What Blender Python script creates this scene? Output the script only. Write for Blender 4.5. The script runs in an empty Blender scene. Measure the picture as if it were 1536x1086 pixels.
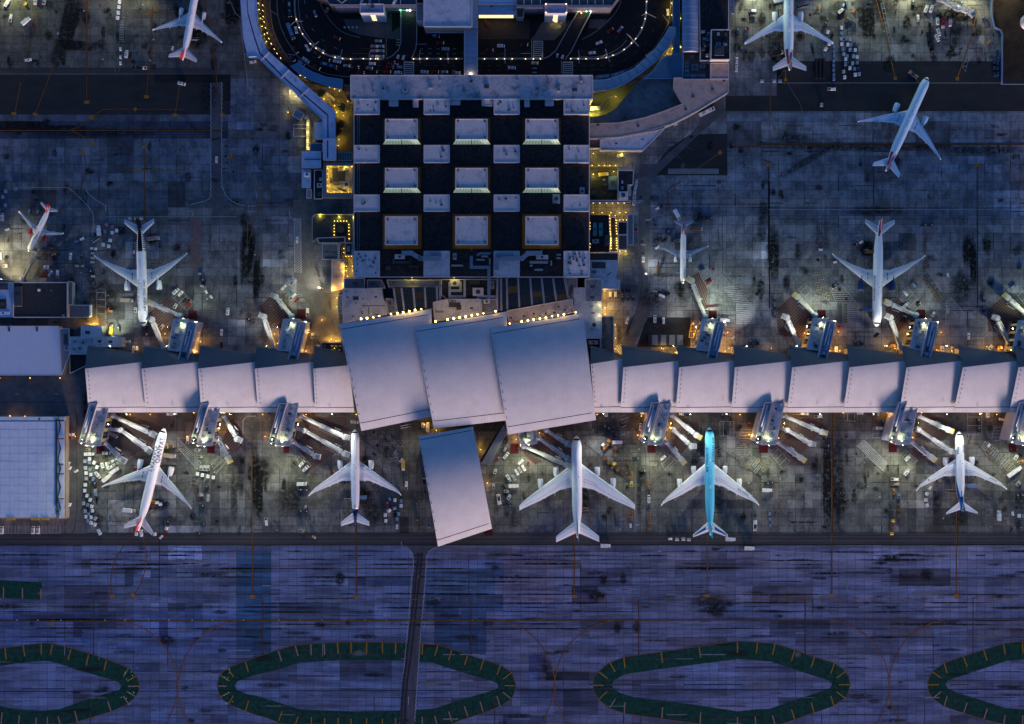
import bpy,bmesh,math,random
from mathutils import Vector,Matrix
random.seed(11)
R=math.radians
SC=bpy.context.scene
COL=SC.collection
#camera, sky, sun, exposure
S=0.47
H=900.0
cam_d=bpy.data.cameras.new('camera');cam=bpy.data.objects.new('camera',cam_d);COL.objects.link(cam)
cam.location=(0,0,H);cam.rotation_euler=(0,0,0)
cam_d.sensor_fit='HORIZONTAL';cam_d.sensor_width=36.0;cam_d.lens=36.0*H/(1536*S)
cam_d.clip_start=5;cam_d.clip_end=6000
SC.camera=cam
SUN_EL,SUN_AZ=R(3.5),R(166)
world=bpy.data.worlds.new('World');SC.world=world;world.use_nodes=True
wn=world.node_tree.nodes;wl=world.node_tree.links
sky=wn.new('ShaderNodeTexSky');sky.sky_type='NISHITA';sky.sun_disc=False
sky.sun_elevation=SUN_EL;sky.sun_rotation=SUN_AZ
sky.air_density=1.0;sky.dust_density=0.3;sky.ozone_density=4.5;sky.altitude=0
bg=wn['Background'];bg.inputs['Strength'].default_value=0.15
tint=wn.new('ShaderNodeVectorMath');tint.operation='MULTIPLY';tint.inputs[1].default_value=(1.26,.92,1.0)
wl.new(sky.outputs[0],tint.inputs[0]);wl.new(tint.outputs[0],bg.inputs['Color'])
sl=bpy.data.lights.new('sun','SUN');sun=bpy.data.objects.new('sun',sl);COL.objects.link(sun)
sl.energy=3.1;sl.angle=R(12);sl.color=(1.0,0.72,0.64)
sd=Vector((math.sin(SUN_AZ)*math.cos(SUN_EL),math.cos(SUN_AZ)*math.cos(SUN_EL),math.sin(SUN_EL)))
sun.rotation_euler=sd.to_track_quat('Z','Y').to_euler()
SC.view_settings.view_transform='Standard';SC.view_settings.look='None'
SC.view_settings.exposure=1.3;SC.view_settings.gamma=1.0;SC.view_settings.use_curve_mapping=False
SC.render.engine='CYCLES'
SC.cycles.use_denoising=True
SC.cycles.max_bounces=5;SC.cycles.diffuse_bounces=2;SC.cycles.glossy_bounces=2;SC.cycles.transparent_max_bounces=12
#coordinates
TILES={}
for r_,(ry,rh)in enumerate(((0,272),(272,272),(544,272),(800,286))):
 for c_ in range(4):
  TILES['abcd'[r_]+str(c_+1)]=(c_*384,ry,(1086/272.0)if r_<3 else(1086/286.0))
CUR=['px']
def U(t):CUR[0]=t
def q(x,y):
 "sheet coordinates of the survey tile in use -> photo pixels"
 if CUR[0]=='px':return(x,y)
 ox,oy,k=TILES[CUR[0]]
 return(ox+x/k,oy+y/k)
def W(px,py,z=0.0):
 k=S*(H-z)/H
 return Vector(((px-768)*k,(543-py)*k,z))
def Q(x,y,z=0.0):return W(*q(x,y),z)
#meshes and objects
class MB:
 def __init__(s):s.v=[];s.f=[];s.c=[]
 def add(s,vs,fs):
  o=len(s.v);s.v+=[tuple(v)for v in vs];s.f+=[tuple(i+o for i in f)for f in fs];return s
 def quad(s,a,b,c,d):return s.add([a,b,c,d],[(0,1,2,3)])
 def flat(s,pts,z):
  pts=ccw(pts);return s.add([(p[0],p[1],z)for p in pts],[tuple(range(len(pts)))])
 def prism(s,pts,z0,z1,bottom=False):
  pts=ccw(pts);n=len(pts)
  vs=[(p[0],p[1],z0)for p in pts]+[(p[0],p[1],z1)for p in pts]
  fs=[tuple(range(n,2*n))]+[(i,(i+1)%n,n+(i+1)%n,n+i)for i in range(n)]
  if bottom:fs.append(tuple(reversed(range(n))))
  return s.add(vs,fs)
 def frustum(s,p0,z0,p1,z1,cap=True):
  n=len(p0)
  vs=[(p[0],p[1],z0)for p in p0]+[(p[0],p[1],z1)for p in p1]
  fs=[(i,(i+1)%n,n+(i+1)%n,n+i)for i in range(n)]
  if cap:fs.append(tuple(range(n,2*n)))
  return s.add(vs,fs)
 def box(s,cx,cy,z0,sx,sy,sz,rot=0.0,taper=1.0):
  c,n=math.cos(rot),math.sin(rot)
  def ring(k):return[(cx+(x*c-y*n)*k,cy+(x*n+y*c)*k)for x,y in((-sx/2,-sy/2),(sx/2,-sy/2),(sx/2,sy/2),(-sx/2,sy/2))]
  a,b=ring(1),ring(taper)
  vs=[(p[0],p[1],z0)for p in a]+[(p[0],p[1],z0+sz)for p in b]
  return s.add(vs,[(3,2,1,0),(4,5,6,7),(0,1,5,4),(1,2,6,5),(2,3,7,6),(3,0,4,7)])
 def cyl(s,cx,cy,z0,r,h,n=12,r2=None):
  r2=r if r2 is None else r2
  vs=[(cx+r*math.cos(2*math.pi*i/n),cy+r*math.sin(2*math.pi*i/n),z0)for i in range(n)]
  vs+=[(cx+r2*math.cos(2*math.pi*i/n),cy+r2*math.sin(2*math.pi*i/n),z0+h)for i in range(n)]
  return s.add(vs,[tuple(range(n,2*n)),tuple(reversed(range(n)))]+[(i,(i+1)%n,n+(i+1)%n,n+i)for i in range(n)])
 def loft(s,rings,closed=True,caps=True):
  o=len(s.v);n=len(rings[0])
  for r in rings:s.v+=[tuple(p)for p in r]
  for k in range(len(rings)-1):
   for i in range(n if closed else n-1):
    j=(i+1)%n
    s.f.append((o+k*n+i,o+k*n+j,o+(k+1)*n+j,o+(k+1)*n+i))
  if caps and closed:
   s.f.append(tuple(o+i for i in reversed(range(n))))
   s.f.append(tuple(o+(len(rings)-1)*n+i for i in range(n)))
  return s
 def tube(s,path,r,n=8):
  path=[Vector(p)for p in path];rings=[]
  for i,p in enumerate(path):
   d=(path[min(i+1,len(path)-1)]-path[max(i-1,0)]).normalized()
   u=d.cross(Vector((0,0,1)));
   if u.length<1e-3:u=d.cross(Vector((1,0,0)))
   u.normalize();w=u.cross(d)
   rr=r[i]if isinstance(r,(list,tuple))else r
   rings.append([p+(u*math.cos(2*math.pi*k/n)+w*math.sin(2*math.pi*k/n))*rr for k in range(n)])
  return s.loft(rings)
 def beam(s,a,b,w,h):
  "a box from a to b, w wide and h high, bottom at the points"
  a,b=Vector(a),Vector(b);d=(b-a);d2=Vector((d.x,d.y,0)).normalized();u=Vector((-d2 .y,d2 .x,0))*w/2;up=Vector((0,0,h))
  vs=[a-u,a+u,b+u,b-u];vs+=[p+up for p in vs]
  return s.add(vs,[(3,2,1,0)[::-1],(4,7,6,5),(0,4,5,1),(1,5,6,2),(2,6,7,3),(3,7,4,0)])
 def build(s,name,m,parent=None,smooth=False,fix=False):
  off=Vector((0,0,0))
  r=parent
  while r is not None:
   off+=r.location;r=r.parent
  me=bpy.data.meshes.new(name)
  me.from_pydata([(v[0]-off.x,v[1]-off.y,v[2]-off.z)for v in s.v],[],s.f)
  if fix:
   bm=bmesh.new();bm.from_mesh(me);bmesh.ops.recalc_face_normals(bm,faces=bm.faces);bm.to_mesh(me);bm.free()
  if smooth:me.shade_smooth()
  if m is not None:me.materials.append(m)
  o=bpy.data.objects.new(name,me);COL.objects.link(o)
  if parent is not None:o.parent=parent
  return o
def ccw(pts):
 a=sum(pts[i][0]*pts[(i+1)%len(pts)][1]-pts[(i+1)%len(pts)][0]*pts[i][1]for i in range(len(pts)))
 return list(pts)if a>0 else list(reversed(pts))
LABELS={}
def tag(o,label,cat,group=None):
 LABELS.setdefault(label,[]).append(group)
 o['label']=label;o['category']=cat
 if group:o['group']=group
 return o
def thing(name,label,cat,loc=(0,0,0),group=None,rot=0.0):
 o=bpy.data.objects.new(name,None);COL.objects.link(o);o.empty_display_size=1
 o.location=loc;o.rotation_euler=(0,0,rot)
 return tag(o,label,cat,group)
def setting(name,mb,m,parent=None):
 o=mb.build(name,m,parent)
 if parent is None:o['kind']='structure'
 return o
def copy_tree(o,parent=None):
 c=o.copy();COL.objects.link(c);c.parent=parent
 for ch in o.children:copy_tree(ch,c)
 return c
_ones='zeroth first second third fourth fifth sixth seventh eighth ninth tenth eleventh twelfth thirteenth fourteenth fifteenth sixteenth seventeenth eighteenth nineteenth'.split()
_tens={2:'twenty',3:'thirty',4:'forty',5:'fifty'}
def nth(i):
 if i<20:return _ones[i]
 return(_tens[i//10][:-1]+'ieth')if i%10==0 else _tens[i//10]+'-'+_ones[i%10]
def mid(pts):return Vector((sum(p[0]for p in pts)/len(pts),sum(p[1]for p in pts)/len(pts),0))
#materials
MATS={}
def M(key,col=None,rough=0.75,metal=0.0,var=0.18,scale=0.35,emit=None,power=0.0,ribs=None,spots=0.0,stretch=(1,1,1),spec=0.18):
 if key in MATS:return MATS[key]
 m=bpy.data.materials.new(key);m.use_nodes=True;nt=m.node_tree;n=nt.nodes;l=nt.links
 b=n['Principled BSDF'];b.inputs['Roughness'].default_value=rough;b.inputs['Metallic'].default_value=metal
 b.inputs['Specular IOR Level'].default_value=spec
 col=(*col,1.0)
 if var>0:
  tc=n.new('ShaderNodeTexCoord');mp=n.new('ShaderNodeMapping');mp.inputs['Scale'].default_value=stretch
  gm=n.new('ShaderNodeNewGeometry');l.new(gm.outputs['Position'],mp.inputs['Vector'])
  n1=n.new('ShaderNodeTexNoise');n1 .inputs['Scale'].default_value=scale;n1 .inputs['Detail'].default_value=6;n1 .inputs['Roughness'].default_value=0.65
  l.new(mp.outputs[0],n1 .inputs['Vector'])
  mr=n.new('ShaderNodeMapRange');mr.inputs[1].default_value=0.3;mr.inputs[2].default_value=0.7
  mr.inputs[3].default_value=1-var;mr.inputs[4].default_value=1+var*0.7
  l.new(n1 .outputs[0],mr.inputs[0])
  fac=mr.outputs[0]
  if spots>0:
   n2=n.new('ShaderNodeTexNoise');n2 .inputs['Scale'].default_value=0.16;n2 .inputs['Detail'].default_value=5;n2 .inputs['Roughness'].default_value=0.7
   l.new(gm.outputs['Position'],n2 .inputs['Vector'])
   m2=n.new('ShaderNodeMapRange');m2 .inputs[1].default_value=0.50;m2 .inputs[2].default_value=0.66;m2 .inputs[3].default_value=1.0;m2 .inputs[4].default_value=1-spots
   l.new(n2 .outputs[0],m2 .inputs[0])
   mu=n.new('ShaderNodeMath');mu.operation='MULTIPLY';l.new(fac,mu.inputs[0]);l.new(m2 .outputs[0],mu.inputs[1]);fac=mu.outputs[0]
  if ribs:
   sx=n.new('ShaderNodeSeparateXYZ');l.new(gm.outputs['Position'],sx.inputs[0])
   m3=n.new('ShaderNodeMath');m3 .operation='MULTIPLY';m3 .inputs[1].default_value=1.0/ribs[1];l.new(sx.outputs[ribs[0]],m3 .inputs[0])
   m4=n.new('ShaderNodeMath');m4 .operation='FRACT';l.new(m3 .outputs[0],m4 .inputs[0])
   m5=n.new('ShaderNodeMath');m5 .operation='LESS_THAN';m5 .inputs[1].default_value=0.16;l.new(m4 .outputs[0],m5 .inputs[0])
   m6=n.new('ShaderNodeMath');m6 .operation='MULTIPLY_ADD';m6 .inputs[1].default_value=-ribs[2];m6 .inputs[2].default_value=1.0;l.new(m5 .outputs[0],m6 .inputs[0])
   mu=n.new('ShaderNodeMath');mu.operation='MULTIPLY';l.new(fac,mu.inputs[0]);l.new(m6 .outputs[0],mu.inputs[1]);fac=mu.outputs[0]
  mx=n.new('ShaderNodeVectorMath');mx.operation='SCALE';mx.inputs[0].default_value=col[:3];l.new(fac,mx.inputs['Scale'])
  l.new(mx.outputs[0],b.inputs['Base Color'])
 else:
  b.inputs['Base Color'].default_value=col
 if emit:b.inputs['Emission Color'].default_value=(*emit,1);b.inputs['Emission Strength'].default_value=power
 MATS[key]=m;return m
def ground_mat(key,stretch,blot,streak):
 m=bpy.data.materials.new(key);m.use_nodes=True;nt=m.node_tree;n=nt.nodes;l=nt.links
 b=n['Principled BSDF'];b.inputs['Roughness'].default_value=0.85;b.inputs['Specular IOR Level'].default_value=0.25
 at=n.new('ShaderNodeAttribute');at.attribute_name='tone'
 gm=n.new('ShaderNodeNewGeometry')
 def noise(scale,st,lo,hi,a,bb,det=6,off=0.0,rough=.62):
  mp=n.new('ShaderNodeMapping');mp.inputs['Scale'].default_value=st;mp.inputs['Location'].default_value=(off,off*1.7,0);l.new(gm.outputs['Position'],mp.inputs['Vector'])
  t=n.new('ShaderNodeTexNoise');t.inputs['Scale'].default_value=scale;t.inputs['Detail'].default_value=det;t.inputs['Roughness'].default_value=rough;l.new(mp.outputs[0],t.inputs['Vector'])
  r=n.new('ShaderNodeMapRange');r.inputs[1].default_value=lo;r.inputs[2].default_value=hi;r.inputs[3].default_value=a;r.inputs[4].default_value=bb
  l.new(t.outputs[0],r.inputs[0]);return r.outputs[0]
 fs=[noise(0.9,(1,1,1),.3,.7,.78,1.2),noise(0.035,(1,1,1),.32,.68,.84,1.14,off=31),noise(0.10,stretch,.44,.58,1.06,1-blot,off=7,rough=.72),noise(0.16,streak,.55,.62,1.02,.74,off=17,rough=.7)]
 f=fs[0]
 for g in fs[1:]:
  mu=n.new('ShaderNodeMath');mu.operation='MULTIPLY';l.new(f,mu.inputs[0]);l.new(g,mu.inputs[1]);f=mu.outputs[0]
 mx=n.new('ShaderNodeVectorMath');mx.operation='SCALE';l.new(at.outputs['Color'],mx.inputs[0]);l.new(f,mx.inputs['Scale'])
 l.new(mx.outputs[0],b.inputs['Base Color'])
 return m
def stain_mat(key,col,dens):
 m=bpy.data.materials.new(key);m.use_nodes=True;nt=m.node_tree;n=nt.nodes;l=nt.links
 b=n['Principled BSDF'];b.inputs['Roughness'].default_value=0.8;b.inputs['Base Color'].default_value=(*col,1);b.inputs['Specular IOR Level'].default_value=.2
 tr=n.new('ShaderNodeBsdfTransparent');mix=n.new('ShaderNodeMixShader')
 uv=n.new('ShaderNodeUVMap');uv.uv_map='UVMap'
 ln=n.new('ShaderNodeVectorMath');ln.operation='LENGTH';l.new(uv.outputs[0],ln.inputs[0])
 gm=n.new('ShaderNodeNewGeometry');t=n.new('ShaderNodeTexNoise');t.inputs['Scale'].default_value=0.35;t.inputs['Detail'].default_value=7;t.inputs['Roughness'].default_value=.7
 l.new(gm.outputs['Position'],t.inputs['Vector'])
 a=n.new('ShaderNodeMapRange');a.inputs[1].default_value=0.35;a.inputs[2].default_value=1.0;a.inputs[3].default_value=1.0;a.inputs[4].default_value=0.0
 a.interpolation_type='SMOOTHSTEP';l.new(ln.outputs['Value'],a.inputs[0])
 r=n.new('ShaderNodeMapRange');r.inputs[1].default_value=.38;r.inputs[2].default_value=.60;r.inputs[3].default_value=0.15;r.inputs[4].default_value=dens;l.new(t.outputs[0],r.inputs[0])
 mu=n.new('ShaderNodeMath');mu.operation='MULTIPLY';l.new(a.outputs[0],mu.inputs[0]);l.new(r.outputs[0],mu.inputs[1])
 l.new(mu.outputs[0],mix.inputs[0]);l.new(tr.outputs[0],mix.inputs[1]);l.new(b.outputs[0],mix.inputs[2])
 l.new(mix.outputs[0],n['Material Output'].inputs[0])
 MATS[key]=m;return m
ROOFW=M('white_membrane',(.50,.49,.51),.75,var=.22,scale=1.1,spots=.3,ribs=(0,1.7,.16))
ROOFG=M('grey_membrane',(.22,.22,.24),.8,var=.25,scale=.5,spots=.5)
ROOFD=M('dark_membrane',(.030,.029,.031),.9,var=.6,scale=.45,spots=.45,ribs=(0,2.2,.22))
PARAPET=M('painted_parapet',(.52,.47,.47),.7,var=.1)
WALLC=M('concrete_wall',(.30,.27,.25),.8,var=.15)
WALLD=M('dark_wall',(.05,.05,.055),.8,var=.2)
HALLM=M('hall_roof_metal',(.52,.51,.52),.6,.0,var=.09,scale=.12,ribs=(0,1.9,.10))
SEAM=M('roof_gutter',(.05,.05,.055),.7,var=0)
WHITE=M('white_paint',(.78,.78,.78),.4,var=.04,scale=.4)
BLUEROOF=M('pale_blue_metal_roof',(.36,.45,.62),.5,var=.12,scale=.6,spots=.2)
TANROOF=M('tan_metal_roof',(.42,.31,.27),.7,var=.15,scale=.4,spots=.35,ribs=(0,1.5,.12))
TEAL=M('teal_canopy',(.10,.22,.33),.45,var=.12,scale=.5)
GLASSD=M('dark_glass',(.012,.022,.028),.12,var=0,spec=.6)
GLASSLIT=M('lit_glass',(.10,.09,.05),.3,var=0,emit=(1,.62,.12),power=.09)
GLASSGREEN=M('lit_green_glass',(.35,.42,.36),.35,var=0,emit=(.75,1,.72),power=.12)
STEEL=M('galvanised_steel',(.34,.36,.38),.5,.3,var=.12)
STEELD=M('dark_steel',(.06,.065,.07),.6,.2,var=.15)
DUCT=M('duct_metal',(.15,.22,.29),.5,.2,var=.12)
ASPH=M('asphalt',(.030,.030,.032),.9,var=.28,scale=.18,stretch=(.35,1,1))
ASPHR=M('road_asphalt',(.016,.016,.017),.9,var=.3,scale=.2)
KERB=M('kerb_concrete',(.20,.19,.20),.85,var=.2)
ORANGE=M('orange_paint',(.42,.17,.012),.7,var=.25,scale=.8)
ORANGED=M('worn_orange_paint',(.27,.095,.012),.8,var=.35,scale=.5)
PINKP=M('pale_pink_paint',(.38,.20,.14),.7,var=.2,scale=.8)
WHITEP=M('white_road_paint',(.42,.42,.42),.7,var=.3,scale=.9)
BLACKP=M('black_paint',(.008,.008,.009),.8,var=.2)
REDP=M('maroon_paint',(.075,.005,.010),.7,var=.2,scale=.7)
HATCHP=M('red_brown_paint',(.17,.095,.085),.8,var=.3,scale=.6)
GREENP=M('green_paint',(.005,.055,.037),.9,var=.6,scale=.35,spots=.35)
RUBBER=M('rubber',(.012,.012,.013),.8,var=0)
YELLOWP=M('yellow_paint',(.62,.36,.02),.5,var=.1)
#ground and slabs
g=MB().flat([(-3000,-3000),(3000,-3000),(3000,3000),(-3000,3000)],-0.06)
ground=setting('ground',g,M('ground_dirt',(.045,.045,.047),.9,var=.4,scale=.1))
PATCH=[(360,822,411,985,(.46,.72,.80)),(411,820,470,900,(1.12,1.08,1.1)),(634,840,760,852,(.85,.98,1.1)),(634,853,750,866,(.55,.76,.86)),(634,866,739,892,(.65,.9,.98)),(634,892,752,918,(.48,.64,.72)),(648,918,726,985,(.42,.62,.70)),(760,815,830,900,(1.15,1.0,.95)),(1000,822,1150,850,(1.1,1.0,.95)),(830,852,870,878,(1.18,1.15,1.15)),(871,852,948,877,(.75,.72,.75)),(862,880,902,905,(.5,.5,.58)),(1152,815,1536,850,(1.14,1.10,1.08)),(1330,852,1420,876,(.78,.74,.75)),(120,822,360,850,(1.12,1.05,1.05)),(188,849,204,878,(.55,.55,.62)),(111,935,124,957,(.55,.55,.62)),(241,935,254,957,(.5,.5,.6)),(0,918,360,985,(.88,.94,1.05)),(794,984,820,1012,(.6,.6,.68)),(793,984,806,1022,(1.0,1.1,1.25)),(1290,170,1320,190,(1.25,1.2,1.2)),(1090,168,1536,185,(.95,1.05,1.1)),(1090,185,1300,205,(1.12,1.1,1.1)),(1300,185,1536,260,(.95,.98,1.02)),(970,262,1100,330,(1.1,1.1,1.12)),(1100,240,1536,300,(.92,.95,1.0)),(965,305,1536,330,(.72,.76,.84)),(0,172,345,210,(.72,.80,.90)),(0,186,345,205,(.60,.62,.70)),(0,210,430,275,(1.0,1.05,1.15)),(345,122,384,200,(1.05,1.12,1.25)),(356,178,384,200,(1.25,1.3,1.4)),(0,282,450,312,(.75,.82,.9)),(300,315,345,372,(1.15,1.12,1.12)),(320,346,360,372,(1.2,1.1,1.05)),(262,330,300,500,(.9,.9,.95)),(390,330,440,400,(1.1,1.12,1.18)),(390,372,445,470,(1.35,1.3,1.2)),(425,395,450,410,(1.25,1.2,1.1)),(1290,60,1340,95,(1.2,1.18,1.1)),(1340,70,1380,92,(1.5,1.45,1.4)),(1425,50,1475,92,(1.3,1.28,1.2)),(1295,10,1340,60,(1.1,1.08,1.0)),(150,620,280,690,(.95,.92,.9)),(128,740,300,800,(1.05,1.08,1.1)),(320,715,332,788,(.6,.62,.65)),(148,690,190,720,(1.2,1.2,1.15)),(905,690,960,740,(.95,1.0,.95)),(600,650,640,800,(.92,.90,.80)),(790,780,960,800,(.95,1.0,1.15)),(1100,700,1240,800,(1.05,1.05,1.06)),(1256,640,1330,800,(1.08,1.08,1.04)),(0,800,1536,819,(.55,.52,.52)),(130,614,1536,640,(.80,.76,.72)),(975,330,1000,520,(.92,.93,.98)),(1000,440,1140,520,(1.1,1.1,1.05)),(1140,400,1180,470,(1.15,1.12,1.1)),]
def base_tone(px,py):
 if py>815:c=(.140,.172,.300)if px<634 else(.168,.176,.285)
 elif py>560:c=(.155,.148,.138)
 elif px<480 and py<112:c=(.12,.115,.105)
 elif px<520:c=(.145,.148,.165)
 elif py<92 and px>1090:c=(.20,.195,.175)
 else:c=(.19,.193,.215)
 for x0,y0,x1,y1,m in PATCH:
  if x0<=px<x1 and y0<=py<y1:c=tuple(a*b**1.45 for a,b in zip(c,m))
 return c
prr=random.Random(12)
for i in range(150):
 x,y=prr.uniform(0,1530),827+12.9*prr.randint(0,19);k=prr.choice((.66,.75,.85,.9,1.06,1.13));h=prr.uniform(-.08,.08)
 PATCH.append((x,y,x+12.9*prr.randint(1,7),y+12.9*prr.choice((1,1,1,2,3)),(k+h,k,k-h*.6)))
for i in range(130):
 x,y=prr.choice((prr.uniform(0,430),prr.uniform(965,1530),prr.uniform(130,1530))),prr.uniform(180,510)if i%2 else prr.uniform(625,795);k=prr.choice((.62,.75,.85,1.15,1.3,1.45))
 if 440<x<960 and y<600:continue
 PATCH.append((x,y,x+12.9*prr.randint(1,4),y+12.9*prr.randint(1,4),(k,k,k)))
apron=thing('apron','x','x');[apron.__delitem__(k)for k in('label','category')];LABELS.clear();apron['kind']='structure'
PIT=12.9
def slab_mesh(cells,name,m,parent,kind=None):
 vs,fs,cs=[],[],[]
 j=0.10
 for(px,py,c)in cells:
  a=W(px,py);b=W(px+PIT,py+PIT);x0,x1,y0,y1=a.x+j,b.x-j,b.y+j,a.y-j
  o=len(vs);dz=random.uniform(-.004,.004)
  for z in(dz,-.06):vs+=[(x0,y0,z),(x1,y0,z),(x1,y1,z),(x0,y1,z)]
  fs+=[(o,o+1,o+2,o+3),(o+1,o,o+4,o+5),(o+2,o+1,o+5,o+6),(o+3,o+2,o+6,o+7),(o,o+3,o+7,o+4)];cs+=[c]*8
 me=bpy.data.meshes.new(name);me.from_pydata(vs,[],fs)
 at=me.attributes.new('tone','FLOAT_COLOR','POINT')
 at.data.foreach_set('color',[k for c in cs for k in(*c,1.0)])
 me.materials.append(m);o=bpy.data.objects.new(name,me);COL.objects.link(o);o.parent=parent
 if kind:o['kind']=kind
 return o
TAXI_M=ground_mat('taxiway_concrete',(.16,1.5,1),.45,(.05,2.2,1))
APRON_M=ground_mat('apron_concrete',(1.0,.8,1),.42,(1.6,.3,1))
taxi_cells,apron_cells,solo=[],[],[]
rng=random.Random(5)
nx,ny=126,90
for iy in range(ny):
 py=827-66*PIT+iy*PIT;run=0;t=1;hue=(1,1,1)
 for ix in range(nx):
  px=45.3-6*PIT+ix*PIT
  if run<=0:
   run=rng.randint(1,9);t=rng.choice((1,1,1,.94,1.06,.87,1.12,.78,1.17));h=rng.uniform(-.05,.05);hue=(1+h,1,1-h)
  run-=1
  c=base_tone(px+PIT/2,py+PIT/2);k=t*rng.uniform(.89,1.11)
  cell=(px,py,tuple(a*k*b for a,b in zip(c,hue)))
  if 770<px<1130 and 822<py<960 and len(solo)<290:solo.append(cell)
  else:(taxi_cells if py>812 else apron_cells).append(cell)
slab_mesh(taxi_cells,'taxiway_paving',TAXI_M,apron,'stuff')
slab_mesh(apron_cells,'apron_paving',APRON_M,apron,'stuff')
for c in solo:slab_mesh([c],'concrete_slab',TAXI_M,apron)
#flat sheets and paint
ZC=[0]
def zlift(base=.030):ZC[0]=(ZC[0]+1)%60;return base+ZC[0]*.0012
SHN=[0]
def sheet(name,pts,m,z=.014,parent=None):
 SHN[0]+=1
 return setting(name,MB().flat([Q(*p)for p in pts],z+SHN[0]*.0001),m,parent or apron)
def rect(x0,y0,x1,y1):return[(x0,y0),(x1,y0),(x1,y1),(x0,y1)]
def smooth(pts,n=8):
 out=[];P=[pts[0]]+list(pts)+[pts[-1]]
 for i in range(1,len(P)-2):
  p0,p1,p2,p3=P[i-1:i+3]
  for k in range(n):
   t=k/n
   out.append(tuple(.5*(2*p1[a]+(p2[a]-p0[a])*t+(2*p0[a]-5*p1[a]+4*p2[a]-p3[a])*t*t+(3*p1[a]-p0[a]-3*p2[a]+p3[a])*t**3)for a in(0,1)))
 return out+[tuple(pts[-1])]
def strip(mb,pts,w,z):
 n=len(pts);L=[]
 for i,p in enumerate(pts):
  d=(Vector(pts[min(i+1,n-1)])-Vector(pts[max(i-1,0)]));d=Vector((d[0],d[1]));d.normalize();u=Vector((-d.y,d.x))*w/2
  L.append(((p[0]+u.x,p[1]+u.y,z),(p[0]-u.x,p[1]-u.y,z)))
 for a,b in zip(L,L[1:]):mb.quad(a[1],b[1],b[0],a[0])
def resample(w,step):
 out=[w[0].copy()];acc=0
 for a,b in zip(w,w[1:]):
  L=(b-a).length;t=step-acc
  while t<=L:out.append(a+(b-a)*(t/L));t+=step
  acc=(acc+L)%step
 return out
def line(pts,m=ORANGED,w=.42,dash=None,parent=None,name='painted_line',outline=None,curve=False,z=None):
 if curve:pts=smooth(pts)
 w3=[Q(*p).to_2d()for p in pts];z=z or zlift()
 if outline:
  mb=MB();strip(mb,w3,w+outline,z-.0006);setting('line_border',mb,BLACKP,parent or apron)
 mb=MB()
 if dash:
  rs=resample(w3,dash[0]+dash[1]);fr=dash[0]/(dash[0]+dash[1])
  for a,b in zip(rs,rs[1:]):strip(mb,[a,a+(b-a)*fr],w,z)
 else:strip(mb,w3,w,z)
 return setting(name,mb,m,parent or apron)
def zipper(pts,m=WHITEP,w=.35,d=1.6,curve=False):
 if curve:pts=smooth(pts)
 w3=[Q(*p).to_2d()for p in pts];z=zlift();mb=MB();rs=resample(w3,d)
 for i,(a,b)in enumerate(zip(rs,rs[1:])):
  u=(b-a).normalized();u=Vector((-u.y,u.x))*(w*.55*(1 if i%2 else-1));strip(mb,[a+u,b+u],w,z)
 return setting('zipper_road_edge',mb,m,apron)
def board(x,y,m=ORANGE,w=3.4,h=2.0,ang=0.0,frame=BLACKP):
 c=Q(x,y);z=zlift();mb=MB();a=R(-ang)
 mb.box(c.x,c.y,z-.002,w,h,.0015,a);o=setting('stand_marking',mb,m,apron)
 mb=MB()
 for k in(-.3,0,.3):mb.box(c.x+k*w*math.cos(a),c.y+k*w*math.sin(a),z,w*.12,h*.55,.001,a)
 setting('stand_numerals',mb,M('dark_orange_paint',(.14,.05,.01),.8,var=.2),o)
 return o
def inside(p,poly):
 r=False
 for i in range(len(poly)):
  a,b=poly[i],poly[i-1]
  if(a[1]>p[1])!=(b[1]>p[1])and p[0]<(b[0]-a[0])*(p[1]-a[1])/(b[1]-a[1])+a[0]:r=not r
 return r
def hatch(pts,ang,pitch,w,m=HATCHP,border=True,name='hatched_marking',cross=False):
 poly=[Q(*p).to_2d()for p in pts];z=zlift();mb=MB();t=R(-ang)
 if m is HATCHP and border:setting('hatch_ground',MB().flat(poly,z-.008),M('hatch_ground_paint',(.055,.046,.048),.85,var=.3,scale=.4),apron)
 for tt in((t,t+math.pi/2)if cross else(t,)):
  d=Vector((math.sin(-tt),math.cos(-tt)));n=Vector((d.y,-d.x))
  lo,hi=min(p.dot(n)for p in poly),max(p.dot(n)for p in poly);k=lo+pitch/2
  while k<hi:
   xs=[]
   for a,b in zip(poly,poly[1:]+poly[:1]):
    da,db=a.dot(n)-k,b.dot(n)-k
    if(da>0)!=(db>0):xs.append((a+(b-a)*(da/(da-db))).dot(d))
   xs.sort()
   for s0,s1 in zip(xs[::2],xs[1::2]):strip(mb,[n*k+d*s0,n*k+d*s1],w,z+(.0005 if tt!=t else 0))
   k+=pitch
 o=setting(name,mb,m,apron)
 if border:
  mb=MB();strip(mb,poly+[poly[0]],w*.9,z+.001);setting('hatch_border',mb,m,o)
 return o
STAINS=[]
def stain(x,y,w,h,ang=0,kind=0):
 c=Q(x,y);k=S/TILES[CUR[0]][2]if CUR[0]!='px' else S
 STAINS.append((c.x,c.y,w*k/2,h*k/2,R(-ang),kind))
 if kind==0 and max(w,h)*k>30:
  for f in(-.45,-.15,.2,.5):STAINS.append((c.x+(f*w*k/2 if h>w else 0),c.y+(f*h*k/2 if w>=h else 0),w*k/2*(.22 if h>w else.9),h*k/2*(.9 if h>w else.22),R(-ang),0))
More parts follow.
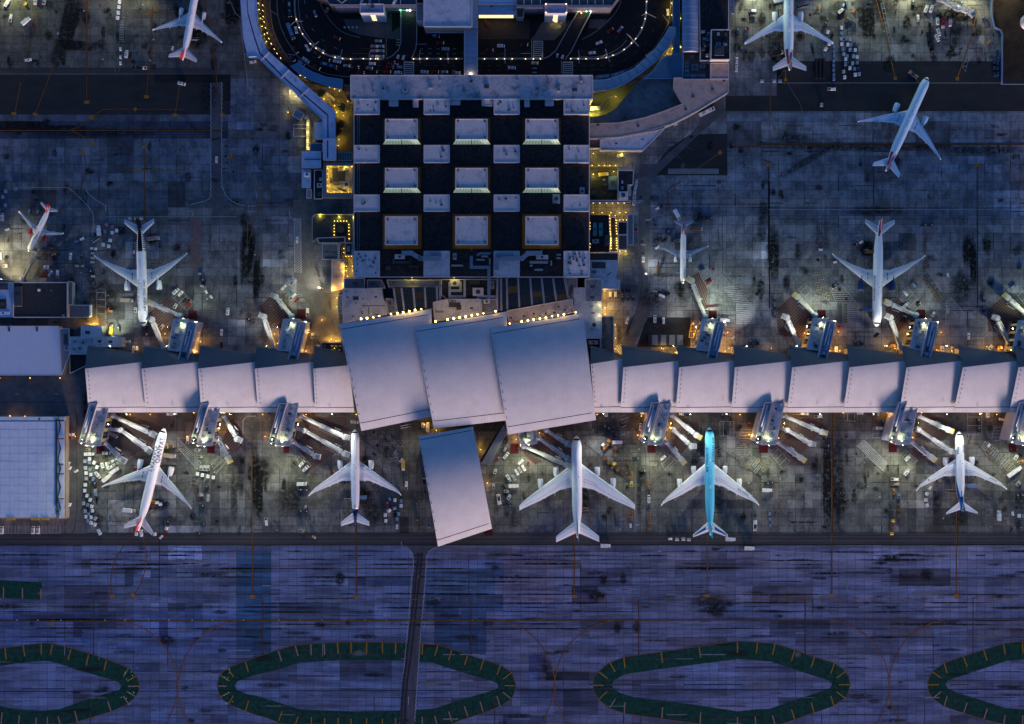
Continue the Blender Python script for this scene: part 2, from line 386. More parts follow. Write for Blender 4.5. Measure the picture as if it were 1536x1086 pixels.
def flush_stains():
 for kind,nm,mt in((0,'oil_stains',stain_mat('oil_stain',(.010,.0095,.009),1.0)),(1,'faint_tyre_marks',stain_mat('tyre_smear',(.016,.016,.017),.75)),(2,'pale_concrete_wash',stain_mat('cement_wash',(.24,.24,.23),.6))):
  vs,fs,uv=[],[],[]
  for i,(x,y,a,b,r,k)in enumerate(STAINS):
   if k!=kind:continue
   o=len(vs);z=.016+.00018*(i%70);c,s=math.cos(r),math.sin(r)
   for u,v in((-1,-1),(1,-1),(1,1),(-1,1)):
    vs.append((x+u*a*c-v*b*s,y+u*a*s+v*b*c,z));uv.append((u,v))
   fs.append((o,o+1,o+2,o+3))
  if not vs:continue
  me=bpy.data.meshes.new(nm);me.from_pydata(vs,[],fs);ul=me.uv_layers.new(name='UVMap')
  for lp in me.loops:ul.data[lp.index].uv=uv[lp.vertex_index]
  me.materials.append(mt);o=bpy.data.objects.new(nm,me);COL.objects.link(o);o['kind']='stuff';o.parent=apron
U('a1')
sheet('asphalt_strip',[(-200,448),(925,448),(925,494),(1345,494),(1345,606),(1380,606),(1380,686),(-200,686)],ASPH)
sheet('new_asphalt_patch',[(925,446),(1381,446),(1381,606),(1345,606),(1345,494),(925,494)],ASPHR,.017)
sheet('service_road',[(1265,494),(1328,494),(1328,1180),(1265,1180)],M('worn_asphalt',(.085,.087,.10),.9,var=.3,scale=.15),.020)
sheet('apron_edge_band',rect(-200,405,1290,445),M('band_concrete',(.05,.05,.052),.9,var=.3,scale=.2,stretch=(.1,1,1)))
U('px')
sheet('asphalt_taxilane',[(1088,144),(1165,144),(1165,92),(1600,92),(1600,125),(1600,167),(1088,167)],ASPH)
sheet('asphalt_forecourt',[(985,246),(1000,225),(1036,201),(1091,201),(1091,263),(978,263)],ASPH)
sheet('asphalt_forecourt',[(960,246),(985,246),(1036,201),(1049,185),(1049,168),(1085,143),(1088,167),(1049,201),(985,262),(965,300),(955,300)],M('worn_asphalt'),.018)
sheet('pale_slab',rect(1002,253,1078,261),KERB,.021)
sheet('road_deck',[(408,-40),(385,20),(404,75),(430,108),(470,121),(530,128),(890,128),(960,112),(1000,70),(1015,20),(1010,-40)],ASPHR,.016)
sheet('apron_service_road',rect(0,800,1600,818),M('service_asphalt',(.055,.05,.052),.9,var=.35,scale=.15,stretch=(.08,1,1)),.014)
sheet('cross_road',smooth([(611,818),(619,830),(620,845),(612,985),(605,1030),(601,1110)])+smooth([(622,1110),(624,1040),(632,960),(638,850),(641,832),(655,818)]),M('cross_road_asphalt',(.080,.076,.094),.9,var=.5,scale=.2,stretch=(1,.15,1)),.0145)
sheet('service_lane',[(318,285),(335,285),(335,330),(318,330)],M('worn_asphalt'),.020)
sheet('service_lane',[(440,300),(486,300),(470,330),(472,400),(500,480),(508,515),(485,515),(440,410)],M('lane_concrete',(.12,.115,.115),.9,var=.3,scale=.2),.018)
sheet('service_lane',[(958,265),(978,265),(975,330),(972,420),(975,470),(950,520),(915,520),(955,470),(958,400)],M('lane_concrete'),.018)
sheet('dark_yard',[(970,476),(1036,476),(1036,520),(955,520)],M('yard_asphalt',(.026,.026,.028),.9,var=.3,scale=.2),.0175)
sheet('hangar_yard',[(-40,562),(118,562),(124,640),(100,622),(-40,622)],M('yard_concrete',(.12,.125,.13),.9,var=.35,scale=.15),.0175)
sheet('hangar_alley',[(100,560),(131,540),(131,800),(100,800)],M('lane_concrete'),.0165)
sheet('garden_bed',[(494,130),(530,130),(530,240),(505,240),(500,170)],M('planting_soil',(.11,.095,.05),.9,var=.5,scale=.3),.0165)
sheet('lawn',[(885,142),(935,128),(975,118),(1010,116),(960,150),(930,172),(900,178),(880,176)],M('dry_grass',(.10,.10,.045),.9,var=.4,scale=.4),.0165)
sheet('waste_ground',[(1490,-40),(1600,-40),(1600,118),(1503,118),(1500,50),(1490,40)],M('earth',(.035,.026,.018),.95,var=.6,scale=.12),.0165)
U('px')
def island(label_no,outer,inner,bars):
 z=.013
 o=setting('painted_island',_band(outer,inner,z),GREENP,apron)
 mb=MB();strip(mb,[Q(*p).to_2d()for p in outer+[outer[0]]],.35,.05);setting('island_edge_line',mb,ORANGED,o)
 for(x0,y0,x1,y1,pk)in bars:
  m2=MB();strip(m2,[Q(x0,y0).to_2d(),Q(x1,y1).to_2d()],.75,zlift(.03));setting('painted_bar',m2,PINKP if pk else ORANGE,o)
 return o
def _band(outer,inner,z):
 bm=bmesh.new();es=[]
 for loop in(outer,inner):
  v=[bm.verts.new((Q(*p).x,Q(*p).y,z))for p in loop];es+=[bm.edges.new((v[i-1],v[i]))for i in range(len(v))]
 bmesh.ops.triangle_fill(bm,edges=es,use_beauty=True);bm.verts.index_update()
 vs=[tuple(v.co)for v in bm.verts];fs=[]
 for f in bm.faces:f.normal_update();i=[v.index for v in f.verts];fs.append(tuple(i if f.normal.z>0 else i[::-1]))
 bm.free();return MB().add(vs,fs)
def z2(t,pts):U(t);r=[q(*p)for p in pts];U('px');return r
def bars(t,L,pk=()):U(t);r=[(*q(*b[:2]),*q(*b[2:4]),(i in pk))for i,b in enumerate(L)];U('px');return r
out1=z2('d1',[(-160,660),(0,655),(150,635),(260,624),(300,626),(430,660),(560,700),(690,748),(740,772),(775,810),(793,850),(793,895),(770,935),(720,975),(640,1012),(520,1050),(400,1085),(200,1130),(-160,1140)])
in1=z2('d1',[(-130,765),(0,755),(130,737),(260,724),(320,738),(450,780),(560,812),(640,835),(675,848),(690,870),(680,892),(620,908),(500,945),(340,1002),(230,1012),(100,1004),(0,985),(-130,960)])
island(1,out1,in1,bars('d1',[(28,652,36,718),(132,638,141,700),(235,624,235,690),(300,630,286,690),(404,660,388,720),(505,692,490,752),(606,724,592,782),(732,768,702,818),(776,812,724,842),(730,871,794,871),(722,900,776,932),(702,925,734,976),(614,955,632,1012),(426,1012,442,1074),(330,1042,343,1086),(270,1046,270,1086),(207,1048,205,1086),(110,1036,106,1086),(12,1020,6,1086)],pk=range(9,19)))
out2=z2('d1',[(1236,870),(1245,820),(1275,785),(1330,752),(1400,728),(1458,705)])+z2('d2',[(120,665),(220,636),(350,627),(500,620),(700,620),(850,624),(960,630),(1040,636),(1140,668),(1250,705),(1380,745),(1440,780),(1458,795)])+z2('d3',[(14,835),(24,868),(14,905)])+z2('d2',[(1458,940),(1400,980),(1290,1025),(1170,1062),(1060,1110),(850,1140),(400,1140),(220,1115),(60,1050),(0,1035)])+z2('d1',[(1400,1012),(1320,980),(1270,948),(1245,910)])
in2=z2('d1',[(1338,870),(1350,845),(1400,825),(1458,806)])+z2('d2',[(110,780),(250,735),(400,726),(560,720),(800,724),(1000,736),(1120,775),(1250,815),(1340,840),(1372,855),(1382,872),(1365,890),(1270,918),(1120,962),(1010,1000),(850,1008),(560,1015),(250,1003),(100,955),(0,925)])+z2('d1',[(1400,915),(1350,892)])
ba2=bars('d1',[(1398,730,1414,788),(1298,768,1330,818),(1256,810,1308,840),(1240,870,1290,870),(1254,932,1304,904),(1300,974,1330,924),(1400,1010,1416,952)],pk=(3,))
ba2+=bars('d2',[(128,670,146,728),(224,640,240,698),(312,632,315,694),(389,630,391,692),(464,624,468,686),(541,623,541,684),(630,622,630,684),(720,622,720,684),(796,624,794,686),(949,630,946,692),(1036,638,1018,698),(1114,664,1097,724),(1206,692,1188,750),(1297,718,1278,778),(1392,750,1373,806),(1458,792,1406,830),(1416,867,1476,867),(1406,904,1452,940),(1372,926,1390,986),(1276,958,1293,1014),(1187,984,1206,1042),(1097,1014,1116,1074),(1018,1040,1030,1086),(946,1044,947,1090),(794,1050,796,1090),(720,1054,720,1090),(630,1054,630,1090),(541,1054,541,1090),(468,1050,468,1090),(391,1052,391,1090),(315,1046,315,1090),(240,1042,226,1086),(148,1012,130,1068)],pk=(0,1,2,3,17,18,19,20,21,22,23))
island(2,out2,in2,ba2)
out3=z2('d3',[(460,865),(468,820),(495,785),(550,738),(640,704),(850,674),(1060,644),(1285,612),(1400,620),(1458,626)])+z2('d4',[(20,624),(110,650),(260,702),(380,740),(430,775),(460,815),(469,862),(455,910),(430,945),(370,985),(260,1022),(150,1060),(0,1115)])+z2('d3',[(1285,1120),(1080,1086),(850,1056),(640,1026),(550,995),(495,945),(468,905)])
in3=z2('d3',[(565,864),(585,835),(640,803),(850,772),(1060,745),(1285,716),(1458,730)])+z2('d4',[(10,728),(120,765),(250,808),(340,836),(364,855),(356,880),(300,902),(150,950),(10,1000)])+z2('d3',[(1385,1003),(1285,1014),(1060,980),(850,952),(700,935),(620,910),(585,890)])
ba3=bars('d3',[(458,865,522,866),(496,790,546,828),(556,735,588,788),(637,704,643,768),(850,676,857,738),(1065,648,1075,708),(1284,616,1284,680),(1398,622,1392,684),(498,942,542,900),(556,996,588,944),(640,1024,643,962),(853,1054,858,990),(1070,1086,1075,1020),(1284,1086,1284,1048),(1388,1086,1385,1042)],pk=(9,10,11,12,13,14))
ba3+=bars('d4',[(40,630,26,692),(151,668,134,726),(264,704,246,764),(378,740,358,798),(442,786,391,824),(402,862,466,862),(391,902,440,940),(358,926,376,986),(246,964,264,1024),(134,1002,151,1058),(26,1036,38,1086)],pk=(10,))
island(3,out3,in3,ba3)
out4=z2('d4',[(908,862),(920,815),(950,775),(1010,735),(1100,704),(1230,662),(1345,626),(1458,614),(1620,600),(1620,1130),(1458,1100),(1350,1090),(1230,1058),(1110,1022),(1000,985),(940,942),(915,900)])
in4=z2('d4',[(1012,862),(1025,838),(1080,818),(1230,770),(1360,726),(1458,718),(1590,706),(1590,1010),(1458,1003),(1350,995),(1220,952),(1080,908),(1025,886)])
ba4=bars('d4',[(910,862,974,862),(934,786,986,824),(1003,738,1020,796),(1114,702,1134,760),(1228,664,1248,724),(1341,628,1352,690),(1449,618,1452,682),(936,940,986,902),(1003,984,1020,926),(1116,1020,1134,964),(1230,1056,1248,998),(1343,1086,1350,1034),(1450,1086,1452,1036)],pk=(7,8,9,10,11,12))
island(4,out4,in4,ba4)
U('d1');sheet('painted_stub',[(-60,264),(238,278),(238,378),(-60,364)],GREENP,.013)
for x,y in((20,306),(128,310),(233,316)):line([(x,y),(x,y+60)],PINKP,.75,name='painted_bar')
U('d1')
line([(-100,501),(1458,497),(3000,495),(4500,493),(6000,490)],w=.5,outline=.5)
line([(700,499),(790,528),(860,572),(920,628),(965,690),(995,760),(1012,830),(1015,900),(1000,965),(970,1040),(945,1100)],w=.62,curve=True)
line([(1340,499),(1260,520),(1180,560),(1110,625),(1060,700),(1030,780),(1015,850),(1012,905),(1030,985),(1060,1050),(1090,1100)],w=.62,curve=True)
U('d3')
line([(-60,495),(30,525),(110,580),(165,640),(210,720),(238,800),(244,880),(225,960),(170,1090)],w=.62,curve=True)
line([(580,493),(500,515),(410,560),(330,630),(280,710),(250,800),(243,890),(265,980),(320,1090)],w=.62,curve=True)
U('d4')
line([(350,491),(430,510),(510,550),(580,600),(640,680),(675,760),(690,850),(685,930),(660,1010),(615,1090)],w=.62,curve=True)
line([(1010,491),(930,512),(850,555),(785,610),(735,690),(702,770),(688,850),(695,940),(720,1010),(760,1090)],w=.62,curve=True)
U('d1');line([(300,378),(1450,377),(2900,375),(5832,368)],ORANGED,.55,dash=(4.8,7.2))
for t,x in(('d1',534),('d2',38),('d2',1225),('d3',722),('d4',213),('d4',1168)):
 U(t);line([(x,375),(x,690)],ORANGED,.35,dash=(1.2,.5),outline=.3);line([(x,1040),(x,1100)],ORANGED,.35,dash=(1.2,.5))
U('d1');line([(-100,901),(5900,889)],BLACKP,.45)
line([(907,30),(907,360)],BLACKP,.5)
line([(815,25),(833,120),(828,200),(800,290),(765,348)],curve=True,outline=.3);board(758,353,ang=40)
line([(745,20),(690,90),(650,170),(632,260),(634,345)],curve=True,outline=.3);board(640,358)
line([(1438,0),(1438,350)],outline=.3);board(1438,362);board(300,502,w=2.2,h=2.2)
U('d2');line([(571,-50),(571,350)],outline=.3);board(571,362)
zipper([(830,48),(832,78),(870,95),(892,130),(897,180),(885,280),(866,520),(840,800),(820,1086)],curve=True)
zipper([(1035,78),(990,98),(972,140),(965,260),(943,500),(922,800),(903,1086)],curve=True)
line([(925,240),(925,272)],WHITEP,.4);line([(868,930),(868,975)],WHITEP,.4)
U('d3');line([(355,0),(355,350)],outline=.5);board(357,360);line([(1112,0),(1112,345)],outline=.3);board(1112,357)
U('d4');line([(363,-950),(363,345)],outline=.5);board(362,355);line([(1073,-200),(1073,345)],outline=.3);board(1073,355)
U('px')
for y,w in((799.5,.3),(806,.2),(812,.2),(818,.35)):line([(130 if y<800 else-10,y),(1550,y-1)],BLACKP if y in(799.5,818)else M('grey_paint',(.15,.15,.15),.8,var=.4),w)
line([(0,821),(1550,819.5)],M('grey_paint'),.35)
U('a1')
line([(-40,781),(400,781),(1348,783)],ORANGED,.45,outline=.8)
line([(410,782),(480,755),(540,705),(600,668),(660,654),(1100,655)],curve=True,outline=.3)
line([(430,784),(490,815),(545,862),(620,945),(690,1000),(760,1020),(1105,1020)],M('brighter_orange_line',(.26,.10,.012),.75,var=.3),.4,curve=True)
line([(520,0),(520,600)],outline=.4);board(520,612);line([(915,40),(905,300),(888,450),(878,570)],outline=.4);board(877,580)
line([(205,110),(165,330),(140,445)],outline=.4);line([(320,395),(215,675)]);board(212,685,ang=20);line([(125,490),(90,670)]);board(83,680)
line([(1075,515),(1050,680)]);board(1048,689);line([(1225,0),(1270,270),(1325,680)],outline=.4);board(1331,689)
board(548,703,ang=45,w=2.8,h=2.8);board(545,860,ang=45,w=2.8,h=2.8);board(810,654,w=2.4,h=2.0,ang=-45);board(812,1019,w=2.4,h=2,ang=-45)
line([(497,915),(512,970),(510,1040),(495,1100),(470,1160),(400,1230),(350,1260)],curve=True,outline=.2);board(497,911)
line([(865,880),(865,1320)],outline=.3);board(865,878)
line([(1378,937),(1450,1010),(1520,1090),(1555,1160),(1560,1260)],M('brighter_orange_line'),.4,curve=True);board(1378,936,ang=45,w=2.8,h=2.8)
zipper([(1263,500),(1263,1180),(1240,1200),(1130,1230)]);zipper([(1329,490),(1328,1080),(1335,1120),(1360,1180),(1420,1220),(1480,1235)],curve=True)
line([(690,0),(690,440)],M('grey_paint'),.3);line([(715,180),(715,430)],M('grey_paint'),.3);line([(-40,441),(1460,441)],M('grey_paint'),.25)
line([(1220,0),(1245,130)],BLACKP,.4)
line([(1375,0),(1410,80),(1470,130)],WHITEP,.25);line([(1440,150),(1470,380),(1485,520),(1533,560)],WHITEP,.25)
for x0,x1,y in((495,550,5),(495,550,22),(495,550,36),(880,950,40),(870,950,62),(870,950,84),(190,240,88),(190,240,110)):line([(x0,y),(x1,y)],M('brighter_orange_line'),.4)
hatch([(720,130),(780,130),(765,20),(820,120),(740,155)],60,2.2,.25,M('grey_paint'),False)
hatch([(715,120),(742,120),(742,250),(715,250)],90,1.2,.3,WHITEP,False)
for x,y in((1388,645),(1512,830),(1355,875),(1352,912),(1352,934),(1361,974),(1397,1028)):stain(x,y,22,22,0)
U('b1')
line([(630,212),(1420,212)],WHITEP,.25);line([(115,37),(410,37)],WHITEP,.25)
line([(1120,180),(1155,180),(1155,210)],WHITEP,.35);line([(1533,182),(1487,182),(1487,148),(1533,148)],WHITEP,.35);line([(633,145),(633,180)],WHITEP,.6)
zipper([(410,40),(470,90),(540,165),(560,220),(555,330)],curve=True,d=1.2);zipper([(510,50),(560,100),(630,145)],curve=True,d=1.2)
hatch([(1143,218),(1200,218),(1200,480),(1143,550)],45,1.3,.45,M('pale_red_paint',(.20,.11,.10),.8,var=.3),True,cross=True)
hatch([(1030,690),(1070,640),(1162,725),(1120,775)],45,5.0,.22,WHITEP,True)
hatch([(875,800),(1000,690),(1085,760),(1060,810),(920,930)],50,1.7,.5,HATCHP)
hatch([(580,645),(632,645),(632,825),(580,825)],90,5,.25,WHITEP);hatch([(445,560),(505,560),(505,735),(445,735)],90,2.6,.22,M('grey_paint'),False)
hatch([(1252,760),(1290,760),(1290,890),(1252,890)],90,1.5,.5,M('grey_paint'),False)
line([(585,545),(830,800)],HATCHP,.3);line([(1145,550),(1000,690)],HATCHP,.3);line([(1250,605),(1395,735)],M('grey_paint'),.25)
line([(1485,220),(1480,380),(1500,330),(1525,240)],M('brighter_orange_line'),.4)
hatch([(1470,710),(1533,710),(1533,820),(1470,820)],90,3.5,.3,M('brighter_orange_line'),False)
hatch([(235,470),(330,410),(330,545),(240,570)],20,1.5,.35,HATCHP,False)
sheet('maroon_pad',rect(1128,773,1178,837),REDP,.03);sheet('maroon_pad',[(255,540),(288,540),(284,578),(232,578)],REDP,.03)
stain(1480,430,90,480,0);stain(1450,480,40,420,0,1);stain(1505,430,50,300,8);stain(1465,230,100,110,0,1);stain(1500,830,80,120,0,1)
stain(600,700,250,300,0,1);stain(1540,560,60,300,0);stain(300,420,160,140,20,1);stain(420,620,120,200,0,1);stain(1410,600,40,120,0)
U('a1');stain(400,120,90,420,12);stain(440,140,60,400,14);stain(350,330,120,160,30);stain(380,370,40,60,0);stain(430,270,300,90,5);stain(470,90,50,200,20);stain(560,280,120,60,-30,1);stain(1390,60,140,260,0);stain(1180,200,180,240,10);stain(1250,560,140,300,0,1);stain(200,770,900,60,0);stain(120,740,500,40,0);stain(600,800,900,60,0,1);stain(280,722,70,25,0)
U('px')
hatch([(441,328),(451,328),(452,409),(442,409)],50,1.3,.4,WHITEP);line([(434,317),(436,326),(448,333),(452,340)],WHITEP,.35,curve=True)
line([(460,385),(500,500),(508,515)],M('grey_paint'),.3);line([(456,410),(478,480)],M('grey_paint'),.3)
U('b2')
hatch([(20,750),(110,660),(215,760),(205,815),(90,860),(30,800)],48,1.7,.5,HATCHP);sheet('maroon_pad',rect(244,765,296,824),REDP,.03)
hatch([(140,650),(205,590),(265,715),(235,740)],60,5.4,.25,WHITEP,False)
line([(0,755),(120,655),(205,580)],HATCHP,.3);zipper([(0,60),(8,100)]);line([(0,130),(160,130)],BLACKP,.4);line([(175,133),(290,130)],M('red_kerb_paint',(.25,.04,.02),.7,var=.3),.5)
line([(0,30),(20,80),(10,150),(0,185)],M('brighter_orange_line'),.4,curve=True)
stain(0,600,60,300,0,0);stain(120,800,140,140,0,1);stain(370,600,80,350,-15,1);stain(40,590,40,120)
U('a4')
for pts in([(648,0),(700,190),(760,460)],[(1252,70),(1205,260),(1135,465)]):line(pts,ORANGE,.45,outline=.25)
board(762,469,w=2.2,h=2.2);board(1134,472,w=2.2,h=2.2);line([(105,420),(105,470)],ORANGE,.4);board(105,477,w=2.2,h=2.2);line([(100,415),(60,475)],ORANGE,.3)
line([(-60,862),(1600,862)],M('brighter_orange_line'),.5,outline=1.0);line([(20,490),(12,600),(20,700),(40,770)],curve=True);board(40,772,w=2,h=2)
line([(633,985),(633,1320)],outline=.4);line([(1255,985),(1255,1320)],outline=.4);board(1255,987,w=4.4,h=2.4);line([(2,985),(2,1500)],BLACKP,.6);board(2,990,w=3.4)
line([(115,490),(160,570),(195,630),(210,700),(205,760),(190,780)],M('grey_paint'),.35,curve=True);line([(880,468),(935,520)],ORANGE,.3)
line([(-60,497),(1395,497)],WHITEP,.25);line([(1395,505),(1600,505)],WHITEP,.5)
for a,b in(((672,50),(700,110)),((1185,340),(1215,310))):pass
hatch([(675,20),(690,10),(765,350),(748,350)],100,3.2,.22,WHITEP);hatch([(1165,400),(1195,330),(1212,330),(1180,430)],80,3.0,.22,WHITEP)
stain(715,390,80,120);stain(740,350,60,60);stain(680,90,60,300,-15,1);stain(1140,90,260,120,0);stain(900,60,160,160,0,1);stain(420,60,160,200,0,1);stain(1120,170,100,200,0,1);stain(600,130,120,260,0,0);stain(60,300,160,400,0,1);stain(640,60,300,200,0,1)
stain(240,960,600,60,-30,1);stain(150,830,300,100,0,1);stain(600,880,1600,70,0,1);stain(1300,900,600,80,0,1);stain(320,630,60,40)
U('a3')
line([(1315,863),(1560,863)],M('brighter_orange_line'),.45);line([(1245,915),(1020,1075),(950,1150)],M('brighter_orange_line'),.4);board(1246,914,ang=45,w=2.6,h=2.6)
for pts in([(870,870),(960,930),(1000,950)],[(960,900),(1020,960)],[(1000,860),(1090,900)]):line(pts,M('grey_paint'),.2)
line([(820,1000),(900,870),(960,800)],M('grey_paint'),.35)
U('b3')
line([(1015,0),(940,45),(935,110),(950,190),(980,235)],M('brighter_orange_line',(.26,.10,.012)),.4,curve=True,outline=.3)
line([(820,137),(1533,137)],BLACKP,.4);line([(830,200),(1250,205),(1533,200)],M('grey_paint'),.25);line([(830,232),(840,215),(870,203),(900,202)],WHITEP,.3,curve=True);line([(800,230),(828,230)],WHITEP,.5)
for p in((640,120,680,118),):pass
for x,y,w in((740,128,0),(755,118,30),(770,380,30),(840,658,30),(800,232,30)):line([(x,y),(x+30,y)],WHITEP,.6)
for x,y in((772,95),(810,248),(777,360),(853,680),(857,265)):stain(x,y,26,26)
line([(880,520),(980,570),(985,700),(1010,735),(1050,720),(1060,560)],HATCHP,.25);line([(1195,200),(1195,490),(1070,560)],HATCHP,.3);line([(1260,205),(1260,550),(1450,745)],M('dark_line_paint',(.03,.03,.03),.8,var=.2),.35)
hatch([(1260,640),(1330,610),(1450,745),(1450,850),(1345,850),(1345,735)],95,1.5,.3,WHITEP,False);hatch([(1345,735),(1452,735),(1452,852),(1345,852)],90,1.3,.3,WHITEP)
hatch([(1060,580),(1120,540),(1170,640),(1165,770),(1060,640)],-20,1.4,.45,HATCHP);hatch([(1120,545),(1165,508),(1212,590),(1170,640)],60,5,.22,WHITEP)
sheet('maroon_pad',rect(1177,773,1226,820),REDP,.03);hatch([(1250,790),(1300,795),(1295,850),(1245,840)],90,6,.2,WHITEP)
line([(745,780),(700,870),(625,980)],M('dark_line_paint'),.35);line([(780,580),(770,700),(745,780)],M('dark_line_paint'),.3)
hatch([(625,985),(657,975),(657,1060),(625,1010)],140,1.4,.5,WHITEP,False)
stain(700,880,30,160,20,1);stain(640,920,40,160,0,1);stain(1010,660,60,160,0);stain(1000,640,120,100,0,1);stain(1490,640,60,200,0,0);stain(1450,600,30,100);stain(930,310,50,90,0,1);stain(900,350,90,40,0);stain(900,560,200,40,0,1);stain(840,700,200,200,0,1);stain(1500,250,80,400,0,1)
U('b4')
line([(633,0),(633,230)],outline=.4);line([(1255,0),(1255,760)],BLACKP,.7);line([(8,0),(8,760)],BLACKP,.7)
for y,m in((135,M('grey_paint')),(170,WHITEP),(200,M('grey_paint')),(225,BLACKP)):line([(0,y),(1600,y)],m,.25)
for a,b in(((282,205),(282,540)),((358,205),(358,550)),((908,205),(908,550)),((978,205),(978,550))):line([a,b],M('grey_paint'),.25)
line([(282,540),(50,760)],HATCHP,.3);line([(358,550),(545,750)],M('dark_line_paint'),.35);line([(908,550),(760,690)],HATCHP,.3);line([(1530,550),(1300,775)],HATCHP,.3);line([(978,560),(1200,780)],HATCHP,.3)
hatch([(50,765),(160,670),(290,800),(190,940),(60,920)],45,1.7,.5,HATCHP);hatch([(180,650),(220,612),(295,690),(255,728)],45,4.6,.25,WHITEP)
hatch([(370,640),(440,620),(545,745),(545,855),(415,855),(415,745)],90,1.5,.3,WHITEP);hatch([(1065,720),(1100,700),(1175,790),(1175,855),(1065,855)],90,1.4,.3,WHITEP)
sheet('maroon_pad',rect(295,770,346,826),REDP,.03);sheet('maroon_pad',rect(890,768,941,824),REDP,.03)
hatch([(770,690),(835,630),(920,740),(880,780)],45,4.6,.25,WHITEP);hatch([(700,760),(780,700),(880,800),(790,900),(740,900)],40,1.7,.5,HATCHP)
hatch([(1460,640),(1490,612),(1560,690),(1540,740)],45,4.6,.25,WHITEP);hatch([(1310,770),(1410,690),(1533,800),(1460,900),(1320,900)],45,1.7,.5,HATCHP)
line([(0,710),(48,710)],M('brighter_orange_line'),.4);line([(0,745),(40,745)],M('brighter_orange_line'),.4);line([(1200,945),(1290,940),(1310,920)],WHITEP,.22)
stain(1200,420,100,260,0);stain(1230,500,60,320,0);stain(1310,380,80,160,0,0);stain(30,440,100,400,0,0);stain(110,600,60,130);stain(1330,600,60,80);stain(1170,600,30,90);stain(640,180,500,80,0,1);stain(590,400,120,140);stain(1160,640,160,300,0,1)
U('c1')
hatch([(745,300),(945,300),(1050,330),(990,410),(930,400)],45,1.45,.45,HATCHP);hatch([(690,500),(745,345),(930,440),(910,500),(770,570)],45,1.45,.45,HATCHP)
hatch([(1065,450),(1205,600),(1180,640),(1065,510)],50,1.3,.25,WHITEP);hatch([(1385,330),(1460,330),(1460,500),(1390,550),(1330,470)],40,1.6,.45,HATCHP);hatch([(1262,600),(1310,560),(1350,600),(1295,665)],45,3,.2,WHITEP)
for x0,y0,x1,y1 in((578,500,624,545),(1240,498,1286,543)):sheet('maroon_pad',rect(x0,y0,x1,y1),REDP,.03)
line([(1000,300),(1050,345),(1030,490)],M('grey_paint'),.22);line([(1070,310),(1070,440),(1150,440)],M('grey_paint'),.22);line([(1070,355),(1150,355)],M('grey_paint'),.22)
line([(1455,500),(1455,345),(1480,320),(1533,320)],WHITEP,.25);line([(1508,440),(1508,1086)],outline=.4)
hatch([(1480,450),(1533,450),(1533,620),(1480,620)],90,3.5,.3,M('brighter_orange_line'),False)
for i in range(17):line([(30+i*20.5,972),(30+i*20.5,1022)],WHITEP,.2)
line([(20,1022),(362,1022)],WHITEP,.2);line([(362,972),(362,1022)],WHITEP,.2)
line([(458,300),(460,600),(462,900),(445,1000),(420,1030)],M('dark_line_paint'),.35);line([(-40,235),(440,235),(470,380)],BLACKP,.3)
for x,y in((100,188),(340,188)):line([(x-12,y),(x+12,y)],WHITEP,.4)
line([(75,93),(-40,93)],ORANGE,.5)
stain(1440,700,60,300,0,1);stain(1500,660,50,160);stain(1400,800,60,400,0,1);stain(800,700,200,90,0,1);stain(1030,360,60,120,0,1);stain(1300,950,24,24);stain(930,850,160,100,0);stain(1450,590,40,60);stain(1530,700,60,500,0,0);stain(150,230,500,80,0,1);stain(500,260,60,300,0,0)
U('c2')
hatch([(330,330),(545,320),(560,470),(330,380),(260,430)],45,1.45,.45,HATCHP);hatch([(250,470),(330,380),(540,480),(470,545),(300,660)],45,1.45,.45,HATCHP)
hatch([(85,500),(240,625),(200,668),(50,535)],45,1.1,.25,M('grey_paint'));hatch([(235,570),(262,540),(330,615),(295,655)],45,3.4,.22,WHITEP)
sheet('maroon_pad',rect(165,500,198,542),REDP,.03);sheet('maroon_pad',[(1366,1000),(1418,995),(1418,1036),(1366,1036)],REDP,.03)
line([(0,325),(28,350),(28,510),(200,668)],M('grey_paint'),.3);line([(640,460),(875,640)],M('dark_line_paint'),.35);line([(598,960),(598,1100)],ORANGED,.4,outline=.5);line([(545,560),(330,655)],HATCHP,.3);line([(882,640),(882,1010)],M('dark_line_paint'),.3)
for a in((800,420),(850,440),(870,470)):line([a,(a[0]+90,a[1]+140),(a[0]+120,a[1]+300),(a[0]+130,1010)],M('dark_line_paint'),.22,curve=True)
for a in((900,400),(930,400)):line([a,(a[0]+10,500),(a[0]+60,640),(a[0]+90,900),(a[0]+130,1010)],M('grey_paint'),.25,curve=True)
stain(40,660,120,240,0,0);stain(200,800,200,240,0,1);stain(20,780,60,400,0,0);stain(650,800,120,160);stain(700,900,160,200,0,1);stain(780,520,40,160,0,1);stain(660,590,80,100,0,0)
U('c3')
hatch([(160,440),(320,385),(320,470),(290,480)],45,1.4,.45,M('orange_brown_paint',(.22,.10,.05),.8,var=.3));hatch([(60,520),(180,590),(140,610),(80,560)],60,1.4,.45,HATCHP);hatch([(190,470),(300,560),(200,580),(120,500)],45,1.4,.45,HATCHP)
hatch([(1040,350),(1120,350),(1120,430),(1000,560),(960,480)],45,1.45,.45,HATCHP);hatch([(875,560),(910,530),(990,590),(920,650)],45,4.0,.22,WHITEP)
hatch([(650,310),(695,310),(690,380),(655,410)],70,2.5,.25,WHITEP,False);hatch([(1245,352),(1328,352),(1328,438),(1245,438)],0,4.8,.3,WHITEP);hatch([(1375,390),(1440,390),(1430,470),(1360,465)],90,2.2,.22,WHITEP)
hatch([(470,500),(500,475),(570,500),(540,560)],45,1.3,.22,WHITEP,False);hatch([(1310,530),(1390,480),(1440,540),(1380,570)],90,1.3,.2,WHITEP,False)
for x0,x1,y0,y1 in((810,860,493,540),(1478,1533,495,540),(-10,40,485,545)):sheet('maroon_pad',rect(x0,y0,x1,y1),REDP,.03)
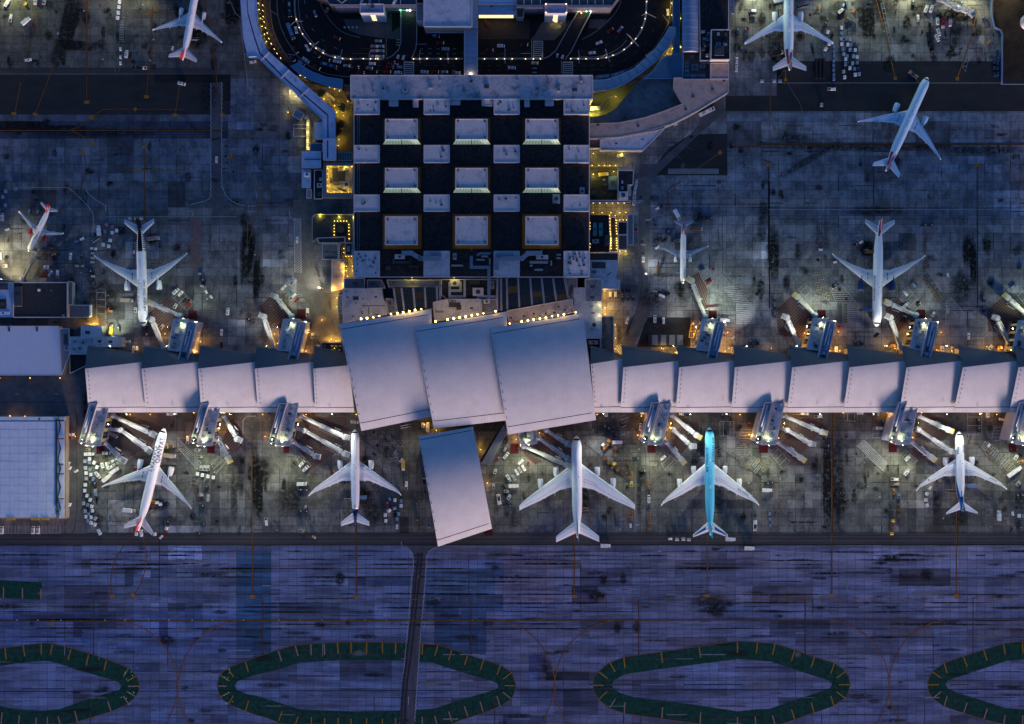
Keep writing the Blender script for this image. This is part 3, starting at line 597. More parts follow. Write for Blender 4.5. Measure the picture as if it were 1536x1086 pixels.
line([(430,480),(620,640),(720,740)],M('dark_line_paint'),.35);line([(1000,590),(835,700)],HATCHP,.3);line([(1220,490),(1500,700)],M('dark_line_paint'),.4);line([(660,480),(720,560),(730,700),(725,1000)],M('dark_line_paint'),.35,curve=True);line([(720,310),(770,480),(800,560),(805,1000),(830,1025)],M('dark_line_paint'),.35,curve=True)
line([(180,590),(30,700)],HATCHP,.3);line([(500,370),(600,370)],M('grey_paint'),.22);line([(500,370),(500,450)],M('grey_paint'),.22)
line([(735,972),(765,972)],WHITEP,.5);line([(645,440),(675,425)],WHITEP,.5)
stain(440,780,60,160);stain(430,850,100,160,0,1);stain(470,640,60,120,0,1);stain(1260,640,60,80,0,0);stain(1240,800,100,200,0,1);stain(660,370,40,60);stain(760,760,40,500,0,1);stain(1360,390,60,60,0,0);stain(620,650,200,30,40,1);stain(1180,480,260,200,0,1)
U('c4')
for x in(385,1130):line([(x,280 if x<1000 else 420),(x,1086)],ORANGED,.4,outline=.8)
hatch([(200,330),(330,330),(330,400),(270,470),(160,400)],45,1.45,.45,HATCHP);hatch([(130,420),(240,500),(170,600),(70,500)],45,1.45,.45,HATCHP);hatch([(10,540),(50,505),(130,590),(90,640)],45,4.4,.22,WHITEP)
hatch([(960,320),(1080,320),(1080,440),(1010,500),(920,420)],45,1.45,.45,HATCHP);hatch([(880,480),(960,500),(930,590),(860,540)],45,1.45,.45,HATCHP);hatch([(795,550),(830,525),(900,590),(845,615)],45,4.4,.22,WHITEP)
hatch([(575,462),(715,600),(690,650),(530,505)],40,1.2,.25,WHITEP,True,cross=True);hatch([(455,305),(535,305),(535,350),(455,350)],0,5,.25,WHITEP);hatch([(1195,300),(1280,300),(1280,432),(1195,432)],90,6,.25,WHITEP);hatch([(1355,380),(1400,380),(1395,470),(1340,462)],90,2.2,.22,WHITEP);hatch([(630,385),(690,385),(680,455),(625,455)],90,3,.22,WHITEP);hatch([(1300,470),(1420,560),(1500,640),(1430,650),(1280,510)],45,1.3,.25,WHITEP)
for x0,x1,y0,y1 in((722,772,475,537),(1441,1488,475,534)):sheet('maroon_pad',rect(x0,y0,x1,y1),REDP,.03)
line([(530,505),(725,690),(725,1010)],M('dark_line_paint'),.4);line([(170,590),(40,695),(40,1010)],HATCHP,.35);line([(930,600),(790,690),(790,1010)],HATCHP,.3);line([(1240,480),(1430,650)],M('dark_line_paint'),.4);line([(150,310),(240,310)],WHITEP,.22);line([(1475,700),(1475,1010)],M('grey_paint'),.25)
stain(360,720,100,700,0,0);stain(420,700,100,800,0,1);stain(430,830,120,240,0,0);stain(290,600,30,160);stain(270,620,40,60);stain(470,580,30,100);stain(190,700,80,60);stain(600,670,20,50);stain(1140,900,120,200,0,1);stain(1240,600,60,60);stain(780,640,20,80);stain(230,955,200,18);stain(410,957,60,16);stain(150,955,60,16);stain(885,740,40,24);stain(1350,670,30,30);stain(560,740,100,60,0,1);stain(1010,840,80,160,0,1)
U('px');rr=random.Random(3)
for x0,x1 in((626,610.5),(631,616)):line([(x0+1.5,830),(x0,850),(x1,985),(x1-6,1030),(x1-10,1100)],M('wheel_track',(.034,.031,.038),.9,var=.4,scale=.3),1.5,curve=True)
for i in range(210):
 x,y=rr.uniform(0,1536),827+PIT*rr.choice((.05,.5,1,1.5,2,2.5,3,3.5,4,5,6,6.5,7,8,8.5,9,10))+rr.uniform(-1,1)
 stain(x,y,rr.uniform(20,150),rr.uniform(1.5,4.5),0,rr.choice((0,1,1)))
for i in range(140):
 x,y=rr.uniform(0,1536),rr.uniform(820,1086);stain(x,y,rr.uniform(10,70),rr.uniform(1.5,12),0,rr.choice((1,1,2)))
for(x,y,w,h,k)in((905,868,14,24,0),(935,868,12,24,0),(895,893,36,22,0),(926,942,14,22,0),(955,940,16,26,0),(1065,905,70,40,1),(1390,862,26,24,0),(1335,838,44,16,0),(1360,832,60,5,0),(1320,845,30,8,0),(510,868,20,26,0),(480,937,22,10,0),(330,918,30,8,0),(1075,915,40,30,0),(250,960,30,20,0),(820,1000,24,30,1),(1300,600,10,10,0)):stain(x,y,w,h,0,k)
for x in(645,658,672,686,699,712,725):
 for y,h in((846,9),(869,12),(898,10)):stain(x+rr.uniform(-2,2),y,2.2,h,0,2);stain(x,y,1.6,h,0,2)
for i in range(150):
 x,y=rr.uniform(120,1536),rr.uniform(615,800)
 stain(x,y,rr.uniform(3,16),rr.uniform(3,24),rr.uniform(-20,20),rr.choice((0,1,1,2)))
for i in range(150):
 x=rr.choice((rr.uniform(0,440),rr.uniform(975,1536)));y=rr.uniform(180,515)
 stain(x,y,rr.uniform(3,24),rr.uniform(3,24),rr.uniform(-20,20),rr.choice((0,1,1,2)))
for i in range(60):
 x,y=rr.uniform(1100,1490),rr.uniform(0,92);stain(x,y,rr.uniform(3,16),rr.uniform(3,30),rr.uniform(-20,20),rr.choice((0,1)))
for i in range(40):
 x,y=rr.uniform(0,345),rr.uniform(0,100);stain(x,y,rr.uniform(3,20),rr.uniform(3,30),rr.uniform(-20,20),rr.choice((0,1)))
flush_stains()
for nm,mt,regs in(('joint_seal_lines',M('joint_seal',(.045,.043,.05),.85,var=.4),((0,1536,822,1086,250,.9,8,90),(130,1536,620,798,170,.5,4,40),(0,440,180,510,110,.6,4,40),(970,1536,180,510,160,.6,4,40),(1100,1490,0,92,60,.5,4,20))),('pale_joint_lines',M('pale_joint',(.24,.24,.26),.85,var=.3),((0,1536,822,1086,60,.9,4,40),(130,1536,620,798,40,.6,3,12)))):
 mb=MB()
 for x0,x1,y0,y1,n_,hz,l0,l1 in regs:
  for i in range(n_):
   gx=45.3+PIT*round((rr.uniform(x0,x1)-45.3)/PIT);gy=827+PIT*.5*round((rr.uniform(y0,y1)-827)/PIT*2);L_=rr.uniform(l0,l1);w_=rr.uniform(.25,.8)
   a,b=W(gx,gy),W(gx+(L_ if rr.random()<hz else 0),gy)
   if a.x==b.x:b=W(gx,gy+L_*.8)
   strip(mb,[a.to_2d(),b.to_2d()],w_,.0135+i*1e-5)
 setting(nm,mb,mt,apron)['kind']='stuff'
mb=MB();U('d1')
for x in(97,216,347,597,712,845,963,1095,1211,1387,1590,1710,1835,1960,2080,2200,2450,2570,2690,2950,3070,3190,3310,3800):p=Q(x,494);mb.cyl(p.x,p.y,.02,.28,.06,8)
rr2=random.Random(9)
for(cx,cy)in((750,800),(1290,800),(1310,940),(730,940)):
 for k in range(6):p=Q(cx+rr2 .uniform(-40,40),cy+rr2 .uniform(-40,40));mb.cyl(p.x,p.y,.02,.25,.06,8)
setting('inset_taxiway_lights',mb,M('taxi_light',(.2,.5,.4),.4,var=0,emit=(.4,1,.8),power=.12),apron)['kind']='stuff'
#vaulted roofs
def lerp(a,b,t):return(a[0]+(b[0]-a[0])*t,a[1]+(b[1]-a[1])*t)
def vault_strip(corn,zf,t0,t1,nt=10,nu=8,u0=0.0,u1=1.0,thick=.7,dz=0.0,map_t=None):
 NL,NR,SR,SL=corn;mb=MB()
 def pt(u,t,d=0):
  l,r=lerp(NL,SL,t),lerp(NR,SR,t);p=lerp(l,r,u);return W(*p,zf(u,t)+dz)-Vector((0,0,d))
 us=[u0+(u1-u0)*i/nu for i in range(nu+1)];ts=[t0+(t1-t0)*k/nt for k in range(nt+1)]
 top=[[pt(u,t)for u in us]for t in ts];bot=[[pt(u,t,thick)for u in us]for t in ts]
 o=0;n=nu+1
 vs=[p for r in top for p in r]+[p for r in bot for p in r];m=n*(nt+1);fs=[]
 for k in range(nt):
  for i in range(nu):
   a,b,c,d=k*n+i,k*n+i+1,(k+1)*n+i+1,(k+1)*n+i
   fs.append((d,c,b,a));fs.append((m+a,m+b,m+c,m+d))
 for k in range(nt):
  a,d=k*n,(k+1)*n;fs.append((a,m+a,m+d,d)[::-1]);a,d=k*n+nu,(k+1)*n+nu;fs.append((a,d,m+d,m+a)[::-1])
 for i in range(nu):
  a,b=i,i+1;fs.append((a,b,m+b,m+a)[::-1]);a,b=nt*n+i,nt*n+i+1;fs.append((a,m+a,m+b,b)[::-1])
 return mb.add(vs,fs)
def smooth_by_angle(o,deg=30):
 me=o.data;bm=bmesh.new();bm.from_mesh(me)
 for f in bm.faces:f.smooth=True
 for e in bm.edges:
  if len(e.link_faces)==2 and e.calc_face_angle(0)>R(deg):e.smooth=False
 bm.to_mesh(me);bm.free();return o
def rivets(parent,corn,zf,ts,us=(.018,)):
 mb=MB()
 for t in ts:
  for u in us:
   l,r=lerp(corn[0],corn[3],t),lerp(corn[1],corn[2],t);p=W(*lerp(l,r,u),zf(u,t));mb.box(p.x,p.y,p.z-.05,.5,.5,.35)
 mb.build('roof_vents',SEAM,parent)['kind']='stuff'
U('px')
def big_hall(label,corn,z0,zs,bulge,gn,gs,right_gap=.04,wall=True,group=None):
 c=mid([W(*p)for p in corn]);r=thing('hall',label,'terminal hall',(c.x,c.y,0),group)
 zf=lambda u,t:z0+(zs-z0)*t+bulge*4*t*(1-t)+4.4*(1-u)-1.4
 g=.0065
 smooth_by_angle(vault_strip(corn,zf,0,gn,2).build('north_eave',HALLM,r))
 smooth_by_angle(vault_strip(corn,zf,gn+g,gs,16).build('roof',HALLM,r))
 smooth_by_angle(vault_strip(corn,zf,gs+g,1,3).build('south_eave',HALLM,r))
 vault_strip(corn,zf,gn,gn+g,1,8,.02,1-right_gap,.3,-.35).build('gutter',SEAM,r);vault_strip(corn,zf,gs,gs+g,1,8,.02,1-right_gap,.3,-.35).build('gutter',SEAM,r)
 for gg in(gn,gs):
  vault_strip(corn,zf,gg,gg+g,1,1,1-right_gap,1,.6).build('eave_joint',HALLM,r);vault_strip(corn,zf,gg,gg+g,1,1,0,.02,.6).build('eave_joint',HALLM,r)
 rivets(r,corn,zf,[gn+(gs-gn)*k/11 for k in range(12)])
 if wall:
  k=[W(*lerp(p,(sum(x[0]for x in corn)/4,sum(x[1]for x in corn)/4),.06),zs)for p in corn]
  MB().prism([(p.x,p.y)for p in k],0,min(z0,zs)-2.2).build('wall',M('hall_wall',(.25,.25,.26),.6,var=.1),r)
  d_=(k[2]-k[3]).normalized();n_=Vector((d_.y,-d_.x,0))*.15;L_=(k[2]-k[3]).length;c_=int(L_/5)
  for i in range(c_):
   a=k[3]+(k[2]-k[3])*((i+.06)/c_)+n_;b=k[3]+(k[2]-k[3])*((i+.94)/c_)+n_;MB().add([(a.x,a.y,5),(b.x,b.y,5),(b.x,b.y,min(z0,zs)-4),(a.x,a.y,min(z0,zs)-4)],[(0,1,2,3)]).build('window_bay',GLASSD if i%3 else GLASSLIT,r)
 return r
HA=big_hall('big pale metal hall roof with its lit north edge, west one of three',[(508.5,486.5),(647,463.5),(652,624),(542,646.5)],27.5,22.6,4.9,.045,.925)
HB=big_hall('big pale metal hall roof in the middle, overlapping its western neighbour',[(621.5,490),(760,467.5),(765,630),(651,643)],27.5,22.6,4.9,.045,.925)
HC=big_hall('big pale metal hall roof east of the three, a jet bridge block at its foot',[(736,493),(874.5,469.5),(894,630),(762,652)],27.5,22.6,4.9,.045,.925)
HD=big_hall('detached sloping pale hall roof reaching south towards the taxiway',[(628,654.5),(709.5,640),(738,793),(657,820)],24,18,6,.03,.94)
BULB=M('warm_bulb',(1,.8,.4),.3,var=0,emit=(1,.62,.16),power=16)
def bulb_row(hall,pts,side):
 for k,(x,y,big)in enumerate(pts):
  p=W(x,y,27.5);m=MB();m.cyl(p.x,p.y,27.2,.10,.5,6);b=m.build('bulb_post',STEELD,hall)
  m=MB();r0=.55 if big else.36
  m.loft([[(p.x+r0*math.sin(a)*math.cos(2*math.pi*i/8),p.y+r0*math.sin(a)*math.sin(2*math.pi*i/8),28.2-r0*math.cos(a))for i in range(8)]for a in(.25,.9,1.57,2.2,2.9)])
  m.build('bulb',BULB,b)
  if True:
   l=bpy.data.lights.new('bulb_light','POINT');l.energy=170 if big else 70;l.color=(1,.62,.2);l.shadow_soft_size=.5
   lo=bpy.data.objects.new('bulb_light',l);COL.objects.link(lo);lo.parent=b;lo.location=Vector((p.x,p.y+.9,28.6))-hall.location
U('b2')
conv=lambda t,L:(U(t),[(*q(x,y),b)for x,y,b in L],U('px'))[1]
bulb_row(HA,conv('b2',[(630,824,1),(666,820,1),(703,815,0),(739,807,0),(810,795,0),(847,790,1),(882,785,1),(918,778,1),(953,771,1),(990,766,0)]),0)
bulb_row(HB,conv('b2',[(1076,840,1),(1148,828,1),(1184,822,1),(1219,816,1),(1256,810,1),(1292,803,1),(1327,797,0),(1362,791,0),(1435,778,1)]),0)
bulb_row(HC,conv('b3',[(-14,852,0),(58,840,1),(95,834,1),(130,828,1),(167,822,1),(203,817,1),(240,808,0),(276,803,0),(311,797,1),(381,785,0)]),0)
#pier roofs
def pier_segment(label,xl,xr,ycl,ycr,group,small=False):
 (nL,cL,sL),(nR,cR,sR)=xl,xr
 c=W((cL+cR)/2,575);r=thing('pier_segment',label,'pier roof',(c.x,c.y,0),group)
 up=lambda u:3.8*(1-u)-1.5
 zN=lambda u,t:13.5+up(u)+9.0*t-1.0*4*t*(1-t)*0
 zS=lambda u,t:22.5+up(u)-8.6*t**1.5
 cn=[(nL,518),(nR+1.5,531.5),(cR+1.5,ycr),(cL,ycl)];cs=[(cL,ycl),(cR+1.5,ycr),(sR+1.5,618.6),(sL,618.6)]
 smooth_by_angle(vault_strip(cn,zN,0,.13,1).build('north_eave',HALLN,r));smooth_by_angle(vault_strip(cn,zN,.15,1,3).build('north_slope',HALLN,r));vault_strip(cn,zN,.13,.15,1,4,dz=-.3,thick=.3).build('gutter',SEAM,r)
 smooth_by_angle(vault_strip(cs,zS,0,.885,14).build('roof',HALLM,r));smooth_by_angle(vault_strip(cs,zS,.90,1,2).build('south_eave',HALLM,r));vault_strip(cs,zS,.885,.90,1,6,dz=-.3,thick=.3).build('gutter',SEAM,r)
 rivets(r,cs,zS,[.08+.1*k for k in range(8)],(.05,))
 pts=[W(nL+2,523,11),W(nR-.5,534,11),W(sR-.5,614,11),W(sL+2,614,11)]
 MB().prism([(p.x,p.y)for p in pts],0,10.2).build('wall',M('pier_wall',(.16,.17,.18),.5,var=.15),r)
 return r
HALLN=M('pier_north_shaded_metal',(.085,.105,.125),.6,.0,var=.08,scale=.1)  # pier roof metal with the north slope's shade put into its colour
Lx=[(131.5,127.5,133),(215.5,212,219),(299.5,297,302),(383.5,382,387),(471,470,473),(524,522,530)]
Rx=[(886,886,892),(932,935,930.5),(1015,1019,1013.5),(1100,1102.5,1097),(1184,1188.5,1180.5),(1270,1274.5,1265),(1353,1360,1349),(1437,1444.5,1430.5),(1521,1528,1514),(1605,1612,1598)]
wnames=['curved pale roof at the far west end of the west pier','curved pale roof second from the west end of the pier','curved pale roof third from the west end, bridge block below its west corner','curved pale roof fourth from the west, just beside the short one','short curved pale roof tucked against the west side of the big halls']
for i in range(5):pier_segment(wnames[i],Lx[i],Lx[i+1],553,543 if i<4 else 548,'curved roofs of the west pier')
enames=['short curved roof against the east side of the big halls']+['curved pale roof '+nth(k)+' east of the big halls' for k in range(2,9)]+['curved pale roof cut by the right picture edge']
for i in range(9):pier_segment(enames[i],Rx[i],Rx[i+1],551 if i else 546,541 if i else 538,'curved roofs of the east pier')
#bridge blocks (gatehouses) on both sides of the piers
FLOOD=M('flood_lens',(1,1,.8),.3,var=0,emit=(.95,1,.55),power=30)
SODL=M('sodium_lens',(1,.6,.2),.3,var=0,emit=(1,.5,.08),power=4)
LAMPS=[]
def lamp(parent,pos,energy,color,kind='POINT',aim=None,size=.4,cone=120,blend=.6):
 l=bpy.data.lights.new('lamp_light',kind);l.energy=energy;l.color=color;l.shadow_soft_size=size
 if kind=='SPOT':l.spot_size=R(cone);l.spot_blend=blend
 o=bpy.data.objects.new('lamp_light',l);COL.objects.link(o)
 off=Vector((0,0,0));r=parent
 while r is not None:off+=r.location;r=r.parent
 o.parent=parent;o.location=Vector(pos)-off
 if aim is not None:o.rotation_euler=(Vector(aim)-Vector(pos)).to_track_quat('-Z','Y').to_euler()
 return o
def floodlight(parent,pos,aim,energy,color=(.92,1.0,.62),cone=130,lens=FLOOD,size=.35):
 "a floodlight fixture: housing, bright lens and its lamp"
 p=Vector(pos);d=(Vector(aim)-p).normalized();m=MB()
 m.beam(p-d*.5,p,.9,.6);h=m.build('floodlight',STEELD,parent)
 m=MB();m.beam(p+d*.01,p+d*.06,.8,.5);m.build('lens',lens,h)
 lamp(h,p+d*.5+Vector((0,0,.2)),energy,color,'SPOT',aim,size,cone,.7)
def edge_lamp(parent,pos,energy,color=(1,.5,.12),lens=SODL,size=.3):
 p=Vector(pos);m=MB();m.box(p.x,p.y,p.z,.36,.36,.22);h=m.build('wall_lamp',lens,parent)
 lamp(h,p+Vector((0,0,-.3)),energy,color,'POINT',None,size)
def poly(L):return[W(*p[:2],p[2])for p in L]
def xy(L):return[(p.x,p.y)for p in L]
def gatehouse(label,ox,oy,upper,group,green=1.0,east_wall_lit=False):
 zr,zc=16.5,19.0
 if upper:
  roof=[(0,0),(23,0),(8,48),(-9,46)];chan=[(20.5,4),(34.5,4),(20,63),(6.5,63)]
 else:
  roof=[(19.5,-61),(34.5,-61),(21.5,0),(0,0)];chan=[(6,-63),(17.2,-63),(-.6,-5),(-10,-5)]
 rp=[W(ox+x,oy+y,zr)for x,y in roof];cp=[W(ox+x,oy+y,zc)for x,y in chan]
 c=mid(rp+cp);r=thing('gatehouse',label,'gatehouse',(c.x,c.y,0),group)
 MB().prism(xy(rp),0,zr-.6).build('roof_block',M('gatehouse_wall',(.22,.21,.22),.6,var=.1),r)
 m=MB();m.flat([lerp(p,mid(rp),.03)for p in xy(rp)],zr-.55);m.build('roof',ROOFW,r)
 m=MB()
 for a,b in zip(rp,rp[1:]+rp[:1]):m.beam((a.x,a.y,zr-.6),(b.x,b.y,zr-.6),.7,.3)
 m.build('parapet',PARAPET,r)
 ins=lambda k,t:W(ox+lerp(lerp(roof[0],roof[1],k),lerp(roof[3],roof[2],k),t)[0],oy+lerp(lerp(roof[0],roof[1],k),lerp(roof[3],roof[2],k),t)[1],zr)
 rg=random.Random(int(ox))
 for k in range(9):
  p=ins(rg.uniform(.25,.75),.12+.095*k);m=MB();m.box(p.x,p.y,zr-.54,rg.uniform(1,3),rg.uniform(.8,2.4),rg.uniform(.4,1.1),R(-15));m.build('roof_unit',rg.choice((STEEL,STEELD,ROOFG,DUCT)),r)
 for k in range(6):
  a,b=ins(.12,.3+.07*k),ins(.88,.3+.07*k);m=MB();m.beam((a.x,a.y,zr-.53),(b.x,b.y,zr-.53),.35,.25);m.build('roof_rib',PARAPET,r)
 MB().prism(xy(cp),0,zc-1.6).build('channel_block',M('gatehouse_metal',(.36,.33,.40),.5,var=.1),r)
 m=MB()
 for a,b in((0,3),(1,2),(0,1),(2,3)):m.beam((cp[a].x,cp[a].y,zc-1.7),(cp[b].x,cp[b].y,zc-1.7),.6,1.7)
 m.build('channel_parapet',PARAPET if not upper else M('blue_grey_metal',(.48,.52,.58),.5,var=.1),r)
 cin=lambda k,t:lerp(lerp(chan[0],chan[1],k),lerp(chan[3],chan[2],k),t)
 def cw(k,t):x,y=cin(k,t);return W(ox+x,oy+y,zc-1.6)
 for k in((.35,.06,.62),(.68,.2,.75)):
  m=MB();m.tube([cw(k[0],k[1])+Vector((0,0,.9)),cw(k[0],k[2])+Vector((0,0,.9))],.62,8);m.build('duct',M('pale_duct',(.42,.46,.55),.4,.2,var=.1),r,smooth=True)
 for t in(.7,.84,.92,.3):
  p=cw(.5,t);m=MB();m.box(p.x,p.y,zc-1.58,2.6,3.4,1.2,R(-15));m.build('plant_box',rg.choice((STEELD,STEEL,DUCT)),r)
 side=[rp[0],rp[3]]if upper else[rp[1],rp[2]]
 for k in range(12):
  a=side[0].lerp(side[1],k/12+.008);b=side[0].lerp(side[1],(k+1)/12-.008);o=Vector((-.12 if upper else.12,0,0));m=MB()
  m.add([(a.x+o.x,a.y,4.6),(b.x+o.x,b.y,4.6),(b.x+o.x,b.y,14.8),(a.x+o.x,a.y,14.8)],[(0,1,2,3)]);m.build('window_pane',GLASSLIT if k%3==1 else GLASSD,r)
 if upper:
  p=W(ox+15,oy-1,zr+2.2);floodlight(r,p,p+Vector((-2,46,-16)),FL_N*green);p2=W(ox+33,oy+4.5,zc+1.0);floodlight(r,p2,p2+Vector((3,30,-18)),FL_N*.45*green)
  e=W(ox+12,oy+6,zr+2.0);floodlight(r,e,e+Vector((3,-16,-9)),FL_ROOF*.8,(.95,1,.5),140)
  for(x,y,z,en)in((-13,22,5,1),(-17,44,4.5,.8),(38,20,5,.8),(34,48,5,.8)):edge_lamp(r,W(ox+x,oy+y,z),SODIUM*en)
  e=W(ox-9,oy+12,zr+1.5);floodlight(r,e,e+Vector((-30,4,-13)),FL_N*.45,(1,.95,.7),125)  # side floodlight added to brighten the bridges
 else:
  e=W(ox+34,oy-32,zr+1.5);floodlight(r,e,e+Vector((34,-9,-13)),FL_S*.55,(1,.97,.78),125)  # added side floodlight, whitens bridges and jet noses
  p=W(ox+11,oy+1.2,zr+2.2);floodlight(r,p,p+Vector((3,-46,-16)),FL_S*1.1*green,cone=112);p2=W(ox-6,oy-3.5,zc+1.0);floodlight(r,p2,p2+Vector((-4,-32,-18)),FL_S*.4*green)
  e=W(ox+10,oy-5,zr+2.0);floodlight(r,e,e+Vector((2,18,-9)),FL_ROOF,(.95,1,.42),140)
  e=W(ox-5,oy-9,zc+1.6);floodlight(r,e,e+Vector((2,14,-9)),FL_ROOF*.45,(.95,1,.42),140)
  for(x,y,z,en)in((38,-44,5,1),(33,-26,5,1.1),(26,-10,4.5,.6),(-15,-14,5,.5)):edge_lamp(r,W(ox+x,oy+y,z),SODIUM*en)
 return r
FL_N,FL_S,FL_ROOF,SODIUM=8200,12500,700,560
U('px')
for lb,ox,oy,gr in(('north gatehouse with bridges to the white and black tailed jet',260.5,478.7,.8),('north gatehouse with two bridges and no jet, west of the halls',425,478.7,1.0),('north gatehouse with one long bridge to the small red tailed jet',1053.6,478.7,1.1),('north gatehouse with two bridges and striped dollies beside, no jet',1219.6,477.4,1.2),('north gatehouse at the nose of the blue engined jet',1373.7,478.7,.6),('north gatehouse cut by the right picture edge',1528,481,.9)):
 gatehouse(lb,ox,oy,True,'north side gatehouses',gr)
for lb,ox,oy,gr in(('south gatehouse at the west end, three bridges towards the red tailed jet',128.3,668.5,1.1),('south gatehouse with two short bridges and an empty stand',295.6,668.5,1.0),('south gatehouse with three bridges to the blue tailed white twin jet',412.8,668.5,1.1),('south gatehouse with three bridges beside the sky blue jet',972,667,1.1),('south gatehouse with three bridges over an empty dark stand',1142,667,1.1),('south gatehouse with three bridges to the jet with blue striped tail',1343,666.5,1.1),('south gatehouse cut by the right picture edge',1524,666.5,.9)):
 gatehouse(lb,ox,oy,False,'south side gatehouses',gr)
U('c3');rp=[Q(35,392,17),Q(145,380,17),Q(148,484,17),Q(50,492,17)];c=mid(rp)
gh=thing('gatehouse','small square flood lit gatehouse at the foot of the east hall','gatehouse',(c.x,c.y,0))
MB().prism(xy(rp),0,16.2).build('roof_block',MATS['gatehouse_wall'],gh);MB().flat(xy(rp),16.25).build('roof',ROOFW,gh)
m=MB()
for a,b in zip(rp,rp[1:]+rp[:1]):m.beam((a.x,a.y,16.3),(b.x,b.y,16.3),.6,.8)
m.build('parapet',PARAPET,gh)
for x,y,w,h,z,mt in((80,425,2,5,1.6,STEELD),(98,425,2,5,1.6,STEEL),(120,430,3,7,2.0,STEEL),(65,450,2,2,1.2,STEELD),(95,462,6,1.2,1,STEEL)):
 p=Q(x,y,17);m=MB();m.box(p.x,p.y,16.3,w,h,z);m.build('roof_unit',mt,gh)
e=Q(85,478,19);floodlight(gh,e,e+Vector((1,14,-8)),FL_ROOF*1.0,(.95,1,.42),140);p=Q(100,492,19);floodlight(gh,p,p+Vector((3,-46,-16)),FL_S*1.15);p=Q(50,495,19);floodlight(gh,p,p+Vector((-18,-30,-18)),FL_S*.5)
for x,y,en in((25,460,1),(160,465,1.0),(165,420,.5)):edge_lamp(gh,Q(x,y,5),SODIUM*en)
U('px')
#buildings around the halls
TILES.update({'rt':(880,80,5.43),'rl':(880,220,6.036),'rb':(860,380,6.144),'lt':(430,120,6.033),'lm':(460,300,6.033),'hl':(480,400,6.982),'hr':(690,370,7.314),'pl':(475,0,6.827),'pr':(690,0,6.144),'ro':(380,0,8.356)})
def qp(pts,z):return[Q(*p,z)for p in pts]
def roofed(r,name,pts,z,rm,wm=None,z0=0.0,par=.7,pm=None,parw=.6):
 "a flat roofed block: walls, roof and parapet as parts of thing r"
 par*=.45;P=qp(pts,z);MB().prism(xy(P),z0,z-par).build('wall' if name=='roof' else name+'_wall',wm or WALLC,r)
 MB().flat(xy(P),z-par+.03).build(name,rm,r)
 if par>.05:
  m=MB()
  for k,(a,b)in enumerate(zip(P,P[1:]+P[:1])):m.beam((a.x,a.y,z-par+.002*k),(b.x,b.y,z-par+.002*k),parw,par)
  m.build('parapet',pm or PARAPET,r)
 return P
def building(name,label,cat,pts,z,rm=ROOFW,wm=None,par=.7,pm=None,group=None):
 c=mid(qp(pts,z));r=thing(name,label,cat,(c.x,c.y,0),group);roofed(r,'roof',pts,z,rm,wm,0,par,pm);return r
def unit(r,x,y,w,h,z,hh,m=STEEL,ang=0,name='roof_unit'):
 p=Q(x,y,z);k=S/TILES[CUR[0]][2]if CUR[0]!='px' else S;mb=MB();mb.box(p.x,p.y,z,w*k,h*k,hh,R(-ang),.94);o=mb.build(name,m,r)
 if min(w,h)*k>2.2:
  mb=MB();mb.cyl(p.x,p.y,z+hh,min(w,h)*k*.28,.25,10);mb.build('fan',STEELD,o)
 return o
def duct(r,pts,z,wid,m=DUCT,name='duct',hh=1.1):
 k=S/TILES[CUR[0]][2]if CUR[0]!='px' else S;P=qp(pts,z);mb=MB()
 for a,b in zip(P,P[1:]):d=(b-a).normalized()*wid*k*.45;mb.beam(a-d,b+d,wid*k,hh+random.uniform(0,.02))
 return mb.build(name,m,r)
U('px')
c=W(708,265);T=thing('terminal','large chequered terminal block with nine raised skylights and white roof boxes','terminal',(c.x,c.y,0))
zt=18.0
roofed(T,'deck_roof',rect(531,148,884,415.5),zt,ROOFD,WALLD,par=.5,pm=PARAPET)
roofed(T,'front_roof',rect(526,113,889,148.5),zt+4,M('front_bar_membrane',(.36,.36,.40),.7,var=.2,scale=.5,spots=.6),WALLC,par=.6)
m=MB()
for a,b in(((549,129.3),(889,129.3)),((549,129.3),(549,138)),((568,130),(568,142)),((618,130),(618,148)),((691,130),(691,148)),((795,130),(795,148)),((734,130),(734,140)),((840,130),(840,138))):
 p,s_=W(*a,zt+3.44),W(*b,zt+3.44);m.beam(p,s_,.7,.12)
m.build('roof_gutter',SEAM,T)
rg=random.Random(21)
for x,y,w,h in((575,133,7,9),(608,135,8,6),(646,132,6,3),(707,122,4,4),(730,130,7,6),(806,134,8,6),(838,134,6,8),(862,135,8,5),(776,120,3,2),(660,121,3,2),(560,137,3,4),(872,122,3,3),(822,121,2,4)):
 unit(T,x,y,w,h,zt+3.43,rg.uniform(.5,1.3),rg.choice((DUCT,STEELD,ROOFG,STEEL)))
for x0,x1,y1 in((584,597,159),(620,627,160.5),(674,690,157),(723,739,158.5),(787,794,160),(818,830,158.5)):roofed(T,'stair_head',rect(x0,148.7,x1,y1),zt+2.2,ROOFW,WALLC,zt-.4,.3)
COLX=((531,569),(636,674),(741,779),(846,883.5));ROWY=((148.7,171),(218,243.5),(292.3,316.6),(377,415))
for j,(y0,y1)in enumerate(ROWY):
 for i,(x0,x1)in enumerate(COLX):
  roofed(T,'roof_box',rect(x0,y0,x1,y1),zt+4,ROOFW,PARAPET,zt-.4,.6)
  for k in range(3 if j not in(0,3)else 5):
   if j==3 and i in(1,2):continue
   unit(T,rg.uniform(x0+5,x1-5),rg.uniform(y0+4,y1-4),rg.uniform(1.5,4),rg.uniform(1.5,3.5),zt+3.45,rg.uniform(.3,.9),rg.choice((STEELD,STEELD,ROOFG)))
for k in range(16):unit(T,rg.uniform(849,880),rg.uniform(380,411),rg.uniform(1.5,3.5),rg.uniform(1.5,3.5),zt+3.45,rg.uniform(.4,1.2),STEELD)
for k in range(10):unit(T,rg.uniform(534,566),rg.uniform(380,411),rg.uniform(1.5,3),rg.uniform(1.5,3),zt+3.45,rg.uniform(.4,1.2),STEELD)
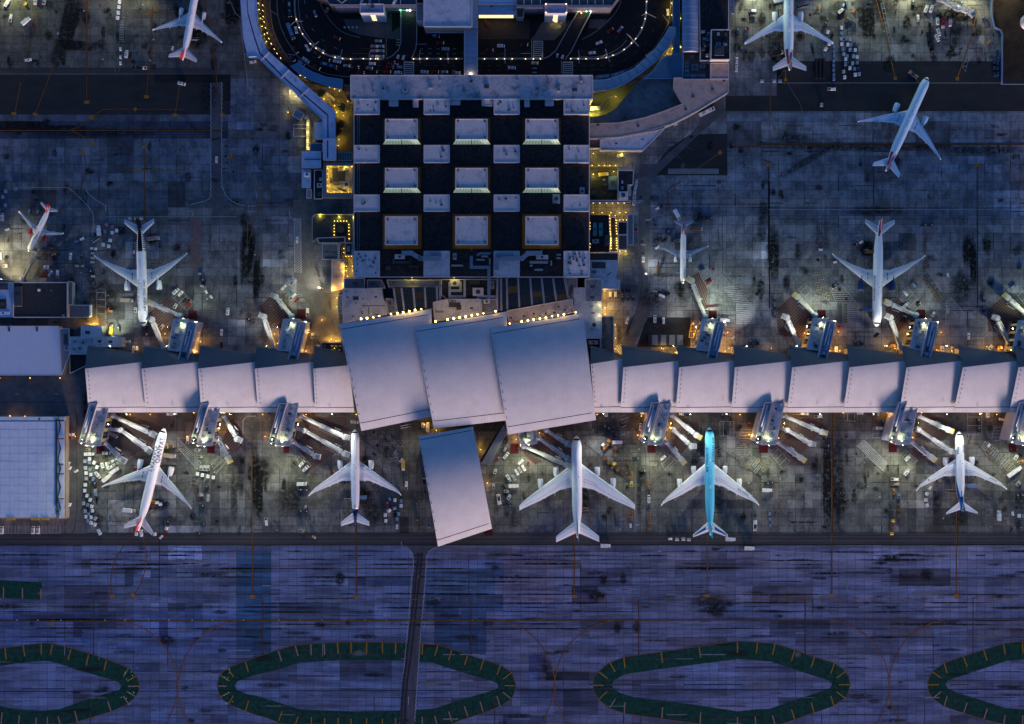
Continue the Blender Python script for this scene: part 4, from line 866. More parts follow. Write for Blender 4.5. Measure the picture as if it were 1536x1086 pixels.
GREENL=M('sky_reflection_glass',(.30,.40,.33),.3,var=.1,emit=(.75,1,.66),power=.09)  # sky reflection on the south panes, put in as colour and glow
AMBERG=M('amber_lit_glass',(.02,.017,.01),.3,var=.3,scale=.6,emit=(1,.62,.06),power=.002)
AMBERB=M('amber_bright_glass',(.03,.023,.01),.3,var=.3,scale=.6,emit=(1,.62,.06),power=.007)
for j,(y0,y1)in enumerate(((179,209),(252.5,282),(325,367))):
 for i,(x0,x1)in enumerate(((578,626),(683.5,731),(788.5,837))):
  zb,zh=zt-.45,6.4;k0=W((x0+x1)/2,(y0+y1)/2,zt+6)
  top=[W(x0,y1,zb+zh),W(x1,y1,zb+zh),W(x1,y0,zb+zh),W(x0,y0,zb+zh)];ex=2.5
  lo=[(top[0].x-ex,top[0].y-ex),(top[1].x+ex,top[1].y-ex),(top[2].x+ex,top[2].y+ex),(top[3].x-ex,top[3].y+ex)]
  sk=MB().prism(xy(top),zb+zh-.2,zb+zh+.5).build('skylight',ROOFW,T)
  for s_ in range(4):
   a0,a1,b0,b1=lo[s_],lo[(s_+1)%4],top[s_],top[(s_+1)%4];mb=MB();mb.add([(*a0,zb),(*a1,zb),(b1 .x,b1 .y,zb+zh-.2),(b0 .x,b0 .y,zb+zh-.2)],[(0,1,2,3)])
   mb.build('glazing',GREENL if s_==0 and j<2 else AMBERG if j<2 else AMBERB,sk)
   mb=MB();n=12
   for k in range(n+1):
    p,r_=lerp(a0,a1,k/n),lerp((b0 .x,b0 .y),(b1 .x,b1 .y),k/n);mb.tube([(*p,zb+.1),(*r_,zb+zh-.1)],.09 if k%6 else.22,4)
   mb.build('mullions',STEELD,sk)
  mb=MB()
  for k,(a,b)in enumerate(zip(top,top[1:]+top[:1])):mb.beam((a.x,a.y,zb+zh+.5+.002*k),(b.x,b.y,zb+zh+.5+.002*k),.5,.35)
  mb.build('rim',PARAPET,sk)
  mb=MB()
  for sx_ in(.08,.92):
   for sy_ in(.1,.9):mb.box(top[0].x+(top[1].x-top[0].x)*sx_,top[0].y+(top[3].y-top[0].y)*sy_,zb+zh+.5,1.0,1.4,.4)
  mb.build('vents',STEELD,sk)
  mb=MB();xm=(top[0].x+top[1].x)/2;mb.beam((xm,top[0].y-ex-1.5,zb+.1),(xm,top[0].y-.2,zb+zh+.3),.5,.3);mb.beam((xm,top[3].y+.2,zb+zh+.3),(xm,top[3].y+ex+1.5,zb+.1),.5,.3);mb.build('maintenance_ladder',STEELD,sk)
U('b2');zd=zt-.45
duct(T,[(885,430),(930,430),(985,462),(1095,462)],zt+4.2,26,name='large_duct',hh=1.6);duct(T,[(1100,440),(1060,440)],zt+4.2,24)
unit(T,862,452,62,28,zd,2.2,PARAPET)
for(x,y,w,h)in((885,485,100,14),(825,480,14,30),(945,510,60,8),(790,520,30,24),(925,480,8,40)):unit(T,x,y,w,h,zd,1.2,STEELD)
duct(T,[(1328,440),(1345,432),(1400,432)],zd,14);duct(T,[(1290,455),(1290,515),(1395,515),(1395,700)],zd,18);duct(T,[(1440,520),(1440,470),(1470,462),(1533,462)],zt+4.1,22,hh=1.5);duct(T,[(1445,440),(1533,440)],zt+4.1,16)
for(x,y,w,h)in((1205,505,70,10),(1190,450,22,40),(1370,450,40,10),(1345,470,50,8),(1400,480,8,40)):unit(T,x,y,w,h,zd,1.3,STEEL)
U('b3');duct(T,[(-20,462),(60,462),(95,432),(170,430)],zt+4.1,26,name='large_duct',hh=1.6);unit(T,180,455,72,26,zd,2.2,PARAPET)
for(x,y,w,h)in((160,485,110,16),(160,530,50,12),(115,505,16,12),(235,490,8,30),(280,440,26,10),(280,460,26,10),(420,60,30,50),(265,105,44,56)):unit(T,x,y,w,h,zd,1.3,STEEL)
U('px')
for k in range(26):unit(T,rg.choice((rg.uniform(640,672),rg.uniform(745,776),rg.uniform(850,880),rg.uniform(536,566))),rg.choice((rg.uniform(175,214),rg.uniform(250,288),rg.uniform(322,372))),rg.uniform(.8,1.8),rg.uniform(.8,1.8),zd,.5,STEELD,name='roof_vent')
m=MB()
for x in(536,539):m.beam(W(x,172,zd),W(x,375,zd),.15,.3)
m.build('roof_rail',STEEL,T);edge_lamp(T,W(618,416.6,zt-2),500,(1,.75,.1));edge_lamp(T,W(681,416.6,zt-2),350,(1,.8,.1))
def atrium(label,pts,beams,z,rows):
 c=mid(qp(pts,z));r=thing('glazed_atrium',label,'glass roof',(c.x,c.y,0));P=qp(pts,z)
 MB().prism(xy(P),0,z-.9).build('wall',WALLD,r)
 TL,TR,BR,BL=P;n=len(beams)-1
 for i in range(n):
  for k in range(rows):
   u0,u1,t0,t1=beams[i],beams[i+1],k/rows,(k+1)/rows
   f=lambda u,t:TL.lerp(TR,u).lerp(BL.lerp(BR,u),t)-Vector((0,0,.35))
   a,b,c_,d=f(u0+.004,t1-.01),f(u1-.004,t1-.01),f(u1-.004,t0+.01),f(u0+.004,t0+.01);MB().quad(a,b,c_,d).build('glass_pane',GLASSD if(i*3+k)%7 else M('dim_lit_glass',(.02,.025,.02),.2,var=0,emit=(1,.7,.15),power=.006),r)
 m=MB()
 for u in beams:m.beam(TL.lerp(TR,u)-Vector((0,0,.3)),BL.lerp(BR,u)-Vector((0,0,.3)),1.3,.6)
 m.build('roof_beams',M('blue_grey_beam',(.24,.27,.36),.5,var=.1),r)
 m=MB();f=lambda u,t:TL.lerp(TR,u).lerp(BL.lerp(BR,u),t)
 for i in range(n):
  for k in range(1,5):u=beams[i]+(beams[i+1]-beams[i])*k/5;m.beam(f(u,0)-Vector((0,0,.33)),f(u,1)-Vector((0,0,.33)),.16,.2)
 for k in range(1,rows*3):m.beam(f(0,k/rows/3)-Vector((0,0,.32)),f(1,k/rows/3)-Vector((0,0,.32)),.16,.2)
 m.build('glazing_bars',STEELD,r)['kind']='stuff'
U('hl');atrium('dark glazed atrium roof between the terminal and the west hall',[(770,222),(1258,212),(1258,415),(805,468)],(0,.17,.42,.67,.93,1),13,4)
U('hr');atrium('larger dark glazed atrium roof between the terminal and the east hall',[(410,345),(1145,345),(1190,572),(410,712)],(0,.055,.14,.31,.49,.66,.83,1),13,4)
U('hl')
b=building('low_building','dirty white flat roof against the west hall, spotted with vents','low building',[(240,235),(645,230),(655,330),(695,395),(705,500),(240,590)],15,ROOFW)
for x,y,w,h in((280,260,12,20),(290,320,16,22),(375,330,60,40),(375,380,12,12),(450,335,24,16),(585,318,28,18),(370,265,8,24),(440,480,20,40),(600,500,40,12),(345,520,30,20),(560,410,250,8),(510,460,8,80)):unit(b,x,y,w,h,14.35,.7,rg.choice((STEELD,STEELD,ROOFG)))
b=building('ribbed_roof_building','grey ribbed metal roof tucked under the terminal south west corner','low building',[(252,122),(465,122),(465,225),(252,228)],11,M('ribbed_blue_metal',(.12,.15,.18),.5,var=.2,ribs=(0,1.1,.35)),par=.25);unit(b,370,175,50,24,10.8,.6,STEELD)
b=building('ribbed_roof_building','small dark ribbed roof beside the glazed atrium west side','low building',[(495,140),(640,140),(685,222),(495,222)],11,MATS['ribbed_blue_metal'],par=.25);unit(b,550,178,28,16,10.8,.6,STEELD)
b=building('ribbed_roof_building','long thin ribbed roof along the north edge of the atrium','low building',[(700,140),(1255,140),(1258,208),(720,210)],11.5,MATS['ribbed_blue_metal'],par=.25)
for x in(770,970,1215):unit(b,x,168,26,16,11.3,.5,STEELD)
b=building('low_building','narrow pale roof sliver between white roof and atrium','low building',[(690,335),(770,340),(800,470),(720,495)],12,ROOFG)
unit(b,735,380,20,30,11.4,.8,STEELD);unit(b,737,465,16,14,11.4,.8,STEELD)
U('b2')
b=building('plant_roof','plant roof of ducts between the two glazed atria','plant roof',[(1110,588),(1440,588),(1440,706),(1145,706),(1110,680)],12,ROOFD)
for L in([(1160,610),(1160,690),(1250,690),(1250,600)],[(1330,700),(1330,690),(1430,690)],[(1170,655),(1225,655),(1225,605)]):duct(b,L,11.4,14,STEEL)
unit(b,1190,610,60,40,11.4,.7,ROOFW);unit(b,1330,662,66,50,11.4,1.5,PARAPET);unit(b,1415,620,26,50,11.4,1.4,ROOFG);unit(b,1310,605,60,20,11.4,.9,STEELD)
edge_lamp(b,Q(1136,650,9),350,(1,.7,.2))
b=building('low_building','stained white roof above the bulbs of the middle hall','low building',[(1062,725),(1142,706),(1348,706),(1348,800),(1068,838)],15,ROOFW)
for x,y,w,h in((1190,740,70,30),(1215,755,30,30),(1290,760,20,12),(1100,780,50,14),(1330,765,12,30),(1175,718,50,20)):unit(b,x,y,w,h,14.35,.8,rg.choice((STEELD,ROOFG,STEEL)))
b=building('low_building','small stained roof with one white unit left of the larger atrium','low building',[(1352,706),(1442,706),(1446,778),(1352,796)],14,ROOFG);unit(b,1382,720,40,26,13.4,1.3,PARAPET)
U('hr')
b=building('low_building','sloping strip of stained pale roof above the east hall bulbs','low building',[(518,705),(1228,575),(1250,720),(540,862)],15,M('pinkish_membrane',(.38,.34,.36),.7,var=.2,scale=.5,spots=.5))
unit(b,1035,725,170,60,14.35,1.2,ROOFW,8)
for x,y in((560,780),(810,735),(1080,660),(945,730),(1150,690),(700,760)):unit(b,x,y,26,22,14.35,.6,STEELD)
b=building('low_building','dark wedge roof at the south east corner of the terminal','low building',[(1150,345),(1285,345),(1280,560),(1205,565)],12.5,ROOFG);unit(b,1210,480,40,130,11.9,1.0,STEELD,20)
U('rb')
b=building('low_building','bright white L shaped roof east of the east hall','low building',[(10,320),(105,320),(105,440),(258,448),(258,780),(110,782),(88,620),(60,560),(5,555)],14,ROOFW)
for x,y,w,h in((170,490,30,14),(215,460,14,12),(170,580,20,24),(190,660,100,70),(40,365,10,10),(170,690,14,14),(180,550,30,10)):unit(b,x,y,w,h,13.35,.9,rg.choice((STEELD,ROOFW,ROOFG)))
edge_lamp(b,Q(240,480,16.5),200,(1,.95,.5));edge_lamp(b,Q(240,575,16.5),200,(1,.95,.5))
b=building('low_building','square stained roof with two star shaped dirt marks','low building',[(110,235),(262,235),(262,446),(110,444)],15,ROOFG);unit(b,175,305,40,24,14.4,.5,STEELD);unit(b,175,405,40,24,14.4,.5,STEELD)
building('low_building','small white roof over the two parked white vans','low building',[(266,245),(428,245),(428,325),(266,325)],12,ROOFW)
b=building('low_building','white and grey stained roof just below the long dark one','low building',[(152,72),(412,72),(392,236),(152,236)],12,ROOFW);unit(b,235,110,130,60,11.4,.5,STEELD);unit(b,330,190,50,8,11.4,.5,STEELD,-40);unit(b,190,170,50,30,11.4,.4,ROOFG)
b=building('low_building','long dark roof edged by a row of warm lamps','low building',[(150,-4),(412,-4),(412,66),(150,66)],12.5,M('brown_dark_roof',(.04,.034,.03),.85,var=.3),par=.4)
b=building('low_building','long grey brown roof strip by the orange lit service road','low building',[(262,580),(372,580),(372,960),(248,960)],11,M('dirty_brown_roof',(.14,.12,.11),.85,var=.3,scale=.4,spots=.5));unit(b,345,605,24,24,10.4,.9,STEELD);unit(b,290,675,30,20,10.4,.4,STEELD);unit(b,290,865,30,20,10.4,.4,STEELD)
b=building('low_building','dark yard roof with one white plant box beside the east hall','low building',[(112,784),(246,784),(246,962),(150,1005)],8,ROOFD);unit(b,185,822,90,36,7.4,1.6,PARAPET);[unit(b,x,865,12,10,7.4,.5,STEEL)for x in(150,180,205)]
for p,e in(((290,345),1.6),((292,500),2.2),((296,560),1.5),((385,660),.8),((388,780),.9),((384,880),1.2),((430,940),.9),((830,880),.5),((940,915),.6)):edge_lamp(b,Q(*p,5.5),SODIUM*e,(1,.58,.12))
b=thing('container_shed','open shed of four grey roof panels below two parked white cars','shed',Q(850,800),None)
MB().prism(xy(qp([(700,750),(1015,750),(1015,850),(700,850)],3)),0,2.9).build('wall',WALLD,b)
for x in(725,805,885,960):P=qp(rect(x,752,x+50,846),3.6);MB().prism(xy(P),2.95,3.6).build('roof_panel',M('grey_blue_panel',(.15,.18,.22),.6,var=.1),b)
b=thing('steel_rack','yellow steel rack standing beside the long bridge gatehouse','rack',Q(1105,730))
m=MB()
for a,c_ in(((1065,775),(1085,660)),((1105,775),(1145,655)),((1070,720),(1120,715)),((1080,690),(1130,685)),((1065,775),(1105,775)),((1085,658),(1145,655))):m.beam(Q(*a,3),Q(*c_,3),.35,.35)
for a in((1065,775),(1085,660),(1105,775),(1145,655)):p=Q(*a);m.box(p.x,p.y,0,.3,.3,3.0)
m.build('frame',YELLOWP,b)
U('a3')
r=building('canopy','curved teal canopy along the outside of the east road bend','canopy',[(485,480),(560,478),(640,455),(730,410),(800,350),(860,290),(910,220),(945,160),(980,165),(975,210),(930,290),(860,370),(770,440),(680,500),(590,535),(485,545)],8,TEAL,WALLD,.3,M('teal_edge',(.16,.28,.42),.5,var=.1))
m=MB()
for a,c_ in(((560,478),(570,540)),((640,455),(665,508)),((730,410),(765,445)),((800,350),(840,390)),((860,290),(905,325)),((910,220),(950,250)),((600,468),(620,526)),((690,430),(715,475)),((765,382),(805,415)),((830,322),(872,350)),((885,258),(930,285))):m.beam(Q(*a,8),Q(*c_,8),.25,.12)
m.build('ribs',M('teal_rib',(.05,.12,.2),.5,var=0),r)
m=MB()
for p in((520,520),(650,490),(770,420),(880,310),(950,200)):w=Q(*p);m.cyl(w.x,w.y,0,.3,7.6,8)
m.build('columns',STEEL,r)
building('canopy','flat dark teal canopy inside the east corner of the forecourt','canopy',[(1022,320),(1022,470),(790,470),(850,420),(885,370),(905,345),(960,328)],8.5,M('dark_teal_roof',(.045,.12,.19),.5,var=.12),WALLD,.25,TEAL)
building('flat_roof_building','smooth stained grey green roof inside the curve of the tan roof','low building',[(790,478),(965,475),(970,560),(1015,618),(800,700),(640,734),(462,737),(462,706),(560,690),(620,655),(700,560),(760,490)],6,M('green_grey_roof',(.13,.145,.155),.8,var=.4,scale=.06,spots=.5),par=.4,pm=M('green_edge',(.12,.13,.12),.7,var=.1))
m=MB();TR=building('curved_building','long curved tan metal roof sweeping down to the terminal side','building',[(970,466),(1020,466),(1020,476),(1297,476),(1297,550),(1150,640),(1060,690),(960,740),(800,790),(640,820),(462,830),(462,741),(640,736),(800,703),(920,662),(1022,622),(968,532)],11,TANROOF,WALLC,.4,M('tan_parapet',(.45,.36,.31),.7,var=.1))
for x,y in((755,755),(1085,578),(1040,655),(515,748),(1200,535),(1270,483)):unit(TR,x,y,16,12,10.65,.5,STEELD)
b=building('low_building','white wedge roof with dark joints under the curved tan roof','low building',[(530,836),(700,815),(850,786),(918,766),(785,900),(530,898)],9,M('white_wedge_membrane',(.46,.48,.54),.6,var=.2,spots=.35),M('pale_pink_wall',(.42,.35,.32),.8,var=.1),.5)
for x in(610,670,730,790):duct(b,[(x,822-(x-610)*.18),(x,896)],8.55,4,ROOFG,'roof_seam',.1)
unit(b,625,860,16,10,8.5,.4,STEELD);unit(b,782,835,12,8,8.5,.4,STEELD)
building('low_building','brown flat roof stub between the tan roof and the terminal','low building',[(463,833),(527,836),(527,886),(463,886)],8,M('brown_roof',(.10,.075,.065),.85,var=.3))
b=building('tower_block','dark roofed tower block with white rim beside the top right jet','tower block',[(1195,178),(1305,178),(1305,355),(1192,355)],19,ROOFD,M('tan_wall',(.45,.35,.29),.8,var=.1),.8,M('white_rim',(.5,.5,.55),.6,var=.1))
unit(b,1240,305,60,60,18.3,1.6,STEELD);unit(b,1235,205,16,20,18.3,.8,STEEL);unit(b,1280,205,14,20,18.3,.8,STEELD);unit(b,1235,265,30,20,18.3,1.0,DUCT);unit(b,1275,265,24,14,18.3,1.0,DUCT)
building('low_building','square tan roof directly below the white rimmed tower block','low building',[(1190,378),(1297,378),(1297,472),(1190,472)],12,TANROOF,par=.4)
b=building('plant_roof','brown sunken roof with teal plant units north of the tan roof','plant roof',[(1026,312),(1126,312),(1130,378),(1188,378),(1188,472),(1026,472)],7,M('brown_roof'))
for x,y,w,h in((1095,405,40,40),(1140,400,34,26),(1045,390,24,40),(1045,440,26,50),(1110,455,100,20),(1080,340,20,20)):unit(b,x,y,w,h,6.4,1.4,M('teal_unit',(.10,.17,.24),.5,.2,var=.1))
b=thing('vaulted_building','blue ribbed barrel vault roof right of the east road bend','building',Q(1069,150))
P=qp([(1020,-60),(1118,-60),(1118,310),(1020,310)],12);MB().prism(xy(P),0,11.5).build('wall',WALLD,b)
ring=lambda y:[Vector((lerp(xy(P)[0],xy(P)[1],k/10)[0],y,11.5+3.0*math.sin(math.pi*k/10)))for k in range(11)]
y0,y1=P[0].y,P[2].y;MB().loft([ring(y0),ring(y1)],closed=False).build('vault',M('blue_vault_metal',(.20,.27,.40),.4,.2,var=.1,stretch=(1,.1,1)),b,fix=True)
MB().add(ring(y1)+[Vector((P[2].x,y1,11.5)),Vector((P[3].x,y1,11.5))],[tuple(range(11))]).build('gable',PARAPET,b)
for k in range(9):
 m=MB();yy=y0+(y1-y0)*(k+.5)/9;m.loft([[p+Vector((0,0,.12))for p in ring(yy-.25)],[p+Vector((0,0,.12))for p in ring(yy+.25)]],closed=False).build('rib',M('pale_rib',(.34,.42,.58),.4,var=0),b)
b=building('flat_roof_building','black flat roof with plant between the blue vault and tower','building',[(1121,-60),(1297,-60),(1297,176),(1192,178),(1190,362),(1128,362)],12,ROOFD)
for k in range(14):unit(b,rg.uniform(1135,1185),rg.uniform(190,345),rg.uniform(10,26),rg.uniform(10,22),11.4,rg.uniform(.6,1.6),rg.choice((DUCT,STEELD,STEEL)))
for x,y in((1310,-10),(1322,40)):unit(b,x,y,16,90,8,1.5,DUCT)
b=building('canopy','long narrow teal canopy strip west of the blue vault','canopy',[(963,-60),(1003,-60),(1003,318),(966,325)],7.5,M('dark_teal_roof'),WALLD,.25,TEAL)
for p,e in(((955,20),.8),((955,90),.8),((1010,110),.9),((1008,280),.7),((960,290),.7),((930,320),.5)):edge_lamp(b,Q(*p,4),500*e,(1,.72,.08))
b=thing('garden_wall','low curved wall with lamps beside the yellow lit drive','wall',Q(560,600));P=[Q(x,y)for x,y in smooth([(530,640),(545,610),(570,588),(600,578),(622,580)],4)];m=MB()
for a,c_ in zip(P,P[1:]):m.beam(a,c_,.5,.8)
m.build('wall_run',KERB,b)
for p,e in(((480,650),4),((470,610),3.4),((475,690),3.0),((622,578),.8),((720,540),.3)):edge_lamp(b,Q(*p,5),600*e,(1,.86,.16))
U('rl')
b=building('yard_building','dark pit yard with a yellow lit truck inside','yard building',[(24,180),(282,180),(282,478),(24,478)],2.0,M('dark_pit_floor',(.035,.033,.028),.9,var=.4),WALLD,.8,M('dim_wall',(.10,.095,.09),.8,var=.2))
unit(b,170,350,30,24,1.3,.8,STEELD);unit(b,165,420,24,20,1.3,.6,STEELD);unit(b,60,420,40,50,1.3,1.2,WALLD);unit(b,155,300,26,16,1.3,.8,STEEL);unit(b,235,330,80,130,1.3,1.0,M('teal_unit'));edge_lamp(b,Q(60,250,6),900,(1,.86,.2));edge_lamp(b,Q(245,225,6),600,(1,.86,.2))
b=building('yard_building','dark roofed block with a white plant corner east of the pit yard','yard building',[(285,215),(425,215),(420,345),(375,345),(372,480),(285,480)],9,ROOFD,WALLC,.5)
unit(b,330,440,80,70,8.4,1.2,ROOFW);unit(b,322,320,16,30,8.4,1,STEEL);unit(b,322,375,22,30,8.4,1,DUCT);unit(b,390,400,24,90,5,1,STEEL);unit(b,340,200,110,20,8.4,.8,WALLC)
b=building('canopy','thin blue canopy beam with four warm lamps under it','canopy',[(24,488),(400,488),(400,504),(24,504)],6,M('blue_beam',(.07,.13,.28),.5,var=.1),WALLD,.2)
for x in(60,120,182,235,284,340):edge_lamp(b,Q(x,511,5),100,(1,.66,.08))
for x in(60,140,220,300,355):edge_lamp(b,Q(x,597,3.5),110,(1,.66,.06))
for x in(50,110,160,210,260):edge_lamp(b,Q(x,170,3.5),80,(1,.62,.05))
for x in(60,320):edge_lamp(b,Q(x,62,4),260,(1,.72,.06))
b=building('yard_building','dark yard with two long teal skylights','yard building',[(24,622),(200,622),(200,950),(24,950)],5,M('dark_yard_roof',(.02,.022,.022),.85,var=.3),WALLD,.5,WALLD)
for x in(73,127):unit(b,x,750,36,122,4.5,1.0,M('teal_skylight',(.06,.24,.26),.3,var=.15),name='skylight')
unit(b,80,857,62,36,4.5,.8,STEEL);unit(b,182,850,40,96,4.5,1.2,M('dim_wall'))
for y in(690,720,745,880,910):edge_lamp(b,Q(31,y,4.6),60,(1,.8,.1))
for x in(40,75,105,135,165,195):edge_lamp(b,Q(x,960,4.8),60,(1,.66,.08))
b=building('walled_walk','brown walkway roof edged by rows of amber lamps','walkway roof',[(215,640),(262,640),(262,668),(282,668),(282,950),(212,950),(218,800)],4.0,M('brown_dark_roof'),WALLD,.3)
for p in((207,625),(207,650),(208,680),(210,710),(211,740),(212,770),(215,792),(259,625),(268,668),(300,664),(330,664),(360,664),(267,690),(267,715),(268,740),(269,765),(272,788)):edge_lamp(b,Q(*p,4.4),40,(1,.62,.04))
for y in(830,850,872,895,922):edge_lamp(b,Q(222,y,4.6),50,(1,.75,.15));edge_lamp(b,Q(270,y,4.6),50,(1,.75,.15))
building('yard_building','dark low roof east of the amber lamp walkway','yard building',[(285,682),(366,682),(366,795),(285,795)],6,ROOFD,WALLD,.4)
building('yard_building','brown grey roof square with a white unit by the lamp rows','yard building',[(288,802),(366,802),(366,930),(288,930)],5,M('brown_roof'),WALLD,.4)
b=building('yard_building','tall thin grey canopy beside the service road kerb','canopy',[(372,620),(422,606),(422,890),(372,890)],5,M('pale_grey_roof',(.16,.15,.16),.8,var=.2),WALLD,.3);edge_lamp(b,Q(355,945,4),350,(1,.8,.15));edge_lamp(b,Q(300,945,4),250,(1,.8,.15))
b=thing('barrier_wall','white concrete bollard wall south of the lamp yard','wall',Q(392,968));m=MB();m.beam(Q(358,970),Q(428,970),1.4,1.0);m.build('wall_run',KERB,b)
for y in(965,990,1020,1050):edge_lamp(b,Q(284,y,4.5),60,(1,.7,.1))
U('px')
BP=thing('bent_pier','pale blue bent pier roof with a dark slot along it','pier',W(435,110));z=12
right=[(386,-30),(384,0),(386,36),(398.5,72),(403,78),(432.6,104),(460,129),(503,168),(503,207.5)]
gapr=[(371,-30),(371,0),(372.5,20),(382,54),(390.5,79),(422.5,111.5),(443,130),(492.6,172),(492.8,207.5)]
gapl=[(369.5,-30),(369.5,0),(371,20.5),(380.4,55),(388.8,80.5),(421.2,113),(441.6,131.2),(490.8,173.2),(491,207.5)]
left=[(360,-30),(361,0),(365,56),(372,85),(384.8,84),(420.5,118.5),(434,130.5),(484,180),(484,207.5)]
for a,b_,nm in((right,gapr,'roof_strip'),(gapl,left,'roof_strip')):
 for k in range(len(a)-1):
  P=[W(*p,z)for p in(a[k],a[k+1],b_[k+1],b_[k])];MB().prism(xy(P),9.5,z).build(nm,BLUEROOF,BP)
P=[W(*p,9.4)for p in right+left[::-1]];MB().prism(xy(P),0,9.4).build('wall',M('pier_dark_wall',(.03,.04,.06),.6,var=.1),BP)
m=MB()
for a,b_ in((right[0:],0),):[m.beam(W(*p,z),W(*q_,z),.5,.35)for p,q_ in zip(right,right[1:])];[m.beam(W(*p,z),W(*q_,z),.5,.35)for p,q_ in zip(left,left[1:])]
m.build('roof_edge',M('pier_edge_blue',(.20,.33,.62),.4,var=.1),BP)
for a,b_ in(((392,90),(404,78)),((421,118),(433,105)),((450,145),(463.5,132.5))):
 m=MB();m.beam(W(*a,z+.05),W(*b_,z+.05),.8,.5);m.build('roof_joint',PARAPET,BP)
for k in range(14):
 m=MB();i=rg.randint(2,7);p=lerp(lerp(right[i],right[i+1]if i<8 else right[i],rg.random()),lerp(gapr[i],gapr[min(i+1,8)],.5),.5);w=W(*p,z);m.box(w.x,w.y,z,.8,.8,.3);m.build('roof_vent',STEEL,BP)
roofed(BP,'end_roof',rect(485,208,504,240),13,BLUEROOF,WALLD,0,.3,PARAPET);m=MB();m.beam(W(491.5,210.5,12.8),W(491.5,237,12.8),1.0,.12);m.build('slot',SEAM,BP)
roofed(BP,'side_roof',rect(472,184,490.5,209),11,ROOFW,WALLD,0,.3,PARAPET)
U('lt')
b=building('low_building','pale roof with a long dark pipe at the foot of the bent pier','low building',rect(140,648,308,795),8,BLUEROOF,WALLD,.4);duct(b,[(165,720),(308,718)],7.7,8,STEELD,'pipe',.4)
b=building('low_building','narrow pale roof with a bright white box on it','low building',rect(140,812,216,975),6,BLUEROOF,WALLD,.3);unit(b,186,857,58,38,5.8,1.6,WHITE)
building('low_building','short narrow pale roof below the white box roof','low building',rect(182,988,222,1070),5,ROOFG,WALLD,.3)
b=building('plant_roof','dark plant strip beside the yellow lit pit','plant roof',rect(250,815,325,1075),5,ROOFD,WALLD,.4);unit(b,298,955,44,40,4.6,1.4,ROOFW);unit(b,310,900,30,28,4.6,1.2,STEEL);unit(b,300,1030,40,30,4.6,1.2,STEELD)
building('low_building','dark green roof square west of the pier end','low building',rect(213,572,325,645),7,M('dark_teal_roof'),WALLD,.3)
b=building('glass_link','small teal glass roof between pier end and terminal','glass roof',rect(455,652,592,730),6,M('teal_glass',(.04,.11,.12),.2,var=.1),WALLD,.3,STEEL);[duct(b,[(x,655),(x,728)],5.8,3,STEEL,'glazing_bar',.15)for x in(475,498,520,543,566)]
b=thing('lit_court','sunken court flooded with yellow light at the terminal west side','courtyard',Q(480,900))
outer,inner=rect(330,745,604,1066),rect(362,776,598,1024)
for k in range(4):
 P=qp([outer[k],outer[(k+1)%4],inner[(k+1)%4],inner[k]],6);MB().prism(xy(P),0,6+.01*k).build('wall',M('court_wall',(.20,.19,.22),.8,var=.2),b)
MB().flat(xy(qp(inner,.1)),.1).build('floor',M('court_floor',(.40,.36,.25),.8,var=.3),b)
for x,y,w,h,hh in((446,860,36,120,2.5),(545,950,62,60,3.0),(542,806,50,34,3.2),(498,870,60,90,1.4),(455,945,60,10,1.2),(420,860,10,130,1.2),(398,905,20,40,1.2),(520,1000,40,14,1.0),(480,985,40,10,.8)):unit(b,x,y,w,h,.12,hh,rg.choice((STEELD,ROOFG,STEELD))if hh<3 else ROOFW,name='chiller')
for x,y in((372,800),(372,850),(372,900),(372,955),(372,1005),(430,1012),(500,1014),(560,1014),(400,786),(470,786),(530,786),(590,786)):edge_lamp(b,Q(x,y,4.5),150,(1,.70,.06))
for i_,(x,y,e)in enumerate(sorted(((300,130,1.6),(345,180,1.2),(440,240,.7),(460,300,1.8),(520,330,1.3),(480,545,1.2),(470,600,.7),(560,200,.4),(40,130,.8),(20,300,.4)),key=lambda v:v[1])):
 p=Q(x,y,0);g=thing('garden_lamp','amber post lamp, %s from the top in the yards by the bent pier'%nth(i_+1),'lamp',p,'amber post lamps by the bent pier');m=MB();m.cyl(p.x,p.y,0,.12,3.2,6);o=m.build('lamp_post',STEELD,g);edge_lamp(g,p+Vector((0,0,3.3)),420*e,(1,.66,.07))
for x,y,rr_,nm in((510,250,28,'oval planting ring in the amber lit court'),(500,400,26,'lower planting ring beside the pier end')):
 o=thing('planter',nm,'planter',Q(x,y));m=MB();P=[Q(x+rr_*math.cos(t*math.pi/8),y+rr_*1.6*math.sin(t*math.pi/8))for t in range(16)]
 for a,c_ in zip(P,P[1:]+P[:1]):m.beam(a,c_,.5,.7)
 m.build('rim',KERB,o);MB().flat(xy(P),.3).build('soil',M('earth'),o)
o=thing('bench_wall','straight pale bench wall in the amber lit court','wall',Q(395,150));m=MB();m.beam(Q(355,115),Q(435,185),2.0,.9);m.build('wall_run',M('bench_concrete',(.40,.36,.28),.8,var=.15),o)
def leaf_tree(label,x,y,rad,hh,seed,dark=True):
 rg_=random.Random(seed);p=Q(x,y);r=thing('tree',label,'tree',p,'trees and palms by the terminal');m=MB();m.cyl(p.x,p.y,0,.3,hh*.7,7,.15);m.build('trunk',M('bark',(.08,.06,.04),.9,var=.3),r)
 m=MB()
 for k in range(420):
  d=Vector((rg_.gauss(0,1),rg_.gauss(0,1),rg_.gauss(0,.7)));d.normalize();d*=rad*rg_.uniform(.3,1.05)*(1+.3*math.sin(5*math.atan2(d.y,d.x)));c_=Vector((p.x,p.y,hh*.75))+d
  u=Vector((rg_.uniform(-1,1),rg_.uniform(-1,1),rg_.uniform(-.4,.4))).normalized()*.38;v=u.cross(Vector((rg_.uniform(-1,1),rg_.uniform(-1,1),1))).normalized()*.24;m.quad(c_-u-v,c_+u-v,c_+u+v,c_-u+v)
 m.build('crown',M('leaves',(.055,.07,.025),.8,var=.4,scale=1.5),r)
